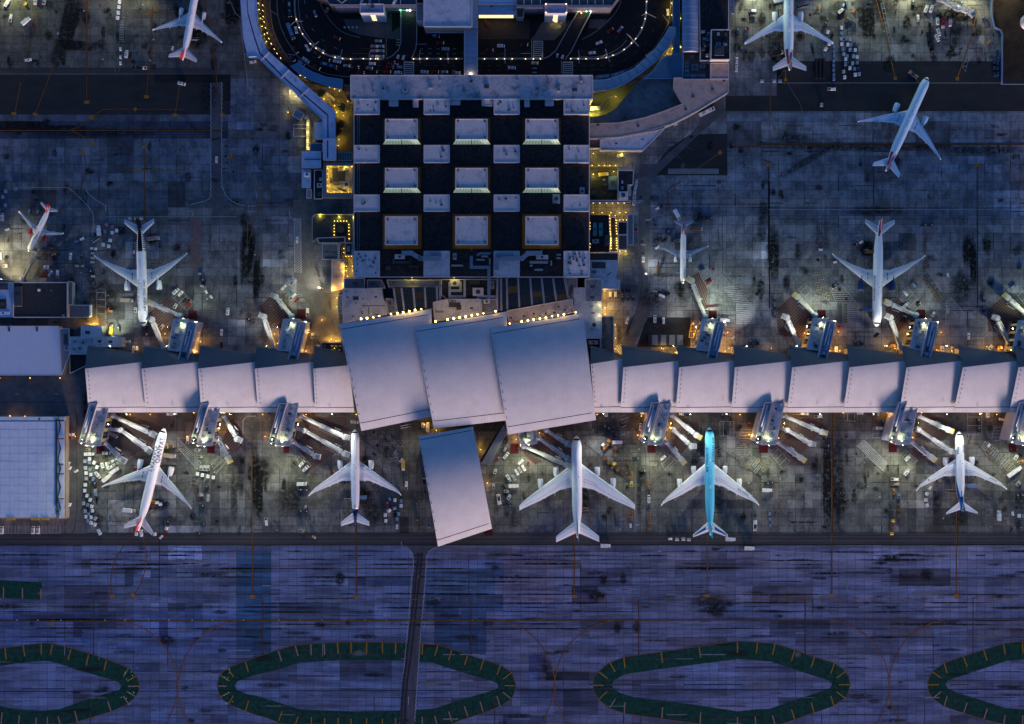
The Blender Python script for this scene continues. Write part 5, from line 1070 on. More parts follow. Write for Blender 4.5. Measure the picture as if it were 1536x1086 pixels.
for lb,x,y,rd,hh,s_ in(('round leafy tree at the top of the amber lit court',318,128,2.6,6,1),('leafy tree inside the oval planting ring',508,258,2.2,5,2),('leafy tree inside the lower planting ring',492,405,2.4,5,3),('slim tree near the south of the amber court',470,480,1.5,4,4),('tree close to the terminal wall in the amber court',575,175,1.6,5,5)):leaf_tree(lb,x,y,rd,hh,s_)
o=building('shed','tilted dark roofed shed with pale rim west of the pier','shed',[(50,320),(82,266),(156,304),(124,364)],4,ROOFG,WALLC,.4)
o=thing('scaffold_tower','pale tangled pipe rig beside the tilted shed','pipe rig',Q(175,335));m=MB()
for k in range(12):m.beam(Q(150+rg.uniform(0,55),310+rg.uniform(0,55),3),Q(150+rg.uniform(0,55),310+rg.uniform(0,55),3),.3,.3)
m.box(*Q(180,340)[:2],0,2,2,3);m.build('frame',PARAPET,o)
o=thing('pipe_rack','long lit pipe rack running south from the tangled rig','pipe rack',Q(192,500));m=MB()
for x in(184,192,202):m.beam(Q(x,360,2.5),Q(x-2,635,2.5),.3,.3)
for y in range(365,640,22):m.beam(Q(180,y,2.3),Q(206,y,2.3),.3,.2)
for y in(370,450,540,630):p=Q(193,y);m.box(p.x,p.y,0,.4,.4,2.3)
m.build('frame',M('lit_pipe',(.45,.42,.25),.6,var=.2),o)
for y in(400,470,545,610):edge_lamp(o,Q(190,y,4),260,(1,.86,.3))
edge_lamp(o,Q(85,150,4),500,(1,.85,.35));edge_lamp(o,Q(30,100,4),500,(1,.9,.5))
o=thing('fence_frame','empty white pipe pen south of the tilted shed','fence',Q(120,460));m=MB()
for a,c_ in(((64,405),(180,405)),((64,440),(180,440)),((64,510),(180,510)),((64,405),(64,510)),((180,405),(180,510))):m.beam(Q(*a),Q(*c_),.25,1.2)
m.build('rails',PARAPET,o)
U('a2');r=building('canopy','curved teal canopy hugging the outside of the west road bend','canopy',[(208,396),(250,378),(330,428),(420,462),(518,476),(515,535),(420,512),(330,480),(258,440)],8,TEAL,WALLD,.3,M('teal_edge'))
for k in range(9):edge_lamp(r,Q(*lerp((265,452),(500,545),k/8),5),120,(1,.72,.2))
U('lm')
b=building('court_building','dark court roof with a black light well ringed by lamps','court building',[(72,130),(420,130),(420,384),(350,384),(350,332),(95,345),(50,380),(50,160)],6,M('dark_court_roof',(.035,.042,.045),.85,var=.4),WALLD,.4,WALLC)
unit(b,310,265,120,130,5.65,.25,BLACKP,name='light_well')
for x,y,e in((120,142,3),(295,150,2.5),(425,155,1.5)):edge_lamp(b,Q(x,y,7),170*e,(1,.85,.08))
for x,y in((252,190),(280,190),(308,190),(336,190),(362,190),(382,222),(382,250),(382,280),(384,310),(385,350),(250,230),(250,258),(250,286),(250,316)):edge_lamp(b,Q(x,y,6.6),24,(1,.78,.08))
b=building('court_building','long dark roof band with orange lamps at its ends','court building',[(95,345),(345,336),(345,384),(300,386),(290,540),(345,540),(345,560),(285,545),(285,388),(110,388)],7,M('brown_dark_roof'),WALLD,.3)
for x,y,e in((130,380,1),(158,380,1),(297,388,2.2),(337,355,1.6),(337,372,1.6),(337,440,.6),(337,475,.6),(355,510,.8),(380,510,.8),(405,510,.8)):edge_lamp(b,Q(x,y,6.5),150*e,(1,.6,.06))
b=building('court_building','pale stepped roof below the dark roof band','court building',rect(142,398,284,538),6,M('stained_tan_roof',(.20,.18,.16),.85,var=.3,spots=.4),WALLD,.4);unit(b,220,520,110,20,5.6,.6,STEELD);unit(b,215,470,120,8,5.6,.3,STEELD)
b=building('court_building','dark roof square with plant beside the terminal wall','court building',rect(350,390,412,500),8,ROOFD,WALLD,.4);unit(b,380,440,26,50,7.6,1.2,DUCT)
b=building('court_building','pale ragged roof washed by orange light near the terminal corner','court building',[(228,548),(268,540),(285,560),(338,566),(336,800),(228,822)],4,M('orange_lit_roof',(.36,.31,.30),.85,var=.35,scale=.35,spots=.45),WALLC,.3)
for x,y,e in((330,600,.8),(335,640,.8),(358,600,.5),(358,640,.5),(415,600,.5),(415,640,.5),(370,690,1.5),(330,760,1.6),(238,800,2.2)):edge_lamp(b,Q(x,y,5.5),260*e,(1,.58,.08))
b=building('court_building','grey shed strip under the orange wall lamps','court building',rect(282,862,324,1028),5,ROOFG,WALLD,.3)
for x,y,e in((270,885,2.4),(270,965,2.2)):edge_lamp(b,Q(x,y,5),420*e,(1,.56,.08))
U('b2')
for p,e in(((440,955),1.6),(((480,955)),1.4),((395,830),.5)):edge_lamp(b,Q(*p,4),600*e,(1,.56,.08))
b=building('plant_roof','dark plant yard with small lit windows beside the west hall','plant roof',rect(392,966,522,1075),6,ROOFD,WALLD,.4)
for x,y in((455,985),(480,985),(505,985),(410,985),(455,1010),(460,1040),(500,1010),(410,1030),(480,1060)):unit(b,x,y,16,10,5.6,.8,rg.choice((DUCT,STEEL,ROOFW)))
for x,y in((470,1000),(440,1040),(505,1075)):edge_lamp(b,Q(x,y,8),120,(1,.6,.1))
U('c1');HG=thing('hangar','big white panelled hangar roof at the left edge with zigzag east trusses','hangar',Q(150,630))
P=qp([(-160,322),(392,322),(392,935),(-160,935)],8);MB().prism(xy(P),0,7.4).build('wall',M('hangar_wall',(.30,.25,.20),.8,var=.15),HG)
zr=8.2
for i in range(9):
 for k in range(12):
  x0,x1=-160+(332+160)*i/9,-160+(332+160)*(i+1)/9;y0,y1=352+573*k/12,352+573*(k+1)/12
  P=qp(rect(x0+.6,y0+.6,x1-.6,y1-.6),zr);MB().prism(xy(P),7.4,zr+random.uniform(-.03,.03)).build('roof_panel',M('white_hangar_metal',(.76,.78,.82),.4,.1,var=.10,scale=.3),HG)
P=qp(rect(-160,324,392,346),zr);MB().prism(xy(P),7.4,zr-.1).build('north_gutter_panel',MATS['white_hangar_metal'],HG)
P=qp(rect(344,352,384,930),zr-.2);MB().prism(xy(P),7.4,zr-.2).build('side_roof',MATS['white_hangar_metal'],HG)
m=MB()
for y in(378,515,635,742,872):P=qp([(346,y+75),(366,y),(346,y-62),(358,y)],zr);m.prism(xy(P),zr-.3,zr+.25)
m.build('truss_gussets',STEELD,HG)
for y in(345,455,607,665,815):m=MB();m.beam(Q(340,y,zr+.1),Q(384,y,zr+.1),.7,.6);m.build('truss',STEELD,HG)
m=MB();m.beam(Q(338,335,zr+.1),Q(338,840,zr+.1),1.2,.5);m.build('gutter',STEELD,HG);unit(HG,236,338,8,12,zr,.8,STEELD);unit(HG,348,890,26,40,zr-.1,1.2,DUCT)
for x in(65,270,210):unit(HG,x,938,50,10,8,.5,YELLOWP)
U('b1')
b=building('hangar','smooth pale blue hangar roof at the left edge, upper of two','hangar',[(-160,868),(350,868),(366,1160),(-160,1160)],8,M('pale_blue_hangar',(.52,.57,.68),.45,.1,var=.05,ribs=(0,2.4,.06)),WALLC,.15)
for x in(55,222):unit(b,x,886,12,26,7.9,.5,STEELD)
unit(b,60,860,10,10,10,.5,STEELD)
for x in range(0,400,180):edge_lamp(b,Q(x,1178,7),22,(1,.6,.08))
b=building('low_building','grey side wing of the pale blue hangar','low building',[(355,882),(414,882),(414,1040),(368,1160)],8,ROOFG,WALLD,.4);unit(b,395,945,20,60,7.5,1,STEELD);unit(b,400,1000,26,30,7.5,1,STEEL)
b=building('hangar_office','dark flat roof with two white vents above the blue hangar','building',rect(80,606,402,814),9,M('charcoal_roof',(.035,.035,.038),.85,var=.25),WALLC,.6);unit(b,112,690,48,120,8.4,1.6,STEELD);unit(b,235,652,16,14,8.4,.8,WHITE);unit(b,308,655,6,6,8.4,.6,STEEL);unit(b,380,805,16,16,8.4,.6,ROOFG)
b=building('low_building','pale roofs with a yellow framed opening at the left edge','low building',[(-60,606),(76,606),(76,812),(-60,812)],7,BLUEROOF,WALLC,.4);unit(b,20,630,60,40,6.6,1,STEELD);unit(b,15,735,50,60,6.6,.6,M('brown_dark_roof'));unit(b,20,790,80,20,6.6,.5,WHITE)
b=building('low_building','grey low annex east of the charcoal roof','low building',[(406,742),(535,742),(535,815),(406,815)],4,M('pale_grey_roof'),WALLC,.4);unit(b,545,775,14,70,3.6,1.2,WHITE)
building('low_building','slim strip roof along the charcoal roof east side','low building',rect(406,602,434,738),6,M('pale_grey_roof'),WALLC,.3)
b=building('low_building','small white roof box beside an orange wall lamp','low building',rect(486,866,610,940),9,ROOFW,WALLC,.5);unit(b,525,905,30,20,8.5,.5,STEELD);duct(b,[(566,868),(566,938)],8.6,5,SEAM,'roof_joint',.1);edge_lamp(b,Q(560,852,5),1500,(1,.55,.06));edge_lamp(b,Q(545,858,4),700,(1,.55,.06))
b=building('low_building','long white roof with two dirt stars near the pier west end','low building',rect(564,932,728,990),9,ROOFW,WALLC,.5);unit(b,598,958,24,16,8.5,.4,STEELD);unit(b,662,960,24,16,8.5,.4,STEELD)
b=building('low_building','stepped white plant roof next to the blue hangar wing','low building',[(418,932),(486,932),(486,944),(560,948),(560,988),(524,990),(524,1032),(418,1032)],8,ROOFW,WALLC,.5)
for x,y,w,h in((450,960,40,20),(445,1005,30,20),(480,1000,26,30),(500,965,40,24)):unit(b,x,y,w,h,7.5,.8,rg.choice((ROOFG,STEEL,ROOFW)))
building('low_building','dark shed roof between plant roof and pier end','low building',[(418,1036),(524,1036),(524,1100),(418,1150)],6,ROOFD,WALLD,.4)
U('px')
#the loop road, car parks and footbridge at the top
U('pl');sheet('plaza',[(270,195),(450,195),(450,135),(770,135),(770,330),(860,260),(860,400),(770,400),(600,380),(430,350),(330,310)],M('plaza_concrete',(.085,.085,.092),.85,var=.2),.022)
U('pr');sheet('plaza',[(160,175),(640,175),(640,360),(160,360)],M('dark_plaza',(.045,.035,.034),.85,var=.3),.0225);sheet('plaza',[(760,200),(1050,185),(870,370),(650,370),(690,320)],M('plaza_concrete'),.023);sheet('plaza',[(1200,180),(1360,180),(1290,260),(1180,260)],M('plaza_concrete'),.0226)
def kerb(pts,w=.5,h=.25,m=KERB,name='kerb',curve=True,parent=None):
 if curve:pts=smooth(pts,6)
 P=[Q(*p)for p in pts];mb=MB()
 for a,b in zip(P,P[1:]):mb.beam(a,b,w,h)
 return setting(name,mb,m,parent or apron)
U('ro')
kerb([(295,-60),(300,100),(310,200),(345,340),(400,470),(480,600),(570,720),(680,810),(800,880),(920,925),(1100,955),(1210,962)],.5)
kerb([(210,-40),(215,130),(235,300),(280,450),(340,580),(420,700),(490,780)],.4)
kerb([(810,-30),(870,110),(930,210),(1010,310),(1100,390),(1210,440),(1337,470)],.4)
line([(565,-20),(570,120),(600,300),(680,450),(800,590),(930,680),(1100,720)],WHITEP,.2,curve=True);line([(215,130),(300,190)],WHITEP,.25);line([(430,680),(530,690)],WHITEP,.25)
line([(300,-20),(305,180),(340,320),(400,450),(490,590),(600,710),(720,790),(860,850),(1000,890)],M('faint_road_paint',(.13,.13,.13),.8,var=.3),.2,dash=(3,9),curve=True)
line([(370,-20),(375,160),(420,330),(500,470),(600,590),(730,700),(880,780),(1050,830),(1330,840)],M('faint_road_paint'),.2,dash=(3,9),curve=True)
line([(640,0),(650,130),(700,300),(790,430),(890,520),(1000,590),(1250,670),(1337,675)],WHITEP,.2,dash=(2.5,8),curve=True)
U('ro');vg=sheet('verge',[(125,-40),(205,-40),(212,130),(232,300),(278,450),(338,580),(420,700),(490,790),(460,830),(380,740),(290,620),(200,470),(150,300),(130,130)],M('verge_soil',(.07,.05,.04),.95,var=.5,scale=.4),.024)
WARMB=M('warm_small_bulb',(1,.8,.5),.3,var=0,emit=(1,.66,.3),power=1.3)
def lamps_on(parent,pts,z,en,r0=.22,mat=WARMB,name='verge_lamp',post=True):
 for x,y in pts:
  p=Q(x,y,z);m=MB()
  if post:m.cyl(p.x,p.y,0,.07,z-.1,5)
  m.cyl(p.x,p.y,z-.12,r0,.25,8);o=m.build(name,mat,parent)
  lamp(o,p+Vector((0,0,.8)),en,(1,.72,.34),'POINT',None,.3)
for i_,xy_ in enumerate([(115,62),(117,130),(122,205),(133,272),(150,345),(172,412),(192,480),(222,545),(260,610),(295,668),(340,725)]):lamps_on(thing('verge_lamp','small warm lamp, %s from the top in the string on the west verge'%nth(i_+1),'lamp',Q(*xy_),'string of verge lamps'),[xy_],3.0,20,name='lamp_post')
U('a1');r=thing('amber_strip','thin amber lit gutter strip between pier and verge','light strip',Q(1440,150));U('ro')
for x,y in((60,40),(75,120),(90,230),(110,330),(140,430),(165,520)):edge_lamp(r,Q(x,y,2.5),130,(1,.68,.1))
def barrier(label,pts,lamps):
 r=thing('road_barrier',label,'barrier',Q(*pts[len(pts)//2]));P=[Q(*p)for p in smooth(pts,6)];m=MB()
 for a,b in zip(P,P[1:]):m.beam(a,b,1.1,1.0)
 m.build('wall_run',M('barrier_concrete',(.26,.25,.26),.8,var=.15),r);lamps_on(r,lamps,1.5,15,.26,M('white_small_bulb',(1,.9,.7),.3,var=0,emit=(1,.82,.5),power=1.8),'barrier_lamp',False)
U('ro');barrier('curved lamp topped barrier round the west road bend',[(520,-60),(520,60),(530,200),(560,300),(620,430),(710,540),(790,610),(900,680),(1020,720),(1130,740),(1337,742)],[(540,242),(575,345),(617,424),(715,549),(785,604),(875,663),(1025,718),(1118,735),(1220,740)])
U('pl');barrier('straight lamp topped barrier left of the car park ramp',[(430,604),(560,606),(690,606)],[(477,601),(552,603),(605,602),(625,602)]);barrier('straight lamp topped barrier under the footbridge west side',[(975,604),(1200,604),(1500,604)],[(992,603),(1055,603),(1130,601),(1270,603),(1345,603),(1430,603)])
U('pr');barrier('straight lamp topped barrier between footbridge and east ramp',[(165,543),(450,543),(760,543)],[(225,543),(338,543),(410,543),(480,543),(603,543),(675,543),(740,543)])
U('a3');barrier('curved lamp topped barrier round the east road bend',[(345,352),(460,353),(560,346),(640,318),(715,262),(770,190),(798,110),(804,30),(804,-40)],[(352,352),(397,352),(443,352),(515,352),(565,345),(605,331),(672,296),(715,258),(741,232),(777,165),(797,112),(804,75),(806,10)])
def mast(label,x,y,arms):
 p=Q(x,y);r=thing('street_lamp',label,'street lamp',p,'double arm masts over the loop road');m=MB();m.cyl(p.x,p.y,0,.16,9.5,8,.1);m.build('pole',STEEL,r)
 for ax,ay in arms:
  e=Q(ax,ay,9.6);m=MB();m.tube([(p.x,p.y,9.4),e],.13,6);a=m.build('arm',M('pale_steel',(.5,.5,.5),.5,var=0),r);m=MB();d=(e-Vector((p.x,p.y,9.4))).normalized();m.beam(e-d*.6,e+d*.5,.5,.2);m.build('lamp_head',STEEL,a)
U('ro');mast('mast with two arms beside the long bus on the west bend',565,305,[(470,312),(612,268)]);mast('mast on the west bend above the white saloon',783,605,[(705,642),(815,525)]);mast('mast with one long arm near the white van, west bend',1115,735,[(1112,632),(1100,775)])
U('pl');mast('mast just left of the stacked queue of cars',550,603,[(550,520),(545,640)]);mast('mast right of the west ramp with a short arm',1060,603,[(1060,520),(1058,636)]);mast('mast closest to the footbridge on its west side',1348,603,[(1348,490),(1348,640)])
U('pr');mast('mast closest to the footbridge on its east side',415,543,[(415,455),(415,577)]);mast('mast right of the east ramp',1092,543,[(1092,468),(1097,578)]);mast('mast at the start of the east bend',1345,527,[(1342,458),(1378,564),(1300,528)])
U('a3');mast('mast with crossed arms halfway round the east bend',714,258,[(705,215),(690,205),(756,274)]);mast('mast high on the east bend by the teal canopy',797,100,[(858,104),(780,92)])
U('pl')
hatch([(896,632),(994,632),(994,765),(896,765)],90,1.35,.6,WHITEP,True);hatch([(812,395),(852,395),(852,480),(812,480)],90,1.8,.5,WHITEP,False);line([(713,395),(713,600)],WHITEP,.25);line([(365,547),(710,548)],M('faint_road_paint'),.25);line([(460,500),(630,500)],M('faint_road_paint'),.2);line([(1030,452),(1125,452)],WHITEP,.4)
for y in(548,500):line([(1060,y),(1500,y)],WHITEP,.22,dash=(2.2,3.6))
for y in(672,720):line([(200,y),(890,y)],M('faint_road_paint'),.2,dash=(2.5,5));line([(1010,y),(1520,y)],M('faint_road_paint'),.2,dash=(2.5,4))
U('pr')
hatch([(676,378),(762,378),(762,538),(676,538)],90,1.35,.55,WHITEP,True);hatch([(950,570),(1038,570),(1038,688),(950,688)],90,1.35,.55,WHITEP,True);line([(660,370),(660,540)],WHITEP,.3);line([(935,560),(935,690)],WHITEP,.3)
for y in(606,648):line([(170,y),(670,y)],M('faint_road_paint'),.22,dash=(2.5,4));line([(1040,y),(1500,y-5)],M('faint_road_paint'),.22,dash=(2.5,4))
line([(0,493),(660,493)],M('faint_road_paint'),.22,dash=(3,4));line([(565,492),(650,492)],WHITEP,.3)
for y in(592,628,667):line([(668,y),(708,y)],WHITEP,.5)
line([(1100,525),(1250,522),(1380,490),(1480,430),(1536,370)],WHITEP,.2,curve=True);line([(1110,470),(1300,440),(1440,350),(1536,230)],M('faint_road_paint'),.2,dash=(3,6),curve=True)
U('a3');line([(470,330),(600,290),(700,210),(750,120),(770,0)],M('faint_road_paint'),.2,dash=(3,6),curve=True);line([(905,90),(935,130)],WHITEP,.3);line([(500,420),(640,380),(760,300),(840,200),(880,80),(885,0)],M('faint_road_paint'),.2,dash=(3,7),curve=True)
kerb([(460,470),(600,450),(720,400),(830,310),(900,210),(940,120),(950,0)],.4);kerb([(660,-30),(640,40),(590,110),(500,190),(420,235)],.5);kerb([(960,-30),(960,150)],.4)
DECK=M('car_park_deck',(.035,.06,.075),.8,var=.3)
def car_park(label,pts,z,slats):
 b=building('car_park',label,'car park',pts,z,DECK,M('car_park_wall',(.10,.085,.09),.8,var=.2),.9,M('car_park_rim',(.22,.20,.24),.7,var=.1))
 for a,c_ in slats:
  A,B=Q(*a,z),Q(*c_,z);o=Vector((0,-.25,0))
  for k in range(4):
   m=MB();zz=z-2.0-k*3.0;m.beam((A.x,A.y-.3,zz),(B.x,B.y-.3,zz),.5,1.1);m.build('slat',M('car_park_rim'),b)
 return b
U('pl');CP1=car_park('west car park deck with parked cars on its roof',[(-60,-80),(1020,-80),(1020,58),(185,58),(185,48),(130,40),(100,-10)],19,[((186,60),(445,60)),((690,60),(1018,60))])
for x in(30,300):pass
m=MB()
for a,c_ in(((200,-10),(260,35)),((260,35),(320,-10)),((640,-20),(640,50)),((860,-20),(860,50)),((180,52),(1015,52))):m.beam(Q(*a,18.2),Q(*c_,18.2),.4,.9)
m.build('deck_rail',PARAPET,CP1)
U('pr');CP2=car_park('east car park deck of bays behind a slatted wall',[(520,-80),(1500,-80),(1440,0),(1398,62),(520,62)],19,[((592,64),(782,64)),((992,64),(1396,64))])
m=MB()
for x in(590,660,740,1030,1100,1175,1245,1320):m.beam(Q(x,-60,18.2),Q(x,52,18.2),.5,.5)
m.beam(Q(524,52,18.2),Q(1398,52,18.2),.8,.5);m.build('bay_divider',PARAPET,CP2)
def stair_tower(label,x0,y0,x1,y1,z):
 b=building('stair_tower',label,'stair tower',rect(x0,y0,x1,y1),z,M('blue_white_roof',(.25,.28,.38),.7,var=.2,spots=.4),M('white_ribbed_wall',(.46,.47,.54),.7,var=.06,ribs=(0,1.4,.12)),.8)
 A,B=Q(x0,y1,z),Q(x1,y1,z)
 for k in range(5):m=MB();zz=z*(.18+.13*k);xm=(A.x+B.x)/2;m.box(xm,A.y-.06,zz,3.2,.14,.75);m.build('lit_window',M('stair_window',(.9,.8,.5),.4,var=0,emit=(1,.78,.34),power=1.3),b)
 return b
U('pl');t1=stair_tower('white ribbed stair tower on the west car park',445,40,685,130,24);unit(t1,575,75,34,30,23.3,1.2,STEELD);unit(t1,525,52,12,14,23.3,1.0,STEELD);edge_lamp(t1,Q(590,205,3),250,(1,.75,.2))
U('pr');t2=stair_tower('white ribbed stair tower on the east car park',785,35,985,120,24);edge_lamp(t2,Q(885,200,3),250,(1,.75,.2))
for x,y in((792,36),(978,36),(792,116),(980,116)):p=Q(x,y,24.2);m=MB();m.cyl(p.x,p.y,24.0,.3,.5,8);m.build('red_beacon',M('red_beacon',(1,.3,.2),.4,var=0,emit=(1,.3,.15),power=5),t2)
U('pl');CB=building('central_building','large white stained roof at the top centre with broad rim','building',[(1098,-80),(1590,-80),(1590,270),(1098,270)],20,M('stained_white_roof',(.44,.46,.54),.6,var=.12,spots=.3),WALLC,1.0,M('white_rim'))
for x in(1185,1285,1390,1505):duct(CB,[(x,-40),(x,225)],19.1,4,PARAPET,'roof_seam',.12)
duct(CB,[(1120,30),(1570,30)],19.12,4,PARAPET,'roof_seam',.12)
duct(CB,[(1205,215),(1250,240),(1330,248),(1440,248),(1510,225),(1580,205)],19.05,6,SEAM,'ponding_gutter',.06)
for k in range(16):unit(CB,rg.uniform(1110,1580),rg.uniform(-20,210),rg.uniform(5,14),rg.uniform(8,30),19.05,.15,STEELD)
b=building('central_annex','narrow grey annex on the west flank of the central roof','building',[(1024,35),(1092,35),(1092,212),(1026,212)],15,ROOFG,M('white_ribbed_wall'),.5)
building('canopy','long thin white canopy at the foot of the central building','canopy',[(1128,322),(1500,322),(1500,333),(1128,333)],5,PARAPET,WALLD,.2)
U('pr');b=building('central_annex','pale blue roof with a bright yellow lit window strip','building',[(165,50),(515,50),(515,132),(165,132)],12,BLUEROOF,WALLC,.5);unit(b,288,60,24,10,11.4,.8,STEELD);unit(b,495,95,10,10,11.4,.8,STEELD)
A,B=Q(172,134,12),Q(492,134,12)
for k in range(20):a,c_=A.lerp(B,k/20+.006),A.lerp(B,(k+1)/20-.006);MB().add([(a.x,a.y-.1,3.6),(c_.x,c_.y-.1,3.6),(c_.x,c_.y-.1,10.6),(a.x,a.y-.1,10.6)],[(0,1,2,3)]).build('lit_window',M('bright_window',(.9,.75,.4),.4,var=0,emit=(1,.74,.25),power=1.0),b)
building('central_annex','blue roof squares above the yellow lit strip','building',[(170,-80),(515,-80),(515,38),(170,38)],15,BLUEROOF,WALLC,.5);building('central_annex','small brown stub roof right of the lit strip','building',[(525,75),(586,75),(586,160),(520,160)],10,M('brown_roof'),WALLC,.5);building('central_annex','white corridor roof between the central roof and footbridge','building',[(118,-80),(160,-80),(160,252),(118,252)],14,ROOFW,WALLC,.4)
FB=thing('footbridge','pale covered footbridge crossing the loop road to the terminal','footbridge',W(707,78))
U('px');z=11
for k in range(8):
 y0,y1=42+71*k/8,42+71*(k+1)/8;P=[W(x,y,z)for x,y in rect(697.5,y0+.15,715,y1-.15)];MB().prism(xy(P),z-3.2,z).build('roof_panel',M('footbridge_roof',(.30,.32,.42),.6,var=.12),FB)
for x in(696.8,716):m=MB();m.beam(W(x,42,z),W(x,113,z),.7,.4);m.build('edge_rail',PARAPET,FB)
for y in(55,88):m=MB();[m.cyl(W(x,y).x,W(x,y).y,0,.5,z-3.2,8)for x in(699,713)];m.build('pier',KERB,FB)
edge_lamp(FB,W(706,111,12.5),200,(1,.8,.5))
def ramp(label,L,Rr,zs,lights):
 r=thing('ramp',label,'ramp',Q(*L[len(L)//2]));n=len(L);m=MB();
 a=[Q(*p,z)for p,z in zip(L,zs)];b=[Q(*p,z)for p,z in zip(Rr,zs)];dn=Vector((0,0,.8))
 m.loft([[a[i],b[i],b[i]-dn,a[i]-dn]for i in range(n)]);m.build('deck',M('ramp_asphalt',(.022,.022,.023),.9,var=.2),r,fix=True)
 for e in(a,b):
  m=MB();[m.beam(p,q_,.6,.9)for p,q_ in zip(e,e[1:])];m.build('parapet',M('barrier_concrete'),r)
 for x,y,cl in lights:
  p=Q(x,y,zs[0]+2.5);m=MB();m.box(p.x,p.y,p.z,.6,.6,.5);o=m.build('signal_lamp',M('signal_'+str(cl[0])+str(cl[1]),cl,.4,var=0,emit=cl,power=6),r);lamp(o,p+Vector((0,-.6,-.3)),160,cl,'POINT',None,.3)
U('pl');ramp('straight car park ramp west with a green lit lane',[(862,100),(862,250),(862,430),(840,510),(780,570),(715,604)],[(1025,100),(1025,250),(1025,430),(1015,500),(990,560),(968,604)],[8,6,3,1.8,.9,.3],[(858,98,(.2,1,.3)),(925,105,(.3,1,.6)),(955,108,(1,1,.9))])
U('pr');ramp('slanting car park ramp east with red and green signals',[(1090,105),(1020,220),(920,400),(880,470),(820,520),(765,545)],[(1215,105),(1140,240),(1050,420),(1020,480),(985,525),(970,552)],[8,6,3,1.8,.9,.3],[(1102,95,(.2,1,.3)),(1118,120,(1,.15,.1)),(1165,105,(.2,1,.4)),(1205,98,(1,1,.95))])
U('px')
#airliners
def text_mesh(body,size,bold=0.0):
 cu=bpy.data.curves.new('t','FONT');cu.body=body;cu.size=size;cu.offset=bold;cu.resolution_u=2
 o=bpy.data.objects.new('t',cu);COL.objects.link(o);dg=bpy.context.evaluated_depsgraph_get();me=bpy.data.meshes.new_from_object(o.evaluated_get(dg))
 bm=bmesh.new();bm.from_mesh(me);bmesh.ops.triangulate(bm,faces=bm.faces);L_=[e for e in bm.edges if e.calc_length()>size*.12];bmesh.ops.subdivide_edges(bm,edges=L_,cuts=3);bmesh.ops.triangulate(bm,faces=bm.faces);bm.to_mesh(me);bm.free()
 v=[tuple(x.co)for x in me.vertices];f=[tuple(p.vertices)for p in me.polygons];bpy.data.objects.remove(o);bpy.data.curves.remove(cu);bpy.data.meshes.remove(me)
 return v,f
LIV=lambda n,c=None,r=.35:M(n,c,r,var=.03,scale=.5)
AW=LIV('aircraft_white',(.82,.83,.84));WINGG=LIV('wing_grey',(.62,.64,.66),.4);GAP=M('panel_gap',(.10,.10,.11),.7,var=0);DKG=M('engine_dark',(.02,.02,.022),.5,.3,var=0);LIPM=M('engine_lip',(.5,.5,.5),.3,.6,var=0);CKW=M('cockpit_glass',(.01,.012,.015),.1,var=0)
TYPES={'twin_long':dict(L=158,R=7.0,wing=[(5,56.5,85.5),(17,66.5,84.5),(40,82.5,92.5),(60,98,102.2),(66,102.3,105.5),(69.5,107.3,108)],eng=[(23.7,54.4,68,4.4)],stab=[(2,135,150),(22,153,159.5)],fin=(133,155,17),gear=2.2,slot=True),'twin_mid':dict(L=136,R=7.3,wing=[(5,48.5,76),(20,60,75),(40,74,83),(60,88,94),(66.5,93,96.8)],eng=[(19.5,46,59,4.2)],stab=[(2,113,129),(25,130,137)],fin=(110,133,17),gear=2.2,slot=False),'twin_new':dict(L=143,R=6.4,wing=[(5,46.5,77.5),(20,58,77.3),(45,76.3,87.5),(60,87.3,93.7),(66,93,97),(69.5,98.5,99.8)],eng=[(23.4,46.7,60,4.0)],stab=[(2,124,139),(21,138,144.5)],fin=(122,141,16),gear=2.2,slot=False,tipup=2.6),'quad_double':dict(L=152,R=7.7,wing=[(6,41,77),(25,56,81),(56,78.6,97),(80,96.8,107.5),(86.3,103.5,110.8)],eng=[(31,47.8,61,4.0),(54.4,64.3,78.5,4.0)],stab=[(2,126,145),(32,149,158)],fin=(118,149,22),gear=3.0,slot=False,tall=1.25),'quad_long':dict(L=161.4,R=7.1,wing=[(5,53,85.5),(20,66,89),(45,87,102.5),(62,102,110),(70,110,114.5),(73.5,116.5,118)],eng=[(23.6,58.5,70,3.7),(44.8,77.5,89.5,3.7)],stab=[(2,140,156),(26,160,164)],fin=(134,158,19),gear=2.2,slot=False),'twin_small_wide':dict(L=117.5,R=6.3,wing=[(5,40.5,66),(25,53.5,66.3),(50,69.7,77.6),(60,77,81.7),(67.5,86,87.5)],eng=[(19.6,38.5,50.5,4.0)],stab=[(2,103.5,116),(23.5,119.5,122.3)],fin=(97,116,15),gear=2.0,slot=False,tipup=1.2),'twin_old':dict(L=117,R=5.4,wing=[(4,43.5,66),(16,54,67),(40,70.5,76),(52,79,82)],eng=[(17,40,51,3.0)],stab=[(2,97,112),(21,111.5,116.5)],fin=(96,114,15),gear=1.9,slot=False),'narrow_long':dict(L=95,R=4.25,wing=[(3,36,50),(12,42,49.5),(35,53.5,56),(37.3,55.5,57.2)],eng=[(11,32.7,40,2.5)],stab=[(1.5,84.5,92),(14.4,91.5,94.3)],fin=(79,93,11),gear=1.5,slot=False,tipup=.5),'narrow':dict(L=78,R=4.25,wing=[(3,27.5,42),(12,34,41.5),(35,46,49),(38,49,50.5)],eng=[(11.2,25,32.5,2.5)],stab=[(1.5,68,75.5),(14.4,75,78)],fin=(63,76.5,11),gear=1.5,slot=False,tipup=2.2),}
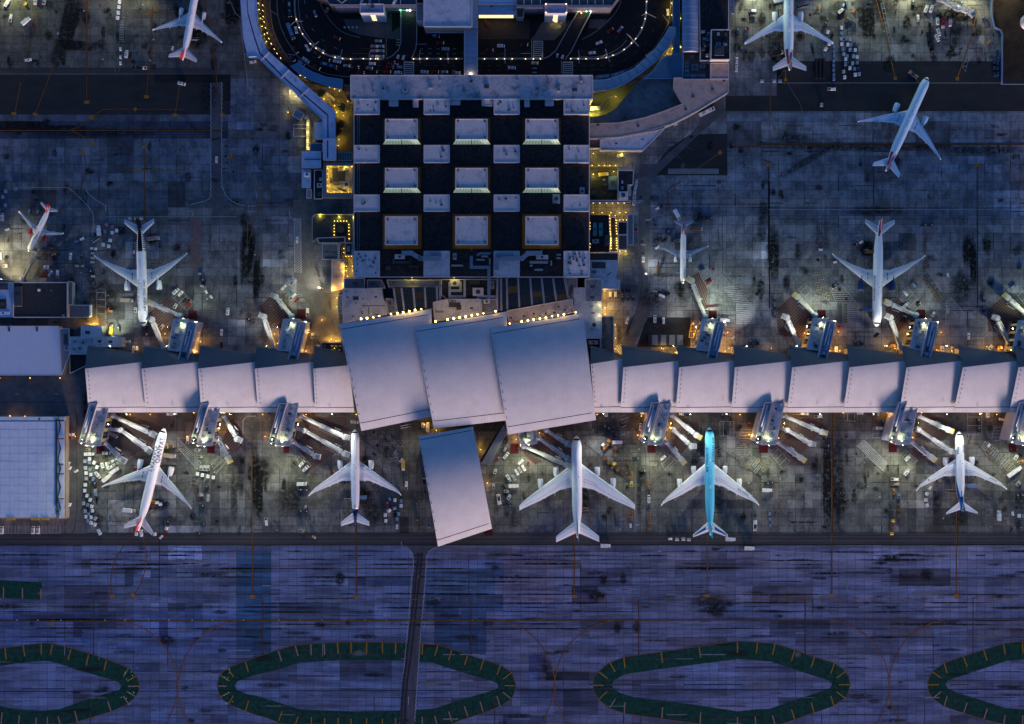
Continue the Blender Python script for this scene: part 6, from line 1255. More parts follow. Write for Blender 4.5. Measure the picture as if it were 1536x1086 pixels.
def airliner(label,ty,nose,tail,body=AW,wing=WINGG,engine=AW,fin_m=(AW,AW),tail_from=None,tail_m=None,stab_m=None,deco=None,group=None):
 t=TYPES[ty];zf=5.6;N,Tl=W(*nose,zf),W(*tail,zf);dvec=N-Tl;k=dvec.length/t['L'];rot=math.atan2(-dvec.x,dvec.y)
 c=(N+Tl)/2;r=thing('airliner',label,'airliner',(c.x,c.y,0),group,0.0);Lm=t['L']*k;Rm=t['R']*k;zc=Rm*t.get('tall',1)+t['gear']
 cs,sn=math.cos(rot),math.sin(rot)
 def loc(x,d,z):y=Lm/2-d*k;return(c.x+x*cs-y*sn,c.y+x*sn+y*cs,z)
 dn=t['R']*2.6;dt=t['L']*.66;tall=t.get('tall',1)
 def fr(d):
  a=min(max(d,0)/dn,1);f=(1-(1-a)**2.2)**.62
  b=max(0,(d-dt)/(t['L']-dt));f*=1-.9*b**1.75
  return Rm*max(f,.02),zc-Rm*.28*(1-a)**2+Rm*tall*.68*b**1.5
 def ring(d,n=20,grow=1.0,a0=0,a1=2*math.pi,closed=True):
  R_,z_=fr(d);m=n if closed else n+1
  return[loc(R_*grow*math.cos(a0+(a1-a0)*i/n),d,z_+R_*grow*tall*math.sin(a0+(a1-a0)*i/n))for i in range(m)]
 Ls=t['L'];nz=[.0,.004,.015,.035,.06,.09,.12,.16,.2,.3,.42,.54,.66,.7,.74,.78,.82,.86,.9,.94,.97,1.0];ds=[x*Ls for x in nz]
 tf=tail_from or Ls+1
 fu=MB().loft([ring(d)for d in ds if d<tf-.3]+([ring(tf)]if tf<Ls else[])).build('fuselage',body,r,smooth=True,fix=True)
 if tf<Ls:MB().loft([ring(tf)]+[ring(d)for d in ds if d>tf+.3]).build('tail_section',tail_m,r,smooth=True,fix=True)
 cp=MB().loft([ring(d,12,1.012,R(28),R(152),False)for d in(dn*.22,dn*.29,dn*.34)],closed=False).build('cockpit_windows',CKW,r)
 for s_ in(-1,1):
  m=MB();d=dn*1.1
  while d<dt*1.1:
   R_,z_=fr(d);zz=z_+R_*.18;xx=s_*R_*1.003*.984;m.add([loc(xx,d,zz),loc(xx,d+.55,zz),loc(xx*.985,d+.55,zz+.34),loc(xx*.985,d,zz+.34)],[(0,1,2,3)if s_>0 else(3,2,1,0)]);d+=1.15
  m.build('cabin_windows',CKW,fu)['kind']='stuff'
 zw=zc-Rm*.42*tall
 def wing_z(s):return zw+(s*k)*.085+(t.get('tipup',0)*max(0,(s/t['wing'][-1][0]-.9)/.1)**1.5)
 def wing_at(s):
  w=t['wing']
  for a,b in zip(w,w[1:]):
   if s<=b[0]:f=(s-a[0])/(b[0]-a[0]);return a[1]+(b[1]-a[1])*f,a[2]+(b[2]-a[2])*f
  return w[-1][1:]
 AF=[(0,0),(.06,.045),(.25,.07),(.5,.06),(.8,.028),(1,.004),(.8,-.012),(.5,-.03),(.2,-.035),(.04,-.022)]
 def section(s,sg,st=None,zz=None,th=1.0):
  le,te=st or wing_at(s);ch=te-le;z_=wing_z(s)if zz is None else zz
  return[loc(sg*s*k,le+ch*u,z_+v*ch*k*th)for u,v in AF]
 def top_pt(s,u,sg,lift=.03):
  le,te=wing_at(s);ch=te-le
  for a,b in zip(AF[:5],AF[1:6]):
   if u<=b[0]:v=a[1]+(b[1]-a[1])*(u-a[0])/(b[0]-a[0]);break
  return Vector(loc(sg*s*k,le+ch*u,wing_z(s)+v*ch*k+lift))
 w=t['wing'];smax=w[-1][0]
 for sg in(-1,1):
  sts=sorted(set([x[0]for x in w]+[w[0][0]+(smax-w[0][0])*q_/10 for q_ in range(11)]));m=MB().loft([section(s,sg)for s in sts])
  wg=m.build('wing',wing,r,smooth=True,fix=True);smooth_by_angle(wg,50)
  for(u,s0,s1)in((.74,.10,.50),(.76,.52,.72),(.72,.74,.92),(.13,.14,.95),(.60,.12,.36)):
   m=MB();pts=[top_pt(smax*(s0+(s1-s0)*q_/6),u,sg)for q_ in range(7)]
   for a,b in zip(pts,pts[1:]):m.beam(a,b,.16,.02)
   m.build('panel_line',GAP,wg)
  for s in((.2,.38,.55)if smax>45 else(.3,.55)):
   le,te=wing_at(s*smax);z_=wing_z(s*smax);m=MB();q0=loc(sg*s*smax*k,te-(te-le)*.35,z_-.25);q1=loc(sg*s*smax*k,te+1.9,z_-.45);m.tube([q0,((q0[0]+q1[0])/2,(q0[1]+q1[1])/2,z_-.5),q1],[.18,.38,.08],6);m.build('flap_fairing',wing,wg,smooth=True)
  if t['slot']:m=MB();m.beam(top_pt(w[1][0]*.86,.28,sg,.04),top_pt(w[1][0]*.86,.80,sg,.04),.5,.03);m.build('root_slot',M('slot_black',(.012,.012,.014),.8,var=0),wg)
  else:m=MB();m.beam(top_pt(w[0][0]+5,.62,sg),top_pt(w[0][0]+5,.95,sg),.14,.02);m.build('panel_line',GAP,wg)
  m=MB();e=top_pt(smax*.985,.5,sg,.05);m.box(e.x,e.y,e.z,.5,.5,.25);m.build('tip_light',M('tip_light',(1,.85,.6),.3,var=0,emit=(1,.7,.4),power=2.5 if deco=='lights' else.25),wg)
  for s,d0,d1,er in t['eng']:
   er*=k;ze=wing_z(s)-er*.95;n=16
   def er_ring(d,g):return[loc(sg*s*k+er*g*math.cos(2*math.pi*i/n),d,ze+er*g*math.sin(2*math.pi*i/n))for i in range(n)]
   D=d1-d0;en=MB().loft([er_ring(d0+D*a,g)for a,g in((.0,.86),(.02,.93),(.12,1.0),(.4,1.02),(.75,.9),(1.0,.68))],caps=False).build('engine',engine,r,smooth=True,fix=True)
   MB().loft([er_ring(d0+D*a,g)for a,g in((.005,.87),(-.02,.9),(.0,.94))],caps=False).build('intake_lip',LIPM if deco!='navy' else LIV('navy_lip',(.02,.03,.16)),en,smooth=True)
   MB().loft([er_ring(d0+D*.12,.84),er_ring(d0+D*.13,.1)]).build('fan',DKG,en);MB().loft([er_ring(d0+D*.9,.5),er_ring(d0+D*1.22,.22)]).build('exhaust_cone',DKG,en,smooth=True)
   le,te=wing_at(s);m=MB();m.beam(loc(sg*s*k,d0+D*.3,ze+er*.86),loc(sg*s*k,le+(te-le)*.3,wing_z(s)-.1),.55,.8);m.build('pylon',engine,en)
  (s0,a0,b0),(s1,a1,b1)=t['stab'];zs_=zc+Rm*.5*tall
  smm=[section(s0+(s1-s0)*q_/3,sg,(a0+(a1-a0)*q_/3,b0+(b1-b0)*q_/3),zs_+(s0+(s1-s0)*q_/3)*k*.1)for q_ in range(4)]
  sb=MB().loft(smm).build('tailplane',stab_m or wing,r,smooth=True,fix=True);smooth_by_angle(sb,50)
  for(u,uu)in((.66,.66),):
   m=MB();pa=[Vector(loc(sg*s*k,a+(b-a)*u,zs_+s*k*.1+(b-a)*k*.045+.02))for s,a,b in t['stab']];m.beam(pa[0],pa[1],.14,.02);m.build('panel_line',GAP,sb)
  if deco=='korean':
   m=MB();P=[]
   for f_,u in((.2,.35),(.92,.35),(.92,.66),(.2,.66)):s=s0+(s1-s0)*f_;a,b=a0+(a1-a0)*f_,b0+(b1-b0)*f_;P.append(Vector(loc(sg*s*k,a+(b-a)*u,zs_+s*k*.1+(b-a)*k*.068+.05)))
   m.add(P,[(0,1,2,3)]);m.build('blue_panel',LIV('deep_blue_paint',(.015,.09,.22)),sb)
 f0,f1,fh=t['fin'];fh*=k;zt_=fr((f0+f1)/2)[1]+fr((f0+f1)/2)[0]*tall*.8
 tp=(f0+(f1-f0)*.86,f1+(f1-f0)*.26)
 for sg,fm in((-1,fin_m[0]),(1,fin_m[1])):
  A=[loc(0,f0,zt_-.6),loc(sg*.42,f0+(f1-f0)*.3,zt_-.6),loc(sg*.05,f1,zt_-.6),loc(0,f1,zt_-.6)];B=[loc(0,tp[0],zt_+fh),loc(sg*.16,tp[0]+(tp[1]-tp[0])*.3,zt_+fh),loc(sg*.03,tp[1],zt_+fh),loc(0,tp[1],zt_+fh)]
  MB().loft([A,B]).build('fin',fm,r,fix=True)
 m=MB();m.beam(loc(0,f0-(f1-f0)*.5,fr(f0-8)[1]+fr(f0-8)[0]*tall*.97),loc(0,f0+1.5,zt_+.6),.35,.3);m.build('fin_fillet',fin_m[0]if tail_m else body,r)
 for nm,x,u,w_,l_,h_,mt in(('antenna',0,.3,.6,1.6,.3,WHITE),('radome',0,.55,.9,2.2,.45,WHITE),('antenna',0,.45,.3,.9,.5,WHITE),('hatch',.8,.40,.5,.5,.12,GAP),('hatch',-.6,.37,.5,.5,.12,GAP),('hatch',.3,.62,.4,.4,.12,GAP)):
  R_,z_=fr(Ls*u);p=loc(x,Ls*u,z_+R_*tall*(1 if x==0 else.98));m=MB();m.box(p[0],p[1],p[2]-.1,w_,l_,h_,rot);m.build(nm,mt,r)
 for d,xs in((dn*.62,(0,)),(wing_at(w[0][0])[1]-8,(-1.9*Rm/3.0,1.9*Rm/3.0))):
  for x in xs:
   g_=MB();q0,q1=loc(x,d,.5),loc(x,d,zc-Rm*.4);g_.tube([q0,q1],.16,6);o=g_.build('landing_gear',STEEL,r)
   for dx in(-.45,.45):
    for dy in((-1.6,1.6)if xs!=(0,)and t['R']>5 else(0,)):g_=MB();q0,q1=loc(x+dx-.18,d+dy,.55),loc(x+dx+.18,d+dy,.55);g_.tube([q0,q1],.55,10);g_.build('wheel',RUBBER,o)
 return dict(root=r,loc=loc,fr=fr,ring=ring,top=top_pt,k=k,L=Ls,rot=rot,tall=tall,fin=(f0,f1,fh,zt_,tp),wing_at=wing_at,smax=smax,zc=zc)
def side_text(P,body,d0,size,side,phi,m,bold=.03):
 v,f=text_mesh(body,size,bold);out=[];k=P['k'];wd=max(x[0]for x in v)
 for x,y,z in v:
  d=d0+x/k if side<0 else d0-x/k;R_,z_=P['fr'](d);a=phi+y/R_;out.append(P['loc'](side*R_*1.012*math.cos(a),d,z_+R_*1.012*P['tall']*math.sin(a)))
 MB().add(out,f).build('title_lettering',m,P['root'])
def wing_text(P,body,s0,u0,size,m,sg=1):
 v,f=text_mesh(body,size,.02);k=P['k'];wd=max(x[0]for x in v);out=[]
 for x,y,z in v:
  s=s0+x/k;le,te=P['wing_at'](s);u=u0-(y/k)/(te-le);out.append(P['top'](s,u,sg,.05))
 MB().add(out,f).build('registration_lettering',m,P['root'])
def skin_patch(P,d0,d1,a0f,a1f,m,name,n=10,na=6,grow=1.006):
 rings=[]
 for i in range(n+1):
  d=d0+(d1-d0)*i/n;rings.append(P['ring'](d,na,grow,a0f(d),a1f(d),False))
 return MB().loft(rings,closed=False).build(name,m,P['root'],smooth=True)
def fin_mark(P,pts,m,side,name):
 f0,f1,fh,zt,tp=P['fin'];out=[]
 for u,h in pts:a=f0+(tp[0]-f0)*h;b=f1+(tp[1]-f1)*h;out.append(P['loc'](side*(.44-.24*h)*(1.0 if.15<u<.8 else.75)+side*.05,a+(b-a)*u,zt+fh*h))
 MB().add(out,[tuple(range(len(out)))]).build(name,m,P['root'],fix=False)
def fin_text(P,body,size,u0,h0,m,side):
 v,f=text_mesh(body,size,.02);f0,f1,fh,zt,tp=P['fin'];out=[];ch=(f1-f0)*P['k']
 for x,y,z in v:
  h=h0+y/fh;a=f0+(tp[0]-f0)*h;b=f1+(tp[1]-f1)*h;u=u0+(x if side<0 else-x)/ch;out.append(P['loc'](side*(.52-.2*h),a+(b-a)*u,zt+fh*h))
 MB().add(out,f).build('fin_lettering',m,P['root'])
RED=LIV('red_livery',(.36,.015,.02));BRED=LIV('bright_red_livery',(.55,.02,.02));NAVY=LIV('navy_livery',(.012,.022,.10));BLK=LIV('black_livery',(.010,.010,.012));SKYB=LIV('sky_blue_livery',(.13,.60,.80),.42);DBL=LIV('deep_blue_livery',(.012,.045,.20));LTBL=LIV('light_blue_livery',(.06,.24,.55));INK=LIV('title_ink',(.02,.025,.05));PALE=LIV('pale_livery',(.62,.55,.55))
aw=R(90)
airliner('jet with red fin cut by the top edge, upper left stands','twin_old',(295.5,-26.5),(274.3,91),fin_m=(BRED,BRED))
P=airliner('small red finned jet with red engines at the far left stand','narrow',(40.7,377.5),(74.3,308.4),engine=BRED,fin_m=(BRED,BRED));side_text(P,'america',22,2.0,-1,R(38),LIV('title_red',(.4,.02,.03)));side_text(P,'america',40,2.0,1,R(38),LIV('title_red',(.4,.02,.03)))
for sg in(1,-1):fin_mark(P,[(.2,.3),(.5,.5),(.4,.75),(.2,.6)],AW,sg,'fin_emblem')
P=airliner('white jet with black fern patterned tail, north stand','twin_long',(215,489.5),(210.5,330.5),fin_m=(BLK,BLK),tail_from=111,tail_m=BLK)
side_text(P,'AIR NEW ZEALAND',22,2.5,-1,R(33),INK);side_text(P,'AIR NEW ZEALAND',70,2.5,1,R(33),INK)
for sg in(-1,1):
 for i in range(11):
  d=108+i*3.2;skin_patch(P,d,d+1.5,lambda x,s=sg,dd=d:(R(12)if s>0 else R(168)),lambda x,s=sg,dd=d:(R(52-(dd-108)*.2+(x-dd)*6)if s>0 else R(128+(dd-108)*.2-(x-dd)*6)),AW,'fern_leaf',2,4,1.01)
 skin_patch(P,106,146,lambda x,s=sg:R(50)if s>0 else R(124),lambda x,s=sg:R(56)if s>0 else R(130),AW,'fern_stem',8,2,1.012)
def star_stripes(P):
 d0,d1=P['fin'][0]-6,P['fin'][0]+16
 skin_patch(P,d0,d1,lambda d:R(108),lambda d:R(150),RED,'red_band',5,5,1.01);skin_patch(P,d0+1,d0+8,lambda d:R(38),lambda d:R(66-(d-d0)*2),RED,'red_band',4,4,1.01);skin_patch(P,d0+5,d1,lambda d:R(40),lambda d:R(84),DBL,'blue_band',5,5,1.008)
 for sg in(-1,1):
  for h in(.25,.5,.75):fin_mark(P,[(.05,h),(.95,h),(.95,h+.1),(.05,h+.1)],PALE,sg,'fin_stripe')
P=airliner('wide jet with red and blue banded tail cut by the top edge','twin_mid',(1182.6,-29),(1183,107),fin_m=(RED,DBL),stab_m=WINGG,body=LIV('pale_silver',(.62,.74,.82)),wing=LIV('pale_silver'),engine=AW);star_stripes(P)
P=airliner('angled jet under tow on the dark strip, wing tip lights on','twin_long',(1391.9,115.3),(1327.2,257.5),fin_m=(RED,DBL),deco='lights',body=LIV('sky_tinted_silver',(.42,.62,.80)),wing=LIV('sky_tinted_silver'),engine=LIV('sky_tinted_silver'));star_stripes(P)  # blue sky light put into the silver body colour
p=P['loc'](0,158,P['zc']+3);m=MB();m.box(p[0],p[1],p[2],.5,.5,.4);m.build('tail_light',M('tip_light'),P['root'])
P=airliner('slim red tailed jet on the north stand east of the terminal','narrow_long',(1024.8,425.2),(1025.8,329.6),fin_m=(RED,DBL),wing=LIV('slate_wing',(.30,.36,.46)));star_stripes(P)
P=airliner('white jet with dark blue engines and red striped fin','twin_long',(1315.2,490),(1318.3,330.8),engine=LIV('dark_blue_engine',(.012,.03,.12)),fin_m=(PALE,RED))
for sg in(-1,1):
 for h,mt in((.15,RED),(.42,AW),(.6,DBL if sg<0 else AW),(.8,RED)):fin_mark(P,[(.02,h),(.97,h+.12),(.97,h+.26),(.02,h+.12)],mt,sg,'fin_stripe')
skin_patch(P,134,152,lambda d:R(62),lambda d:R(92),RED,'red_band',5,4,1.01);skin_patch(P,10,24,lambda d:R(18),lambda d:R(26),RED,'nose_ribbon',4,2,1.01);side_text(P,'BRITISH AIRWAYS',30,2.2,-1,R(22),INK);side_text(P,'BRITISH AIRWAYS',76,2.2,1,R(22),INK)
P=airliner('white jet turned aslant with a bright red fin, south west stand','twin_long',(246,642.4),(208.7,795.7),fin_m=(BRED,BRED));side_text(P,'QANTAS',53,4.6,1,R(32),INK);side_text(P,'QANTAS',28,4.6,-1,R(32),INK)
for sg in(-1,1):fin_mark(P,[(.3,.15),(.7,.3),(.5,.5),(.8,.85),(.45,.6),(.35,.4)],AW,sg,'fin_emblem')
P=airliner('white jet with a navy tail and navy ringed engines','twin_new',(532.4,643.8),(533.4,787),fin_m=(NAVY,NAVY),tail_from=119,tail_m=NAVY,deco='navy',stab_m=AW,wing=LIV('light_wing',(.76,.77,.79)))
P=airliner('largest jet with four engines and a dark streaked white fin','quad_double',(864.5,653.3),(865.8,805.5),fin_m=(NAVY,AW),stab_m=AW,wing=LIV('light_wing'))
for sg in(1,):
 for h in(.1,.3,.5):fin_mark(P,[(.02,h),(.5,h+.3),(.6,h+.3),(.12,h)],NAVY,sg,'fin_stripe')
fin_mark(P,[(.1,.8),(.9,.85),(.9,.95),(.1,.92)],RED,1,'fin_stripe');fin_mark(P,[(.1,.8),(.9,.85),(.9,.95),(.1,.92)],RED,-1,'fin_stripe')
P=airliner('sky blue four engined jet on the south side','quad_long',(1064.4,640.8),(1064.8,802.3),body=SKYB,fin_m=(SKYB,SKYB),deco='korean',stab_m=LIV('light_wing'),wing=LIV('light_wing'));side_text(P,'KOREAN AIR',30,3.0,-1,R(30),DBL,.05);side_text(P,'KOREAN AIR',52,3.0,1,R(30),DBL,.05)
wing_text(P,'HL7638',42,.60,2.2,LIV('dark_blue_ink',(.02,.06,.14)))
for sg in(-1,1):
 fin_mark(P,[(.35+.22*math.cos(a*.5236),.5+.14*math.sin(a*.5236))for a in range(0,7)],BRED,sg,'fin_emblem');fin_mark(P,[(.35+.22*math.cos(a*.5236),.5+.14*math.sin(a*.5236))for a in range(6,13)],DBL,sg,'fin_emblem')
m=MB();P0=P;skin_patch(P,24,27,lambda d:R(146),lambda d:R(160),BRED,'title_emblem',2,3,1.01)
P=airliner('white jet with a blue stripe and blue tail, south east stand','twin_small_wide',(1439.4,647.2),(1441.4,766),fin_m=(DBL,DBL),tail_from=99,tail_m=LTBL,wing=LIV('light_wing'),stab_m=AW)
skin_patch(P,36,100,lambda d:R(176),lambda d:R(168-max(0,d-70)*1.9),DBL,'blue_stripe',12,5,1.008);skin_patch(P,36,100,lambda d:R(4),lambda d:R(12+max(0,d-70)*1.9),DBL,'blue_stripe',12,5,1.008);skin_patch(P,34,98,lambda d:R(168-max(0,d-72)*1.7),lambda d:R(164-max(0,d-70)*1.9),LTBL,'light_stripe',12,3,1.009);skin_patch(P,96,116,lambda d:R(60),lambda d:R(120),DBL,'blue_band',5,5,1.01)
side_text(P,'ANA',22,2.6,-1,R(32),DBL,.04);side_text(P,'ANA',31,2.6,1,R(32),DBL,.04);wing_text(P,'JA898A',43,.55,1.7,LIV('dark_blue_ink'));fin_text(P,'ANA',3.4,.22,.35,AW,1);fin_text(P,'ANA',3.4,.12,.35,AW,-1)
e=P['top'](47,.4,-1,.05);m=MB();m.cyl(e.x,e.y,e.z,.55,.03,10);m.build('red_roundel',BRED,P['root'])
#jet bridges
BRM=M('bridge_metal',(.52,.52,.52),.5,.1,var=.12,scale=.6,spots=.25);BRB=M('bridge_blue_metal',(.20,.34,.46),.45,.2,var=.12);BRK=M('bridge_base_grey',(.30,.31,.36),.6,.1,var=.1)
YEL=M('yellow_bumper',(.75,.55,.03),.6,var=.1)
def jet_bridge(label,a,b,link=None,z=4.2,cab=0.0,mt=BRM,bt=None,yellow=False,mid_pts=None):
 A,B=Q(*a,z+3),Q(*b,z+3);r=thing('jet_bridge',label,'jet bridge',(A.x,A.y,0),'jet bridges at the gatehouses');d=(B-A);L=d.length;u=d.normalized();nrm=Vector((-u.y,u.x,0))
 A0,B0=Vector((A.x,A.y,z)),Vector((B.x,B.y,z))
 m=MB();m.cyl(A.x,A.y,z-.2,2.0,3.5,16);ro=m.build('rotunda',bt or BRK,r);m=MB();m.cyl(A.x,A.y,0,.7,z-.2,10);m.build('column',STEEL,ro);m=MB();m.cyl(A.x,A.y,z+3.3,1.5,.3,12,.6);m.build('rotunda_cap',mt,ro)
 if link:Lk=Q(*link,z);m=MB();m.beam((Lk.x,Lk.y,z),A0,2.4,3.0);m.build('link_corridor',bt or BRK,r)
 s1=L*.48;m=MB();m.beam(A0+u*1.5,A0+u*s1,2.3,2.7);m.build('inner_tunnel',mt,r)
 m=MB();m.beam(A0+u*(s1-1.0)-Vector((0,0,.2)),B0-u*2.4-Vector((0,0,.2)),2.9,3.2);ot=m.build('outer_tunnel',mt,r)
 n=int((L-s1)/2.6)
 for k in range(n):p=A0+u*(s1+.8+k*2.6)+Vector((0,0,3.0));m=MB();m.beam(p-nrm*1.5,p+nrm*1.5,.22,.16);m.build('roof_rib',M('bridge_rib',(.34,.35,.36),.6,var=.1),ot)
 m=MB();m.beam(A0+u*3+Vector((0,0,2.72))+nrm*.6,A0+u*(s1-2)+Vector((0,0,2.72))+nrm*.6,.25,.2);m.beam(A0+u*(s1+2)+Vector((0,0,3.02))-nrm*.7,B0-u*4+Vector((0,0,3.02))-nrm*.7,.3,.25);m.build('cable_tray',STEELD,r)
 a2=math.atan2(u.y,u.x)+R(cab);cu=Vector((math.cos(a2),math.sin(a2),0));cn=Vector((-cu.y,cu.x,0));m=MB();m.cyl(B.x,B.y,z-.3,2.1,3.3,14);cb=m.build('cab',mt,r)
 m=MB();m.beam(B0+cu*.8-Vector((0,0,.1)),B0+cu*3.6-Vector((0,0,.1)),3.6,3.2);m.build('cab_hood',mt,cb)
 for q_ in(.9,1.8,2.7):m=MB();m.beam(B0+cu*q_+Vector((0,0,3.1))-cn*1.8,B0+cu*q_+Vector((0,0,3.1))+cn*1.8,.25,.18);m.build('bellows_rib',STEELD if not yellow else YEL,cb)
 if yellow:m=MB();m.beam(B0+cu*3.6,B0+cu*4.2,3.8,2.9);m.build('yellow_bumper',YEL,cb)
 g=B0-u*(L*.2);m=MB();m.beam(g-nrm*2.2+Vector((0,0,-z+.5)),g+nrm*2.2+Vector((0,0,-z+.5)),.6,.6);[m.beam(g+nrm*s_+Vector((0,0,-z+.9)),g+nrm*s_*.8+Vector((0,0,-.2)),.5,.1)for s_ in(-1.8,1.8)]
 for s_ in(-1.8,1.8):q0=g+nrm*s_;m.box(q0 .x,q0 .y,.6,.4,.4,z-.8)
 lg=m.build('drive_column',STEEL,r)
 for s_ in(-1.9,1.9):q0=g+nrm*s_;m=MB();m.tube([(q0 .x-u.x*.2,q0 .y-u.y*.2,.55),(q0 .x+u.x*.2,q0 .y+u.y*.2,.55)],.55,10);m.build('wheel',RUBBER,lg)
 st=B0-u*5+nrm*2.4;m=MB();m.beam((st.x,st.y,0),(st.x-u.x*4.5,st.y-u.y*4.5,z-.4),.9,.2);m.build('stair',STEEL,r)
 return r
U('c1');jet_bridge('upper of two bridges reaching the aslant red finned jet',(672,318),(905,425),cab=-5);jet_bridge('lower of two bridges reaching the aslant red finned jet',(722,405),(880,520),(640,395),cab=0);jet_bridge('short retracted bridge above the parked vans, south west gatehouse',(625,480),(725,580),cab=15)
jet_bridge('longer bridge of the empty second stand, south side',(1338,320),(1418,458),cab=35);jet_bridge('short yellow ended bridge of the empty second stand, south side',(1303,462),(1362,570),yellow=True)
U('c2');jet_bridge('front bridge of the navy tailed jet',(265,320),(530,445),cab=12);jet_bridge('middle bridge of the navy tailed jet',(290,408),(530,545),(240,392),cab=12);jet_bridge('unused bridge angled away from the navy tailed jet',(222,475),(355,560),cab=20)
U('c3');jet_bridge('front bridge of the largest four engined jet',(205,405),(330,485),cab=8);jet_bridge('middle bridge of the largest four engined jet',(160,452),(330,572),cab=12);jet_bridge('long yellow lit bridge to the rear door of the largest jet',(70,500),(325,612),cab=8,yellow=True)
jet_bridge('top bridge beside the nose of the sky blue jet',(958,315),(1105,435),cab=10,yellow=True);jet_bridge('middle bridge beside the sky blue jet',(968,402),(1075,500),cab=40);jet_bridge('lowest bridge beside the sky blue jet, yellow end',(928,478),(1015,580),yellow=True)
U('c4');jet_bridge('top bridge over the empty dark south stand',(95,318),(325,415),yellow=True,cab=8);jet_bridge('middle bridge over the empty dark south stand',(118,405),(258,485),(70,392),cab=20);jet_bridge('lowest bridge over the empty dark south stand',(58,475),(198,570),yellow=True)
jet_bridge('top bridge by the nose of the blue striped jet',(905,320),(1080,402),yellow=True,cab=5);jet_bridge('middle bridge docked to the blue striped jet',(905,402),(1100,532),(880,385),cab=25);jet_bridge('lowest bridge at the blue striped jet, yellow end',(862,475),(980,565),yellow=True)
U('b1');jet_bridge('upper bridge to the black tailed jet, yellow end',(1075,803),(915,735),yellow=True,bt=BRB);jet_bridge('lower blue bridge at the nose of the black tailed jet',(978,1000),(905,828),cab=40,mt=BRM,bt=BRB);jet_bridge('tan weathered bridge of the small red finned jet',(130,585),(205,425),mt=M('tan_bridge_metal',(.42,.36,.26),.6,var=.2))
U('b2');jet_bridge('upper white bridge of the empty stand west of the halls',(210,805),(115,690),bt=BRB,cab=25);jet_bridge('lower blue bridge of the empty stand west of the halls',(110,1010),(45,810),mt=BRM,bt=BRB,cab=50)
U('b3');jet_bridge('long single bridge to the slim red tailed jet',(1158,808),(1078,595),bt=BRB,yellow=True,cab=35)
U('b4');jet_bridge('upper bridge with blue rotunda among striped dollies',(285,800),(180,692),bt=BRB,yellow=True,cab=10);jet_bridge('lower blue bridge of the striped dolly stand',(185,975),(115,815),bt=BRB,cab=45);jet_bridge('upper bridge to the blue engined jet, yellow end',(888,800),(730,730),bt=BRB,yellow=True);jet_bridge('lower blue bridge at the blue engined jet',(798,995),(735,815),bt=BRB,cab=45);jet_bridge('upper bridge at the right picture edge',(1545,790),(1440,698),bt=BRB,yellow=True);jet_bridge('lower bridge at the right picture edge',(1458,990),(1375,818),bt=BRB,cab=45)
U('a4');jet_bridge('curved white bridge at the top right stand',(1030,-10),(1130,38),cab=0);jet_bridge('outer white bridge run of the top right stand',(1140,45),(1220,70),cab=-30)
U('a2');U('px')
#vehicles and ground equipment
PAINT={'w':('white',(.72,.72,.72)),'b':('blue',(.15,.24,.36)),'k':('dark',(.022,.022,.025)),'r':('red',(.22,.02,.02)),'o':('orange',(.5,.2,.025)),'y':('yellow',(.62,.42,.04)),'s':('silver',(.36,.37,.39)),'n':('brown',(.17,.085,.028)),'t':('tan',(.42,.33,.2)),'p':('pink',(.30,.2,.2)),'d':('navy',(.02,.045,.12)),'g':('green',(.1,.3,.2))}
def pm(c):return M('vehicle_'+PAINT[c][0],PAINT[c][1],.4,var=.06,scale=.9)
TYRE=M('tyre',(.012,.012,.012),.85,var=0);SCREEN=M('windscreen',(.012,.016,.02),.12,var=0)
TAILL=M('tail_lamp',(.5,.02,.02),.4,var=0,emit=(1,.04,.02),power=.6);HEADL=M('head_lamp',(1,.95,.8),.3,var=0,emit=(1,.9,.7),power=.8)
def wheels(r,w,ys,rad=.36):
 for s_ in(-1,1):
  for y in ys:m=MB();m.tube([(s_*(w/2-.22),y,rad),(s_*(w/2),y,rad)],rad,10);m.build('wheel',TYRE,r)
def bx(r,nm,m,x,y,z,sx,sy,sz,tp=1.0):b=MB();b.box(x,y,z,sx,sy,sz,0,tp);return b.build(nm,m,r)
def ends(r,w,y0,y1,z):
 for s_ in(-1,1):bx(r,'headlight',HEADL,s_*w*.36,y1,z,.34,.08,.16);bx(r,'tail_light',TAILL,s_*w*.38,y0,z,.3,.08,.16)
def mk_car(r,c):
 P=pm(c);m=MB();m.loft([[(-.9*a,y,z0),(.9*a,y,z0),(.9*a,y,z1),(-.9*a,y,z1)]for y,a,z0,z1 in((-2.25,.86,.35,.75),(-2.0,.98,.3,.88),(-.4,1,.28,.92),(1.2,1,.28,.88),(2.0,.95,.3,.74),(2.3,.8,.38,.6))]);m.build('body',P,r)
 m=MB();m.loft([[(-.8,y,.85),(.8,y,.85),(.66*a,y+d,z1),(-.66*a,y+d,z1)]for y,a,d,z1 in((-1.75,.95,.55,.9),(-1.2,1,.2,1.42),(.2,1,-.1,1.44),(1.0,.95,-.4,.92))]);m.build('cabin_glass',SCREEN,r);bx(r,'roof',P,0,-.42,1.40,1.34,1.5,.07,.94);ends(r,1.8,-2.28,2.28,.55);wheels(r,1.84,(-1.35,1.35),.33)
def mk_van(r,c):
 P=pm(c);m=MB();m.loft([[(-1*a,y,.35),(1*a,y,.35),(.92*a,y,z1),(-.92*a,y,z1)]for y,a,z1 in((-2.6,.97,2.1),(-2.4,1,2.2),(1.3,1,2.2),(2.1,.98,1.25),(2.65,.9,.95))]);m.build('body',P,r)
 m=MB();m.add([(-.84,1.36,2.17),(.84,1.36,2.17),(.84,2.02,1.36),(-.84,2.02,1.36)],[(3,2,1,0)]);m.build('windscreen',SCREEN,r);bx(r,'roof_rack',STEEL,0,-.8,2.2,1.3,2.2,.06);ends(r,2.0,-2.62,2.62,.7);wheels(r,2.04,(-1.6,1.6))
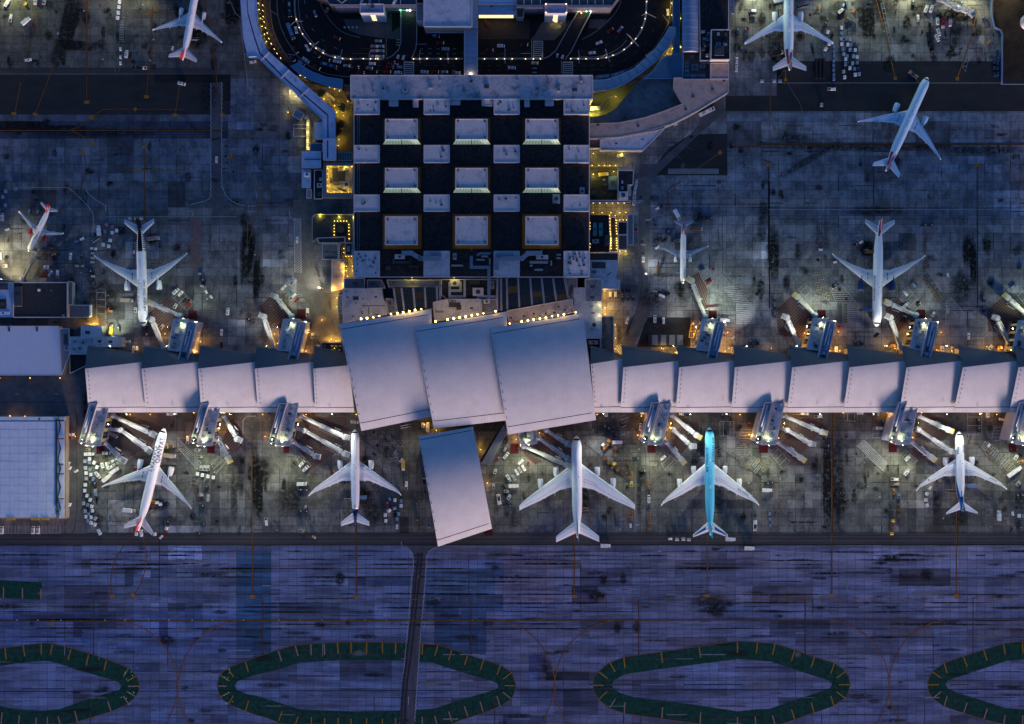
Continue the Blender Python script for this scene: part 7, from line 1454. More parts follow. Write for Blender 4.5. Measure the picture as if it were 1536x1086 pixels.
def mk_pickup(r,c):
 P=pm(c);bx(r,'body',P,0,0,.4,1.95,5.4,.5,.96);bx(r,'hood',P,0,1.85,.9,1.8,1.5,.22,.9);bx(r,'cab',P,0,.2,.9,1.75,1.9,.85,.82);m=MB();m.add([(-.8,1.16,.96),(.8,1.16,.96),(.68,.84,1.7),(-.68,.84,1.7)],[(0,1,2,3)]);m.build('windscreen',SCREEN,r);bx(r,'cargo_bed',STEELD,0,-1.75,.91,1.55,1.75,.05)
 for s_ in(-1,1):bx(r,'bed_side',P,s_*.88,-1.75,.9,.14,1.85,.4)
 ends(r,1.95,-2.72,2.72,.7);wheels(r,2.0,(-1.6,1.65),.4)
def mk_bus(r,c):
 P=pm(c);bx(r,'body',P,0,0,.4,2.55,11.6,2.6,.985);bx(r,'window_band',SCREEN,0,0,1.5,2.58,11.0,.85);bx(r,'windscreen',SCREEN,0,5.78,1.1,2.2,.1,1.5);bx(r,'roof_unit',STEEL,0,-2.5,3.0,1.6,2.6,.3,.9);bx(r,'roof_unit',STEEL,0,2.2,3.0,1.2,1.2,.2,.9);bx(r,'roof_band',pm('d'),0,4.4,3.0,2.2,1.2,.03);ends(r,2.5,-5.82,5.82,.8);wheels(r,2.6,(-3.4,3.6),.48)
def mk_truck(r,c):
 bx(r,'chassis',STEELD,0,0,.5,1.9,7.0,.3);bx(r,'cab',pm('w' if c!='k' else 'k'),0,2.7,.6,2.2,1.7,1.7,.9);bx(r,'windscreen',SCREEN,0,3.5,1.3,1.9,.14,.8);bx(r,'cargo_box',pm(c),0,-.9,.85,2.4,5.2,2.3);bx(r,'box_frame',STEEL,0,-.9,3.15,2.44,.14,.06);ends(r,2.1,-3.52,3.5,.75);wheels(r,2.3,(-2.4,2.5),.46)
def mk_hilift(r,c):
 bx(r,'chassis',STEELD,0,0,.5,2.2,8.4,.4);bx(r,'cab',pm('w'),0,3.4,.7,2.2,1.5,1.6,.9);bx(r,'windscreen',SCREEN,0,4.1,1.3,1.9,.14,.8);bx(r,'raised_box',pm(c),0,-.8,3.6,2.5,6.2,2.4);bx(r,'platform',STEEL,0,3.2,3.6,2.3,1.6,.2)
 for s_ in(-1,1):m=MB();m.beam((s_*.8,-3.2,.9),(s_*.8,1.4,3.4),.2,.2);m.beam((s_*.8,1.4,.9),(s_*.8,-3.2,3.4),.2,.2);m.build('scissor_lift',STEEL,r)
 wheels(r,2.4,(-2.9,2.9),.46)
def mk_cart(r,c):
 bx(r,'base',STEELD,0,0,.4,1.7,2.9,.14);bx(r,'cover',pm(c),0,-.05,.54,1.62,2.4,1.35,.92);bx(r,'curtain',SCREEN,.8,-.05,.65,.06,2.0,1.0);bx(r,'tow_bar',STEEL,0,1.75,.4,.12,.8,.1);wheels(r,1.6,(-1.0,1.0),.25)
def mk_uld(r,c):
 bx(r,'dolly',STEELD,0,0,.35,2.0,3.0,.16);m=MB();m.loft([[(-.95,y,.52),(.95,y,.52),(.95,y,1.9),(.6,y,2.1),(-.95,y,2.1)]for y in(-1.2,1.2)]);m.build('container',pm(c),r);bx(r,'door_frame',STEEL,0,1.21,.6,1.5,.04,1.3);bx(r,'roof_band',STEEL,-.15,0,2.1,1.4,.12,.03);wheels(r,1.8,(-1.0,1.0),.22)
def mk_dolly(r,c):
 for s_ in(-1,1):bx(r,'side_rail',pm(c),s_*1.0,0,.4,.22,3.0,.16)
 for y in(-1.4,-.5,.4,1.4):bx(r,'cross_roller',pm(c)if y in(-1.4,1.4)else STEEL,0,y,.4,1.8,.22,.14)
 bx(r,'deck',STEELD,0,0,.34,1.78,2.6,.05);bx(r,'tow_bar',STEEL,0,1.9,.4,.12,.9,.1);wheels(r,1.9,(-1.1,1.1),.22)
def mk_tug(r,c):
 P=pm(c);bx(r,'body',P,0,.2,.35,1.5,2.6,.55,.95);bx(r,'seat',SCREEN,0,-.5,.9,1.0,.6,.45);bx(r,'canopy',P,0,-.55,1.75,1.3,1.1,.08)
 for s_ in(-1,1):bx(r,'post',STEEL,s_*.58,-1.0,.9,.08,.08,.86)
 ends(r,1.5,-1.12,1.5,.55);wheels(r,1.6,(-.7,1.0),.34)
def mk_pusher(r,c):
 P=pm(c);bx(r,'body',P,0,0,.4,2.7,7.2,.85,.96);bx(r,'deck_plate',STEELD,0,-.6,1.25,2.0,3.2,.04);bx(r,'cab',P,-.5,2.4,1.25,1.4,1.5,.9,.88);bx(r,'windscreen',SCREEN,-.5,3.12,1.5,1.15,.1,.55);bx(r,'roof_beacon',YEL,-.5,2.4,2.15,.3,.3,.2);bx(r,'engine_cover',STEEL,.4,-2.4,1.25,1.4,1.4,.3,.9);ends(r,2.7,-3.62,3.62,.8);wheels(r,2.8,(-2.3,2.3),.6)
def mk_loader(r,c):
 bx(r,'chassis',pm(c),0,-.6,.4,1.9,5.4,.5,.95);m=MB();m.beam((0,-3.6,1.0),(0,4.4,3.2),1.05,.25);m.build('belt',RUBBER,r)
 for s_ in(-1,1):m=MB();m.beam((s_*.6,-3.6,1.1),(s_*.6,4.4,3.3),.14,.35);m.build('belt_side',pm(c),r)
 bx(r,'driver_cab',pm(c),-.6,-1.9,.9,.8,1.0,1.0,.9);wheels(r,2.0,(-2.3,1.2),.36)
def mk_unit(r,c):
 bx(r,'cabinet',pm(c),0,0,.45,2.0,3.6,1.5,.97);bx(r,'grille',STEELD,0,-.7,1.95,1.3,1.4,.05);bx(r,'top_panel',STEEL,0,1.0,1.95,1.2,.9,.05);bx(r,'tow_bar',STEEL,0,2.2,.4,.12,.9,.1);wheels(r,1.9,(-1.2,1.2),.26)
KIND={'car':(mk_car,'parked_car','car'),'van':(mk_van,'van','van'),'pickup':(mk_pickup,'pickup_truck','pickup'),'bus':(mk_bus,'bus','bus'),'truck':(mk_truck,'box_truck','truck'),'hilift':(mk_hilift,'catering_truck','truck'),'cart':(mk_cart,'baggage_cart','cart'),'uld':(mk_uld,'cargo_container','container'),'dolly':(mk_dolly,'cargo_dolly','dolly'),'tug':(mk_tug,'baggage_tug','tug'),'pusher':(mk_pusher,'tow_tractor','tractor'),'loader':(mk_loader,'belt_loader','belt loader'),'unit':(mk_unit,'ground_power_unit','ground unit')}
PROTO={}
def V(kc,x,y,a,label,group=None,z=.035):
 k,c=kc.split(':');f,nm,cat=KIND[k];p=Q(x,y,z)
 if kc in PROTO:r=copy_tree(PROTO[kc])
 else:r=thing(nm,label,cat,(0,0,0));LABELS[label].pop();f(r,c);PROTO[kc]=r
 r.location=p;r.rotation_euler=(0,0,R(-a+random.uniform(-2,2)));tag(r,label,cat,group)
 if not group and 'group' in r.keys():del r['group']
 return r
def cl(kc,pts,fmt,group,axis='y',a=0):
 L=[tuple(float(v)for v in p.split(','))for p in pts.split()];L.sort(key=lambda p:p[1]if axis=='y' else p[0])
 for i,p in enumerate(L):V(kc if isinstance(kc,str)else kc[i%len(kc)],p[0],p[1],p[2]if len(p)>2 else a,fmt.format(nth(i+1)),group)
def vs(t,txt):
 U(t)
 for ln in txt.strip().split('\n'):kc,x,y,a,lb=ln.strip().split(None,4);V(kc,float(x),float(y),float(a),lb)
vs('a1','''van:w 760 325 5 white van parked beside three carts on the upper left apron
truck:k 828 412 90 dark flat truck on the edge band left of the red finned jet
pickup:w 858 408 270 white pickup nosed against the dark flat truck
car:w 170 360 82 lone white car on the far upper left stand
truck:w 160 130 48 white box truck at an angle on the upper left stand
pickup:w 66 110 10 silver white pickup in the upper left corner
tug:y 155 28 20 yellow tug at the top left under the lights
van:w 45 22 30 white van touching the top left corner equipment
van:w 215 8 0 white van cut by the top edge near the yellow tug
unit:s 268 15 10 grey ground unit near the top edge, left stands
van:w 1090 502 103 pale van crossing the dark asphalt strip
car:w 1298 958 0 white car driving along the zipper edged service road
tug:w 1035 292 5 white tug by the tailplane of the upper left jet
loader:s 1165 236 95 belt loader at the rear of the upper left jet
unit:k 1220 98 10 dark ground unit at the wing root of the upper left jet
unit:s 1082 75 0 grey ground unit in front of the upper left jet wing
unit:t 1480 215 15 tan box unit beside the bent pier
car:w 1515 372 80 white car tucked under the bent pier elbow''')
cl('uld:w','720,15,5 716,46,10 712,80 708,110,8','pale container {} from the top in the line left of the top left jet','containers left of the top left jet')
cl('cart:w','725,296 725,345 725,380','pale cart {} from the top beside the lone apron van','carts beside the lone van')
vs('b1','''van:w 18 215 0 white van at the far left edge beside the small jet
tug:w 45 290 70 pale tug left of the small red finned jet
car:k 325 457 5 dark car south east of the small red finned jet
car:w 424 450 2 white car alone on the floodlit left stand
car:w 303 553 28 white car turned by the striped paint of the tan bridge
pickup:w 347 557 0 white pickup beside the turned white car
car:w 4 448 0 white car cut by the left picture edge
car:k 36 458 30 dark car near the left picture edge
unit:s 36 508 85 pale ground unit in the bright left pool of light
tug:w 270 518 0 left one of two small white tugs by the tan bridge
tug:w 289 518 0 right one of two small white tugs by the tan bridge
tug:w 492 346 60 white tug towing a blue cart on the left apron
cart:b 462 362 60 blue cart behind the white tug
unit:k 494 452 0 black ground unit between the two left jets
car:w 560 404 95 white car near the west wing tip of the black tailed jet
cart:s 465 508 90 silver cart left of the black ground racks
cart:s 500 508 90 silver cart right beside its twin, left apron
unit:k 540 538 90 long black rack under the west wing tip
unit:k 556 610 90 second black rack below the first one
truck:w 597 295 0 white truck among pink containers near the black tail
hilift:p 926 345 80 catering truck raised at the black tail of the north jet
hilift:t 768 714 92 tan catering truck at the forward door of the black tailed jet
unit:w 815 770 0 white unit at the west side of the black tailed jet nose
pusher:k 876 895 0 dark tow tractor at the nose of the black tailed jet
van:w 1055 660 45 large white van in the slanted bays beside the bridge
car:w 1083 673 45 white car next to the large van in the slanted bays
car:k 1108 712 45 dark car in the slanted bays
car:r 1131 738 45 dark red car at the end of the slanted bays
unit:w 1052 748 30 white square unit beside the slanted bays
van:w 1366 780 2 white van standing alone on the dark empty stand
car:w 1328 905 0 white car above the west pier roof
unit:k 1210 590 90 black rack between the jet and the empty stand
cart:s 1200 555 90 silver cart above the black rack
cart:s 1212 628 95 silver cart below the black rack
tug:r 640 765 80 red tug by the black tailed jet nose bays
tug:o 660 777 100 orange tug right beside the red tug
unit:t 972 872 40 tan unit between the two bridges of the black tailed jet
truck:y 672 888 0 yellow truck parked in the white pen by the pier
unit:k 712 885 0 dark unit parked in the white pen by the pier
car:w 800 1005 10 white car close to the west pier north edge
tug:w 822 1002 0 white tug close to the west pier north edge
car:w 765 960 85 pale car beside the long white pier end roof
car:k 1328 978 0 dark car just north of the pier roof notch
tug:y 840 545 0 yellow tug under the wing of the black tailed jet
cart:w 807 425 5 white cart at the rear door of the black tailed jet
loader:s 575 352 60 grey belt loader by the pink containers
tug:r 1190 902 0 red tug in the orange light of the north gatehouse''')
cl('uld:b','38,60,10 22,95 38,145 100,45','blue container {} from the top at the far left apron edge','containers at the far left')
cl('cart:b','230,185,30 180,180,20 232,240,60','blue cart {} from the top around the small red finned jet','carts around the small jet')
cl('cart:s','557,460,90 556,485,90 558,432,90 560,570,90','silver cart {} from the top in the column west of the wing tip','carts at the wing tip')
cl('uld:p','643,262 677,275 633,300','pink container {} from the top near the black tail','pink containers near the black tail')
cl('uld:w','676,308 702,296 663,355,10 622,380 655,390,10','white container {} from the top in the group near the black tail','white containers near the black tail')
cl('uld:s','783,222 818,222 850,222','container {} from the left in the row behind the black tail','containers behind the black tail','x',90)
cl('cart:w','1238,662,-30 1268,692,-35','white cart {} from the left beside the slanted bays','pair of white carts')
vs('b2','''car:w 247 352 0 white car in the hatched lane west of the terminal
van:b 205 600 140 blue and white van at the top of the slanted bay row
car:s 229 583 140 small silver car behind the blue van
car:w 167 637 45 white car in the slanted row near the empty bridges
car:b 205 665 45 blue car in the slanted row near the empty bridges
pickup:w 222 690 45 white pickup in the slanted row near the empty bridges
car:r 246 710 45 red car ending the slanted row near the empty bridges
pickup:w 310 783 0 white and yellow pickup right of the maroon pad
unit:k 325 855 10 dark machine against the gatehouse east wall
unit:k 318 900 10 second dark machine against the gatehouse east wall
unit:s 340 925 10 grey machine south of the two dark ones
unit:k 128 980 30 dark unit in the orange glow by the lower blue bridge
car:s 375 1000 0 grey car near the lit plant yard
car:s 378 1028 0 grey car just below the other near the plant yard''')
U('ro');rd='vehicles on the west road bend'
vs('ro','''bus:b 470 395 160 long pale blue bus on the west road bend
car:w 537 377 166 white saloon beside the long bus
bus:k 460 110 178 dark bus at the top of the west road bend
car:b 775 172 160 blue car on the inner road near the car park
car:k 530 635 142 dark car with tail lights below the long bus
van:w 660 756 125 white van next to the blue shuttle on the bend
van:b 605 796 125 blue shuttle van by the teal canopy
car:s 845 632 118 silver car hugging the lamp topped barrier
car:b 1035 712 105 blue car hugging the lamp topped barrier
van:w 1050 775 98 white van under the one armed mast
bus:d 945 822 107 navy minibus with a red end on the bend
car:s 1170 826 95 silver car leaving the west bend
car:k 920 742 110 dark car just inside the barrier lamps
car:k 1272 838 95 dark car next behind the leaving silver car
car:w 676 598 150 car with glowing lamps near the crossed arm mast
car:k 800 690 130 black car ahead of the glowing lamp car
car:r 1050 478 110 red car on the inner road of the west bend
car:d 490 738 130 navy car at the kerb of the west bend
car:k 800 845 120 black car by the teal canopy tip''')
vs('pl','''car:w 570 655 90 white car left of the crossing, upper lane
car:b 540 698 90 blue car left of the crossing, middle lane
car:k 585 737 90 dark car left of the crossing, lower lane
car:k 455 745 90 dark car farther left in the lower lane
car:k 752 690 90 black car in the middle lane before the crossing
van:w 835 746 90 white van stopped before the crossing
van:b 862 692 90 blue van stopped before the crossing
car:r 725 738 90 red car behind the stopped white van
car:k 770 642 90 black car in the upper lane before the crossing
car:s 630 422 90 silver car above the stacked queue of six
van:w 1105 740 96 white van just past the crossing
car:k 1215 738 90 black car between van and footbridge
car:s 1310 738 90 silver car near the footbridge foot
pickup:w 1430 745 97 white pickup about to pass under the footbridge
van:s 1320 503 90 silver van on the upper carriageway by the footbridge
car:r 1270 442 90 dark red car on the upper carriageway by the footbridge
car:w 840 570 22 left white car at the mouth of the west ramp
car:w 893 582 22 right white car at the mouth of the west ramp
van:g 925 168 0 green lit van climbing the west ramp
van:d 1220 372 90 navy van under the central building canopy
car:k 400 690 92 black car behind the pale car by the barrier
car:d 800 668 90 navy car in the queue at the crossing
unit:o 60 12 20 orange box on the pavement above the west bend
unit:o 110 105 30 lower orange box on the pavement above the west bend''')  # ramp van: the lane's green light is put into its paint
U('pl');cl('car:s','587,475 657,475 587,522 657,522 587,578 657,578','grey car {} from the top in the stacked queue by the barrier','stacked queue by the barrier','y',90)
for i,(x,y)in enumerate(((287,280),(328,280),(369,280),(410,280))):
 p=Q(x,y);o=thing('bollard','white planter cube %s from the left on the car park plaza'%nth(i+1),'bollard',p,'white cubes on the plaza');m=MB();m.box(p.x,p.y,.03,1.1,1.1,.8,0,.9);m.build('body',WHITE,o);m=MB();m.cyl(p.x,p.y,.83,.35,.06,8);m.build('cap',STEEL,o)
for x,y,a,c,lb in((465,15,20,'w','white car parked on the west car park roof, leftmost'),(548,4,10,'s','silver car on the car park roof above the stair tower'),(800,18,25,'w','white car on the car park roof right of the stair tower')):V('car:'+c,x,y,a,lb,None,18.2)
vs('pr','''van:w 378 425 90 white van on the upper carriageway east of the footbridge
car:k 275 462 90 black car on the upper carriageway east of the footbridge
van:w 478 628 90 white van on the lower carriageway east of the footbridge
car:k 595 416 90 dark car with lit lamps near the big crossing
car:s 690 582 90 silver car at the arrow marks below the big crossing
car:w 1280 396 68 white car on the inner road of the east bend
car:w 1215 488 85 white car by the barrier of the east bend
car:b 1475 272 42 blue car higher up on the inner east bend
car:w 900 502 25 left white car at the mouth of the east ramp
car:w 950 515 25 right white car at the mouth of the east ramp
car:r 1385 280 50 dark red car at the kerb inside the east bend
car:k 120 648 90 dark car in the shade of the footbridge
loader:r 250 222 140 red boom lift on the dark plaza below the lit windows
bus:b 1325 712 82 blue bus with yellow mark at the east canopy
bus:b 1465 685 70 second blue bus at the east canopy''')
vs('a3','''car:w 932 75 2 white car at the top of the east bend
van:w 822 328 55 white shuttle along the teal east canopy
truck:t 498 652 88 small cream truck in the yellow lit drive
bus:w 1165 672 62 white bus along the edge of the curved tan roof
car:w 1345 365 2 upper white car beside the square tan roof
car:w 1343 412 2 lower white car beside the square tan roof
unit:d 1372 300 15 navy rack near the white rimmed tower
unit:d 1350 188 0 navy rack by the top right jet wing tip
unit:d 1396 185 0 navy rack closer to the top right jet wing tip
pickup:w 1438 66 90 white pickup in the bay left of the top right jet
unit:k 1435 98 90 black flat unit below the white pickup
tug:r 1412 172 0 red tug near the top right jet wing tip
uld:s 1495 488 90 silver container beneath the top right jet tail
tug:w 978 748 60 white tug on the ramp under the tan roof''')
vs('a4','''uld:w 365 265 20 white container just off the wing tip, top right jet
uld:w 343 297 30 lower white container off the wing tip, top right jet
uld:w 356 195 20 white container at the wing trailing edge, top right jet
van:w 436 65 50 white van near the racks right of the top right jet
van:d 450 28 20 navy van near the top edge right of the jet
unit:k 350 125 25 dark machine right of the top right jet engine
unit:k 340 148 25 second dark machine just below the first
unit:n 470 118 30 brown rack stack on the floodlit top right stand
unit:k 500 135 30 dark rack stack beside the brown one
tug:o 303 48 20 orange tug near the engine of the top right jet
van:w 945 55 22 left white van of the pair under the curved bridge
van:w 976 55 22 right white van of the pair under the curved bridge
car:w 897 110 0 white car left of the red truck
van:w 1012 130 3 white van touching the red truck's left side
truck:r 1045 142 180 red truck on the floodlit top right stand
van:w 1088 138 3 white van on the right of the red truck
van:w 1018 196 158 upper white van of two south of the red truck
van:w 1010 230 152 lower white van of two south of the red truck
tug:o 1315 258 40 orange machine on the stand by the bare earth
unit:d 1296 115 60 navy unit near the end of the curved bridge
unit:d 1147 18 80 navy unit under the curved bridge
pusher:p 868 448 128 tow tractor pulling the angled jet
pickup:w 380 535 90 white pickup on the dark strip below the containers
uld:s 318 630 0 lone pale container on the dark strip
hilift:k 52 326 72 dark catering truck at the top right jet tail
loader:s 200 42 80 grey belt loader at the engine of the top right jet
hilift:w 60 12 80 white catering truck cut by the top edge
uld:b 70 488 90 pale blue container right of the white line under the jet tail
uld:s 35 488 90 silver container in line under the jet tail
tug:k 985 300 0 dark tug below the two south white vans
unit:k 865 20 0 dark rack at the top edge of the right stand
tug:o 510 70 30 orange tug by the rack stacks''')
U('a4')
cl('cart:b','392,282 392,310 392,338 390,366 390,394 390,422 392,450 392,474','blue cart {} from the top in the straight file beside the dark carts','blue cart file, top right')
cl(('uld:w','uld:b','uld:s'),'437,170 437,202 435,235 438,268 445,298 450,328 462,358 462,386 450,432 456,465','container {} from the top in the left file of the big yard','left container file, top right')
cl(('uld:b','uld:s','uld:w','uld:d'),'467,235 487,240 475,270 493,272 515,270 487,300 502,312 519,302 470,340 508,340 530,345 475,378 503,382 531,378 487,410 515,415 538,412 520,450 543,446','container {} from the top in the right block of the big yard','right container block, top right')
cl('cart:k',' '.join('%d,%d'%(x,y)for x in(288,310,332)for y in(362,382,402,422,442,462)),'dark cart {} from the top in the dim block of eighteen','dim block of dark carts')
cl('cart:k','965,150 967,175 955,205 972,205 960,240 978,240 968,275 985,278','dark cart {} from the top left of the two south white vans','dark carts by the white vans')
cl('cart:d','1372,312 1370,345 1352,372 1370,378 1352,410 1370,412 1372,445 1355,450','navy cart {} from the top along the fence of bare earth','navy carts at the fence')
vs('b3','''tug:w 868 165 62 white tug facing a dark square on the service road
unit:k 900 152 90 dark square unit ahead of the white tug
van:w 785 463 0 white van driving up the service road
pickup:w 588 685 0 left white pickup by the orange lit wall
pickup:w 620 685 0 right white pickup by the orange lit wall
van:w 692 832 18 white van near the orange lit grey roof
van:w 855 825 0 white van in the dark sheltered yard
car:w 907 835 0 white car in the dark sheltered yard
car:w 897 685 112 white car nose to nose with a black car
car:k 930 676 62 black car nose to nose with a white car
loader:n 873 520 2 brown belt loader parked alone near the service road
hilift:w 984 203 150 white truck with orange lamps behind the slim jet tail
truck:k 1138 222 270 dark truck and trailer right of the slim jet tail
unit:k 1185 220 90 dark flat trailer behind that dark truck
hilift:n 1105 288 90 brown flatbed with yellow load beside the slim jet
unit:b 998 355 90 blue unit at the rear hold of the slim jet
unit:k 965 355 90 dark loader at the rear hold of the slim jet
tug:w 866 400 60 white tug by the slim jet wing tip
tug:r 1205 525 20 red tug at the head of the slanted empty bays
unit:b 1000 540 90 blue unit at the forward hold of the slim jet
car:d 1137 524 60 navy car in the slanted bays east of the slim jet
car:r 1180 600 60 red car in the slanted bays east of the slim jet
truck:w 1272 832 95 white truck beside the long bridge gatehouse
car:w 1265 858 95 white car just below the gatehouse truck
unit:n 1266 886 0 brown unit just below the gatehouse cars
unit:k 1268 918 90 dark unit lowest by the gatehouse
tug:w 1322 938 40 white tug alone south east of the gatehouse
unit:k 1425 965 0 black rack by the east pier roof, left part
unit:k 1470 965 0 black rack by the east pier roof, right part
truck:k 680 655 90 black container truck above the three low boxes
loader:r 1190 748 90 red bar machine above the maroon pad
tug:r 745 290 0 red tug by the curved kerb of the lamp yard
unit:k 1020 622 0 dark tow unit at the slim jet nose
unit:d 935 310 0 navy unit left of the slim jet
unit:k 880 335 0 black unit nearest the service road kerb
unit:w 1318 1010 0 white lit box at the pier edge''')
U('b3');cl('unit:k','660,700 692,700 725,700','low dark box {} from the left in the row of three','low dark boxes','x')
vs('rl','''van:w 305 84 90 white van in the yellow lit street by the terminal
truck:y 150 254 84 yellow lit truck inside the pit yard
van:w 448 332 10 white van first in the kerbside line of four
van:w 437 388 10 white van second in the kerbside line of four
van:w 428 440 8 white van third in the kerbside line of four
van:w 427 500 5 white van last in the kerbside line of four''')  # pit yard truck: yellow lamplight put into its box colour
U('b4')
cl('dolly:n','300,270 345,270 300,300 345,300 300,355 345,355 300,385 345,385 340,460','brown dolly {} from the top in the pen west of the blue engined jet','dollies west of the jet')
cl('dolly:n','938,312,90 945,350 938,378 938,408 955,470 940,500 958,510 935,530','brown dolly {} from the top east of the blue engined jet','dollies east of the jet')
cl('dolly:n','938,580,30 955,570,30 950,605,30 972,600,30 968,630,30 990,628,30 985,655,30 1008,652,30 1002,680,30 1025,675,30 1018,705,30 1040,695,30','scattered dolly {} from the top along the slanted line','dollies along the slanted line')
U('px')
cl(('dolly:t','dolly:s','dolly:n'),' '.join('%.1f,%.1f,78'%(1222.5+.85*k+7.6*i,411.5+3.6*k-.9*i)for k in range(9)for i in range(2)),'striped dolly {} from the top in the stacked rows below the pen','stacked striped dollies')
cl(('dolly:n','dolly:t'),' '.join('%.1f,%.1f,90'%(1259+9*i,457+4.4*k)for k in range(7)for i in range(2)),'dark striped dolly {} from the top left of the lit grid','dark striped dollies')
cl('dolly:t','1241,441 1243,446','loose striped dolly {} from the top below the stacked rows','loose striped dollies','y',80)
vs('b4','''tug:w 313 410 90 white tug among the brown dollies
tug:k 298 470 0 dark tug below the brown dollies
unit:k 930 262 90 left black rack near the upper service line
unit:k 968 262 90 right black rack near the upper service line
van:b 875 630 140 pale blue van at the slanted bays of the blue engined jet
car:w 820 670 135 white car in the slanted bays of the blue engined jet
van:w 820 742 45 white van below the slanted bays of the blue engined jet
unit:k 900 735 50 dark rack below the slanted bays of the blue engined jet
car:k 650 920 50 dark car with white stripes at the blue engined jet nose
pickup:k 810 830 20 dark pickup with its lamps lit by the gatehouse
tug:w 555 366 60 white tug left of the blue engined jet tail
tug:k 515 380 80 dark tug lighting the ground by the blue engined jet
hilift:d 580 770 90 navy loader at the forward hold of the blue engined jet
hilift:n 610 425 90 brown loader at the rear hold of the blue engined jet
unit:k 580 412 90 dark unit beside the brown rear loader
tug:w 1075 563 0 white tug with a red box on the empty right stand
unit:k 1505 520 90 black rack at the right picture edge
van:b 1465 632 50 blue van at the right edge slanted bays
car:w 1200 928 0 white car above the right pier roofs
unit:o 745 985 90 orange crate in the lamplight by the pier
unit:n 715 990 90 brown crate in the lamplight by the pier
unit:o 780 1010 80 lit orange crate next to the pier roof
unit:w 405 1005 0 white box by the pier east of the striped dollies
unit:w 1040 1002 0 white box by the pier, left of two
unit:t 1100 1002 0 tan box by the pier, right of two
unit:w 1330 995 40 white crate below the right edge bridge
unit:o 1385 995 90 orange crate below the right edge bridge
unit:k 38 708 0 black box at the dark stand line, top
unit:k 38 755 0 black box at the dark stand line, middle
unit:k 38 805 0 black box at the dark stand line, bottom
unit:k 1288 710 0 black box by the right stand, upper
unit:k 1288 768 0 black box by the right stand, lower
unit:k 395 628 30 dark machine at the edge of the lit grid
tug:w 392 640 50 white tug at the edge of the lit grid
tug:k 428 648 0 dark tug on the slanted grid
tug:k 467 705 0 dark tug lower on the slanted grid
tug:o 545 760 90 orange tug beside the navy forward loader
tug:w 398 485 80 white tug under the west wing tip of the blue engined jet
tug:r 425 878 90 red tug bar near the north gatehouse
unit:k 1170 600 0 thin dark machine on the stained right stand
unit:k 520 968 0 dark bay unit left, against the pier roof
unit:k 560 968 0 dark bay unit right, against the pier roof
unit:s 985 795 20 striped rack column by the maroon pad
van:s 1072 770 0 silver van at the edge of the right grid''')
vs('c1','''truck:w 541 546 90 white truck under the south west gatehouse
van:w 640 541 90 white van right of the first maroon pad
van:s 685 434 125 silver van between two bridges of the aslant jet
truck:w 690 646 55 white truck near the wing of the aslant jet
van:w 588 672 140 white van turned the other way in the container yard
truck:w 643 690 50 long white truck at the wing tip of the aslant jet
tug:w 458 650 60 small tug with a bright beam on the hangar road
car:w 428 430 90 white car at the hangar wall, topmost
car:r 413 451 90 dark red car at the hangar wall
hilift:t 1022 556 97 pale catering truck at the aslant jet rear of nose
unit:y 1000 498 0 yellow platform at the aslant jet front door
unit:n 1036 500 95 brown loader right of the yellow platform
hilift:w 782 881 95 white catering truck at the aslant jet rear left
loader:y 922 832 280 yellow belt loader at the aslant jet rear right
uld:w 945 836 80 white container at the yellow belt loader
uld:w 964 846 80 second white container at the yellow belt loader
tug:r 908 850 0 red tug under the aslant jet rear
uld:w 1000 990 20 white cart of the short train right of the aslant tail
cart:r 987 1020 30 red cart of the short train right of the aslant tail
tug:w 966 1045 40 tug leading the short train right of the aslant tail
unit:k 1009 958 5 dark unit at the end of the short train
pickup:w 1125 463 2 white pickup left of the second south gatehouse
van:w 15 1001 0 white van in the bays at the left edge
van:w 202 1001 0 left van of the pair in the hangar bays
van:w 232 1001 0 right van of the pair in the hangar bays
car:w 1018 308 90 white car under the pier eave, west
car:s 1042 306 90 silver car beside it under the pier eave
unit:t 1202 562 100 tan crate below the second south gatehouse
unit:s 1190 522 100 grey crate group below the second south gatehouse
unit:k 1236 745 40 slanted dark rack between the two south stands
unit:k 1210 855 90 black rack upper, between the two south stands
unit:k 1216 965 90 black rack middle, between the two south stands
unit:k 1190 1020 90 black rack lowest, on the service road edge
unit:r 812 633 0 red unit under the aslant jet engine
unit:k 572 728 0 dark pallet in the container yard
unit:t 535 520 90 tan crate by the white truck''')
U('c1')
cl(('van:w','car:w','car:s'),'620,620,162 643,615,162 660,598,62 686,584,62 668,624,62 692,606,62','parked vehicle {} from the left in the tight group by the short bridge','tight group by the short bridge','x')
cl(('uld:w','uld:s','uld:b','uld:w'),'540,575 513,590 540,597 568,598,20 515,630 545,640 585,625,20 520,660 548,668 520,692 562,697,20 515,730 512,765 525,795,20 575,765 578,787 545,820,15 505,842 530,850 554,860,10 515,888 535,907 558,885 520,920 550,925 575,932,30 530,946 550,957 573,967,20','container {} from the top in the winding yard east of the hangar','containers in the winding yard')
cl('uld:w','595,1005,-30 602,1020,-30','white container {} of the tilted pair at the yard end','tilted pair of containers')
cl('uld:w','415,602,30 422,628,30 405,700 420,848,20 403,868,20','white container {} from the top along the hangar east wall','containers on the hangar wall')
cl('uld:w','820,1025 848,1008 850,1030 930,1025','white container {} from the left under the aslant jet tailplane','containers under the tailplane','x')
cl('uld:w','1185,665,10 1215,672,10 1248,680,10 1280,686,10','white container {} from the left in the row between south stands','row between south stands','x')
cl('unit:s','1208,630 1230,630 1250,632','grey unit {} from the left above the row of white containers','grey units above the row','x')
cl('dolly:n','1162,695 1165,720 1175,745 1172,770 1178,795 1235,890 1180,815','brown dolly {} from the top between the south stands','dollies between south stands')
cl('uld:s','1210,790,90 1250,797 1248,820','silver container {} from the top beside the brown dollies','silver containers by dollies')
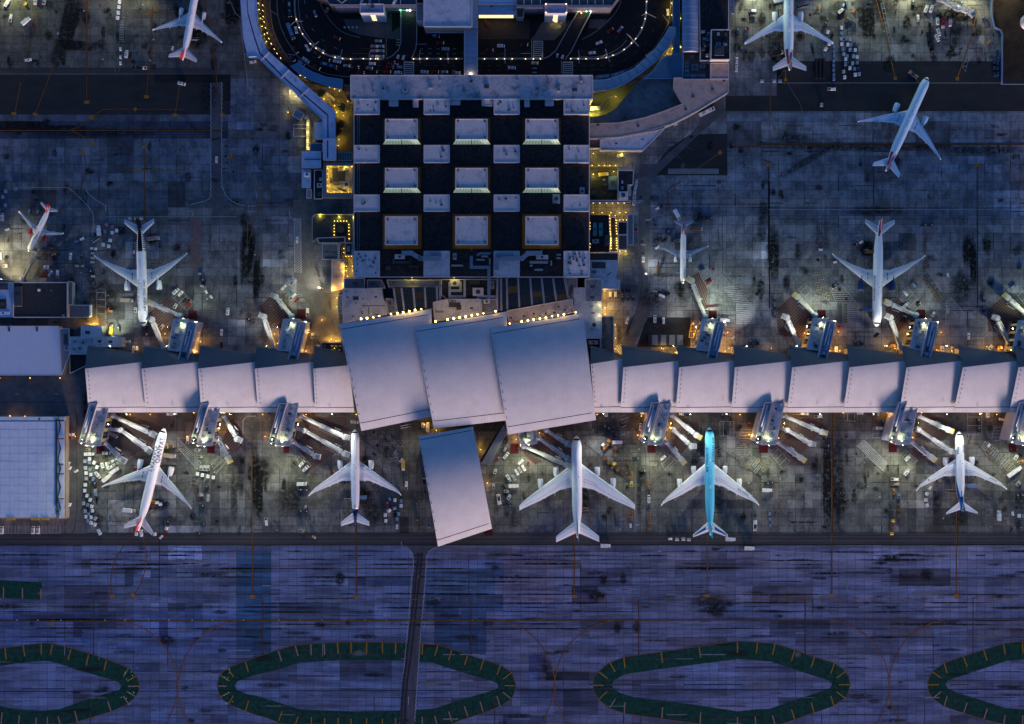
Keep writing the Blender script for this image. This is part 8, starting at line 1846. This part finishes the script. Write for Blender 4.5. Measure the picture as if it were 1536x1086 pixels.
vs('c2','''van:w 590 355 97 white van at the nose of the navy tailed jet
van:w 278 604 45 upper white van of two in the slanted bays
van:w 298 632 45 lower white van of two in the slanted bays
truck:w 278 725 90 white truck left of the navy tailed jet wing tip
unit:k 262 760 90 black rack below that truck, left one
unit:k 298 762 90 black rack below that truck, right one
unit:k 262 885 90 black racks lower down, left one
unit:k 298 888 90 black racks lower down, right one
unit:t 275 1005 90 tan rack near the service road
cart:s 300 862 0 silver cart above the lower black racks
pickup:w 62 950 172 white pickup alone on the stained stand
tug:t 346 1043 120 tan tug on the service road
truck:y 882 616 180 yellow and dark truck by the slanted line
pickup:w 900 735 5 white pickup with dark bed by the navy tailed jet
car:k 1008 714 0 dark car beside the detached hall roof
hilift:b 632 803 270 blue topped loader at the navy tailed jet rear
loader:s 552 820 90 grey belt loader at the navy tailed jet rear left
unit:r 790 846 0 red unit amid the blue containers
tug:w 868 586 40 white tug at the end of the dolly group
loader:w 895 381 80 white slim machine at the foot of the west hall
pusher:w 1455 818 172 white tow tractor east of the detached hall
van:b 1495 512 30 blue and white van by the slanted corridor
van:w 1498 556 40 white van by the slanted corridor
unit:w 1433 650 20 white unit east of the detached hall
unit:s 1422 740 0 grey unit east of the detached hall
unit:r 1448 575 40 red unit by the slanted corridor
van:w 1512 690 150 white van in the corner bays east of the detached hall
unit:k 1515 855 90 black unit east of the tow tractor
unit:w 1515 805 30 white unit right of the tow tractor
unit:s 1500 770 90 grey unit above the tow tractor
tug:r 455 655 60 red tug under the navy tailed jet wing
tug:w 845 985 0 tug shining a beam south of the blue containers
unit:n 968 950 0 brown machine on the curved track lines
unit:s 1000 372 0 striped panel beside the west hall foot
truck:s 1030 385 0 grey truck between the halls' feet''')
U('c2')
cl(('dolly:n','dolly:t','dolly:s'),'762,418,20 750,445,10 748,470,80 752,490,80 775,488,80 795,448,-30 800,490,40 822,472,-40 812,512,40 838,492,-40 840,535,40 858,512,-40 815,582,80 838,575,80 850,558,40 862,535,-40 835,548,40 868,562,40','dolly {} from the top in the scattered group by the navy tailed nose','scattered dollies')
cl(('uld:b','uld:w'),'803,815,-40 833,822 870,828 800,883,50 832,870,70 775,912,10 778,945,5 870,855 845,935 855,905','blue grey container {} from the top behind the navy tailed wing','containers behind the wing')
vs('c3','''truck:w 630 476 90 white truck right of the orange containers
uld:w 545 490 45 white container among the orange ones
uld:o 578 468 65 upper orange container by the white truck
uld:o 553 510 45 lower orange container by the white truck
uld:n 570 492 45 brown container between the orange ones
uld:y 612 604 45 bright yellow container in the brown dolly yard
unit:y 715 726 0 yellow unit at the tip of the dolly yard
unit:k 556 388 0 large black rack near the small crossing, left
unit:k 580 400 0 large black rack near the small crossing, right
truck:k 603 418 162 black truck beside the black racks
van:w 770 385 8 white van west of the sky blue jet gatehouse
car:w 905 570 50 white car in the slanted bays by the sky blue jet
van:w 565 300 0 white van under the east pier eave
car:w 785 300 90 white car half under the pier eave
car:w 1018 308 95 white car under the eave by the top bridge
car:d 1046 312 95 navy car under the eave by the top bridge
unit:r 1418 370 0 dark red unit east of the sky blue jet nose
pusher:w 1455 976 0 white ring shaped tow machine by the sky blue wing
truck:w 1306 1056 90 white truck on the service road behind the sky blue tail
tug:w 945 1055 90 tug of the train on the service road
van:w 818 815 2 white van on the kerb between the two largest jets
tug:w 710 978 0 white tug under the largest jet wing tip
loader:t 436 875 270 tan belt loader behind the largest jet wing
truck:w 1525 762 90 white truck cut between the right stands
unit:k 1522 722 90 black rack above that cut white truck
truck:w 10 737 90 white truck at the edge of the corner bays
car:w 52 595 48 white car first in the diagonal bays by the largest jet
tug:r 95 602 30 red tug beside the diagonal bays
unit:k 1258 320 0 black rack in the pier bay, left
unit:k 1300 320 0 black rack in the pier bay, right
unit:k 745 572 90 dark low box on the middle lane
unit:k 785 645 90 dark low box lower on the middle lane
truck:w 1420 1110 90 second white truck farther along the service road''')
U('d3');V('truck:w',532,69,90,'white truck alone on the service road south of the largest jet')
U('c3')
cl(('car:w','car:s'),'70,630,150 47,642,150 28,655,150 10,688,150','parked car {} from the top in the diagonal bays by the largest jet','diagonal bays')
cl('uld:s','987,1057,90 1025,1055,90 1058,1058,100','container {} from the left in the train on the service road','service road train','x')
cl(('dolly:n','uld:n'),'555,575,40 578,598,40 625,580,60 648,602,60 600,628,40 630,640,40 663,632 690,568 692,602 703,635 712,660 685,660 665,657 703,686 650,500,90 617,508,90 617,530,90 617,552,90','brown dolly {} from the top in the yard under the largest wing','brown dolly yard')
cl('dolly:o','820,712,90 820,745,90 820,900 820,928 824,958 826,995 690,915 690,942 715,888 714,915 712,942','orange dolly {} from the top along the kerb between the largest jets','orange dollies at the kerb')
cl('dolly:n','20,918 18,942 20,965','brown dolly {} from the top at the taxi stand west of the largest jet','dollies west of the largest jet')
cl(('dolly:t','dolly:s','dolly:n'),' '.join('%d,%d,40'%(1418+26*k-18*i,562+14*k+22*i)for k in range(5)for i in range(3)),'striped dolly {} from the top in the pen east of the sky blue jet','striped dollies east of the sky blue jet')
vs('c4','''tug:w 968 750 40 tug leading three carts by the blue striped jet wing
unit:r 1010 708 90 red unit under the blue striped jet wing
loader:t 1090 767 90 tan belt loader at the blue striped jet rear
hilift:b 1196 733 270 pale blue loader at the blue striped jet right side
truck:w 1378 915 0 long white truck right of the blue striped tail
van:w 828 655 36 white van driving past the middle south stand
pickup:w 757 698 90 upper white pickup of two on the stand line
pickup:t 757 726 90 lower cream pickup of two on the stand line
unit:o 750 770 0 orange unit below the two pickups
unit:b 780 797 0 blue unit below the two pickups
van:w 835 568 45 white van in the slanted bays left of the striped jet
van:w 667 393 97 white van west of the lavender gatehouse wall
unit:d 680 356 30 navy unit above the white van by the gatehouse
pickup:w 300 322 90 white pickup right of the empty dark stand bridges
car:w 550 302 90 white car in the eave bays, left
car:b 632 300 0 blue car in the eave bays, middle
car:s 657 300 0 silver car in the eave bays, right
car:w 222 306 90 white car under the eave by the empty stand
van:w 1312 305 0 white van in the bright eave bay at right
car:w 1400 341 100 white car in the orange light at right
unit:k 1260 352 0 black container in the eave bay, upper
unit:k 1260 400 0 black container in the eave bay, lower
unit:r 470 442 70 red unit on the empty dark stand
truck:w 1456 662 55 left white truck at the end of the dolly pen
truck:w 1487 640 55 right white truck at the end of the dolly pen
unit:w 1482 566 30 white unit beside the dolly pen
tug:w 1320 496 40 white tug at the head of the dolly pen
unit:k 15 716 90 black rack at the sky blue stand line
unit:k 1490 800 0 black rack at the far right line, upper left
unit:k 1520 800 0 black rack at the far right line, upper right
unit:k 1500 985 90 black rack at the far right line, lowest
tug:w 1463 905 0 white tug at the far right line
uld:b 1525 918 0 blue container at the far right line
uld:w 1500 915 0 white container at the far right line
unit:s 1495 722 40 grey unit at the far right line, top
unit:o 1512 592 60 orange unit by the right edge
unit:k 345 455 0 dark box by the yellow bridge end
unit:k 350 497 90 dark box below the yellow bridge end''')
U('c4')
cl('uld:w','948,785,15 942,822 950,852,-20','white cart {} from the top behind the tug by the striped jet','carts behind the tug')
cl(('dolly:n','uld:n'),'742,848 782,848 742,880 778,880 742,915 780,915 738,985 772,950','brown dolly {} from the top in the column of the middle south stand','middle stand column')
cl('uld:y','745,945,90 737,1022,90','yellow container {} from the top in the middle stand column','yellow containers')
cl(('dolly:t','dolly:s','dolly:n'),' '.join('%d,%d,40'%(1335+24*k-16*i,505+18*k+20*i)for k in range(6)for i in range(3)),'striped dolly {} from the top in the pen right of the striped jet','striped dollies right of the striped jet')
cl('dolly:n','1490,850 1520,850 1485,945 1510,955 1490,830 1520,828','brown dolly {} from the top at the far right line','dollies at the far right')
cl('cart:b','8,905 10,935 12,975','blue cart {} from the top at the sky blue stand line','carts at the sky blue line')
U('c2');c=Q(1430,500);b=thing('covered_corridor','slanting grey covered corridor between the detached and east halls','corridor',(c.x,c.y,0))
P=qp([(1488,368),(1500,430),(1395,620),(1350,600),(1440,440)],8);MB().prism(xy(qp([(1484,372),(1502,425),(1398,618),(1352,598)],8)),0,8).build('wall',M('corridor_metal',(.22,.20,.23),.6,var=.12),b)
for k in range(5):m=MB();u=k/4;m.beam(Q(*lerp((1484,376),(1500,420),u),8.02),Q(*lerp((1354,600),(1396,618),u),8.02),.25,.3);m.build('roof_rib',STEEL,b)
m=MB();m.prism(xy(qp([(1470,372),(1484,372),(1352,598),(1340,588)],6)),0,6);m.build('side_roof',WALLD,b);edge_lamp(b,Q(1345,520,5),500,(1,.6,.1));edge_lamp(b,Q(1385,720,4),250,(1,.5,.1))
for t,L in(('c2',((1080,405,1.2),(1010,370,.8),(255,330,1.2),(40,310,.5),(300,310,.7),(600,310,.3))),('c3',((970,290,1.3),(775,320,.9),(1365,310,.8),(1420,430,1.0),(510,310,.4))),('c4',((110,285,.9),(450,300,.6),(715,300,1.2),(920,300,.8),(1280,305,.7),(1370,310,.9),(1450,290,.6),(740,470,.5),(200,305,.6))),('c1',((670,285,1.2),(780,310,.8),(900,310,.7),(1160,300,.6),(1340,300,1.0),(150,320,.3),(60,318,.3))),('b4',((20,1000,.5),(370,1015,1.2),(430,1015,1.0),(700,985,1.0),(760,1000,1.2),(800,1020,1.0),(1010,1010,.7),(1100,1015,1.0),(1310,990,1.0),(1400,1000,1.4),(1450,1010,1.0))),('b3',((895,1000,.6),(985,1025,.6),(1250,960,.8),(1300,1000,.7),(1230,1010,.6),(1085,850,.5))),('b1',((970,1015,1.2),(1180,1020,.9),(820,990,.4),(1200,960,.8),(1160,870,.5))),('b2',((110,1015,1.2),(130,970,.8),(300,900,.7),(270,940,.6),(450,945,1.0)))):
 U(t)
 zone={'c1':'along the south foot of the west pier','c2':'at the south foot of the west hall','c3':'along the south foot of the east hall','c4':'along the south foot of the east pier','b4':'along the north foot of the east pier','b3':'north of the pier near the long bridge','b1':'along the north foot of the west pier','b2':'north of the pier beside the west hall'}[t]
 for i,(x,y,e)in enumerate(sorted(L)):edge_lamp(thing('wall_light','warm light, %s from the left, %s'%(nth(i+1),zone),'light',Q(x,y,5),'warm lights at the pier foot'),Q(x,y,5),SODIUM*.7*e,(1,.52,.12))
for nm,side,L in(('eave_floodlights',1,((190,222,715,.9),(262,232,720,.9),(498,525,715,1.1),(560,545,715,.8),(742,700,740,.5),(905,890,735,1.2),(830,850,735,.7),(1035,1050,715,1.1),(1090,1085,725,.9),(1420,1430,710,1.0),(1470,1455,715,.8),(345,335,720,.5),(1310,1310,720,.5),(1230,1215,720,.35),(640,610,720,.45))),('north_floodlights',-1,((165,195,410,.8),(250,225,400,.7),(1330,1318,400,.7),(1420,1340,400,.5),(1010,1023,385,.7),(1120,1100,440,.6),(400,360,440,.6),(1195,1170,430,.5)))):
 for i,(x,ax,ay,e)in enumerate(sorted(L)):p=W(x,621 if side>0 else 519,17);rf=thing('eave_light','floodlight, %s from the left on the %s of the piers'%(nth(i+1),'south eaves' if side>0 else 'north edge'),'floodlight',p,nm.replace('_',' '));floodlight(rf,p,W(ax,ay,3),20000*e,(.97,.98,.88),75,FLOOD,.5)
def flood_mast(label,x,y,aim,en,col=(1,.9,.5),h=11,cone=125):
 p=Q(x,y);r=thing('flood_mast',label,'light mast',p);m=MB();m.cyl(p.x,p.y,0,.35,h,8,.2);m.build('pole',STEEL,r);m=MB();m.box(p.x,p.y,h-.3,2.4,.3,.3);m.build('cross_arm',STEEL,r);A=Q(*aim);floodlight(r,(p.x,p.y,h+.4),(A.x,A.y,0),en*.4,col,cone,M('mast_lens',(1,.95,.8),.3,var=0,emit=(1,.9,.6),power=2))
U('b1');flood_mast('flood mast at the left picture edge by the small jet',-40,470,(130,440),60000,(1,.86,.42));flood_mast('added flood mast by the charcoal roof',40,590,(170,430),20000,(1,.84,.45));flood_mast('added flood mast above the white pen near the pier',700,930,(700,760),22000,(.9,1,.6))  # charcoal roof and white pen masts are added for their light
U('a1');flood_mast('flood mast at the upper left corner',60,-70,(130,60),30000,(.95,1,.5));flood_mast('flood mast above the top edge between upper left stands',700,-90,(640,90),16000,(.95,.95,.7));flood_mast('flood mast above the top edge near the red fin',860,-40,(850,40),8000,(.95,1,.5))
U('a3');flood_mast('flood mast beside the top right jet on the pier roof side',1420,-60,(1500,160),34000,(.9,1,.66))
U('a4');flood_mast('flood mast over the container yard top edge',420,-90,(430,110),38000,(.9,1,.66));flood_mast('flood mast over the red truck stand',850,-90,(800,110),42000,(.95,1,.62));flood_mast('flood mast at the curved bridge',1180,-90,(1150,120),40000,(.95,1,.6));flood_mast('flood mast at the top right corner over bare earth',1420,-60,(1440,120),12000,(1,.9,.5))
U('b2');flood_mast('added flood mast by the orange wall lamps west of the halls',400,640,(260,560),24000,(1,.9,.65));U('b3');flood_mast('added flood mast beside the slanted grid, east',1150,770,(1290,640),16000,(.8,1,.8))  # both masts added only to light these stands
U('a4');fw=thing('boundary_fence','blue capped fence between the stand and bare earth','fence',Q(1395,250));m=MB();L=[(1330,-20),(1332,80),(1350,165),(1388,185),(1398,210),(1396,500)]
for a,b_ in zip(L,L[1:]):m.beam(Q(*a),Q(*b_),.9,2.0)
m.build('panel',M('fence_blue',(.16,.22,.34),.6,var=.15),fw)
dome=None
U('a4');p=Q(1555,135);d=thing('radome','white round tank top at the right picture edge','tank',p);m=MB();m.cyl(p.x,p.y,0,5.5,6,24);m.build('tank_wall',WHITE,d);m=MB();m.cyl(p.x,p.y,6,5.5,1.6,24,1.0);m.build('tank_roof',ROOFW,d)
U('px');rc=random.Random(77)
for nm,mt,n in(('scattered_cones',pm('o'),150),('scattered_chocks',pm('k'),420),('scattered_hoses',RUBBER,90),('scattered_bits',pm('s'),170)):
 m=MB()
 for i in range(n):
  if rc.random()<.55:x,y=rc.uniform(125,1536),rc.uniform(622,797)
  else:x,y=rc.choice((rc.uniform(0,430),rc.uniform(960,1536))),rc.choice((rc.uniform(330,515),rc.uniform(330,515),rc.uniform(0,92)))
  p=W(x,y)
  if nm=='scattered_hoses':a=rc.uniform(0,6.3);m.tube([(p.x+k*1.1*math.cos(a)+rc.uniform(-.5,.5),p.y+k*1.1*math.sin(a)+rc.uniform(-.5,.5),.14)for k in range(6)],.09,4)
  elif nm=='scattered_cones':m.cyl(p.x,p.y,.04,.32,.8,6,.06)
  else:s_=rc.uniform(.3,.9);m.box(p.x,p.y,.04,s_,s_*rc.uniform(.4,1.6),s_*.6,rc.uniform(0,3))
 o=m.build(nm,mt);o['kind']='stuff'
U('b3');flood_mast('added flood mast west of the slim red tailed jet',790,560,(960,420),15000,(.95,1,.85));  # mast added to brighten the dim slim jet
U('px');bpy.context.view_layer.update()
dups=[l for l,g in LABELS.items()if len(g)>1 and None in g]
if dups:print('DUPLICATE LABELS',dups)
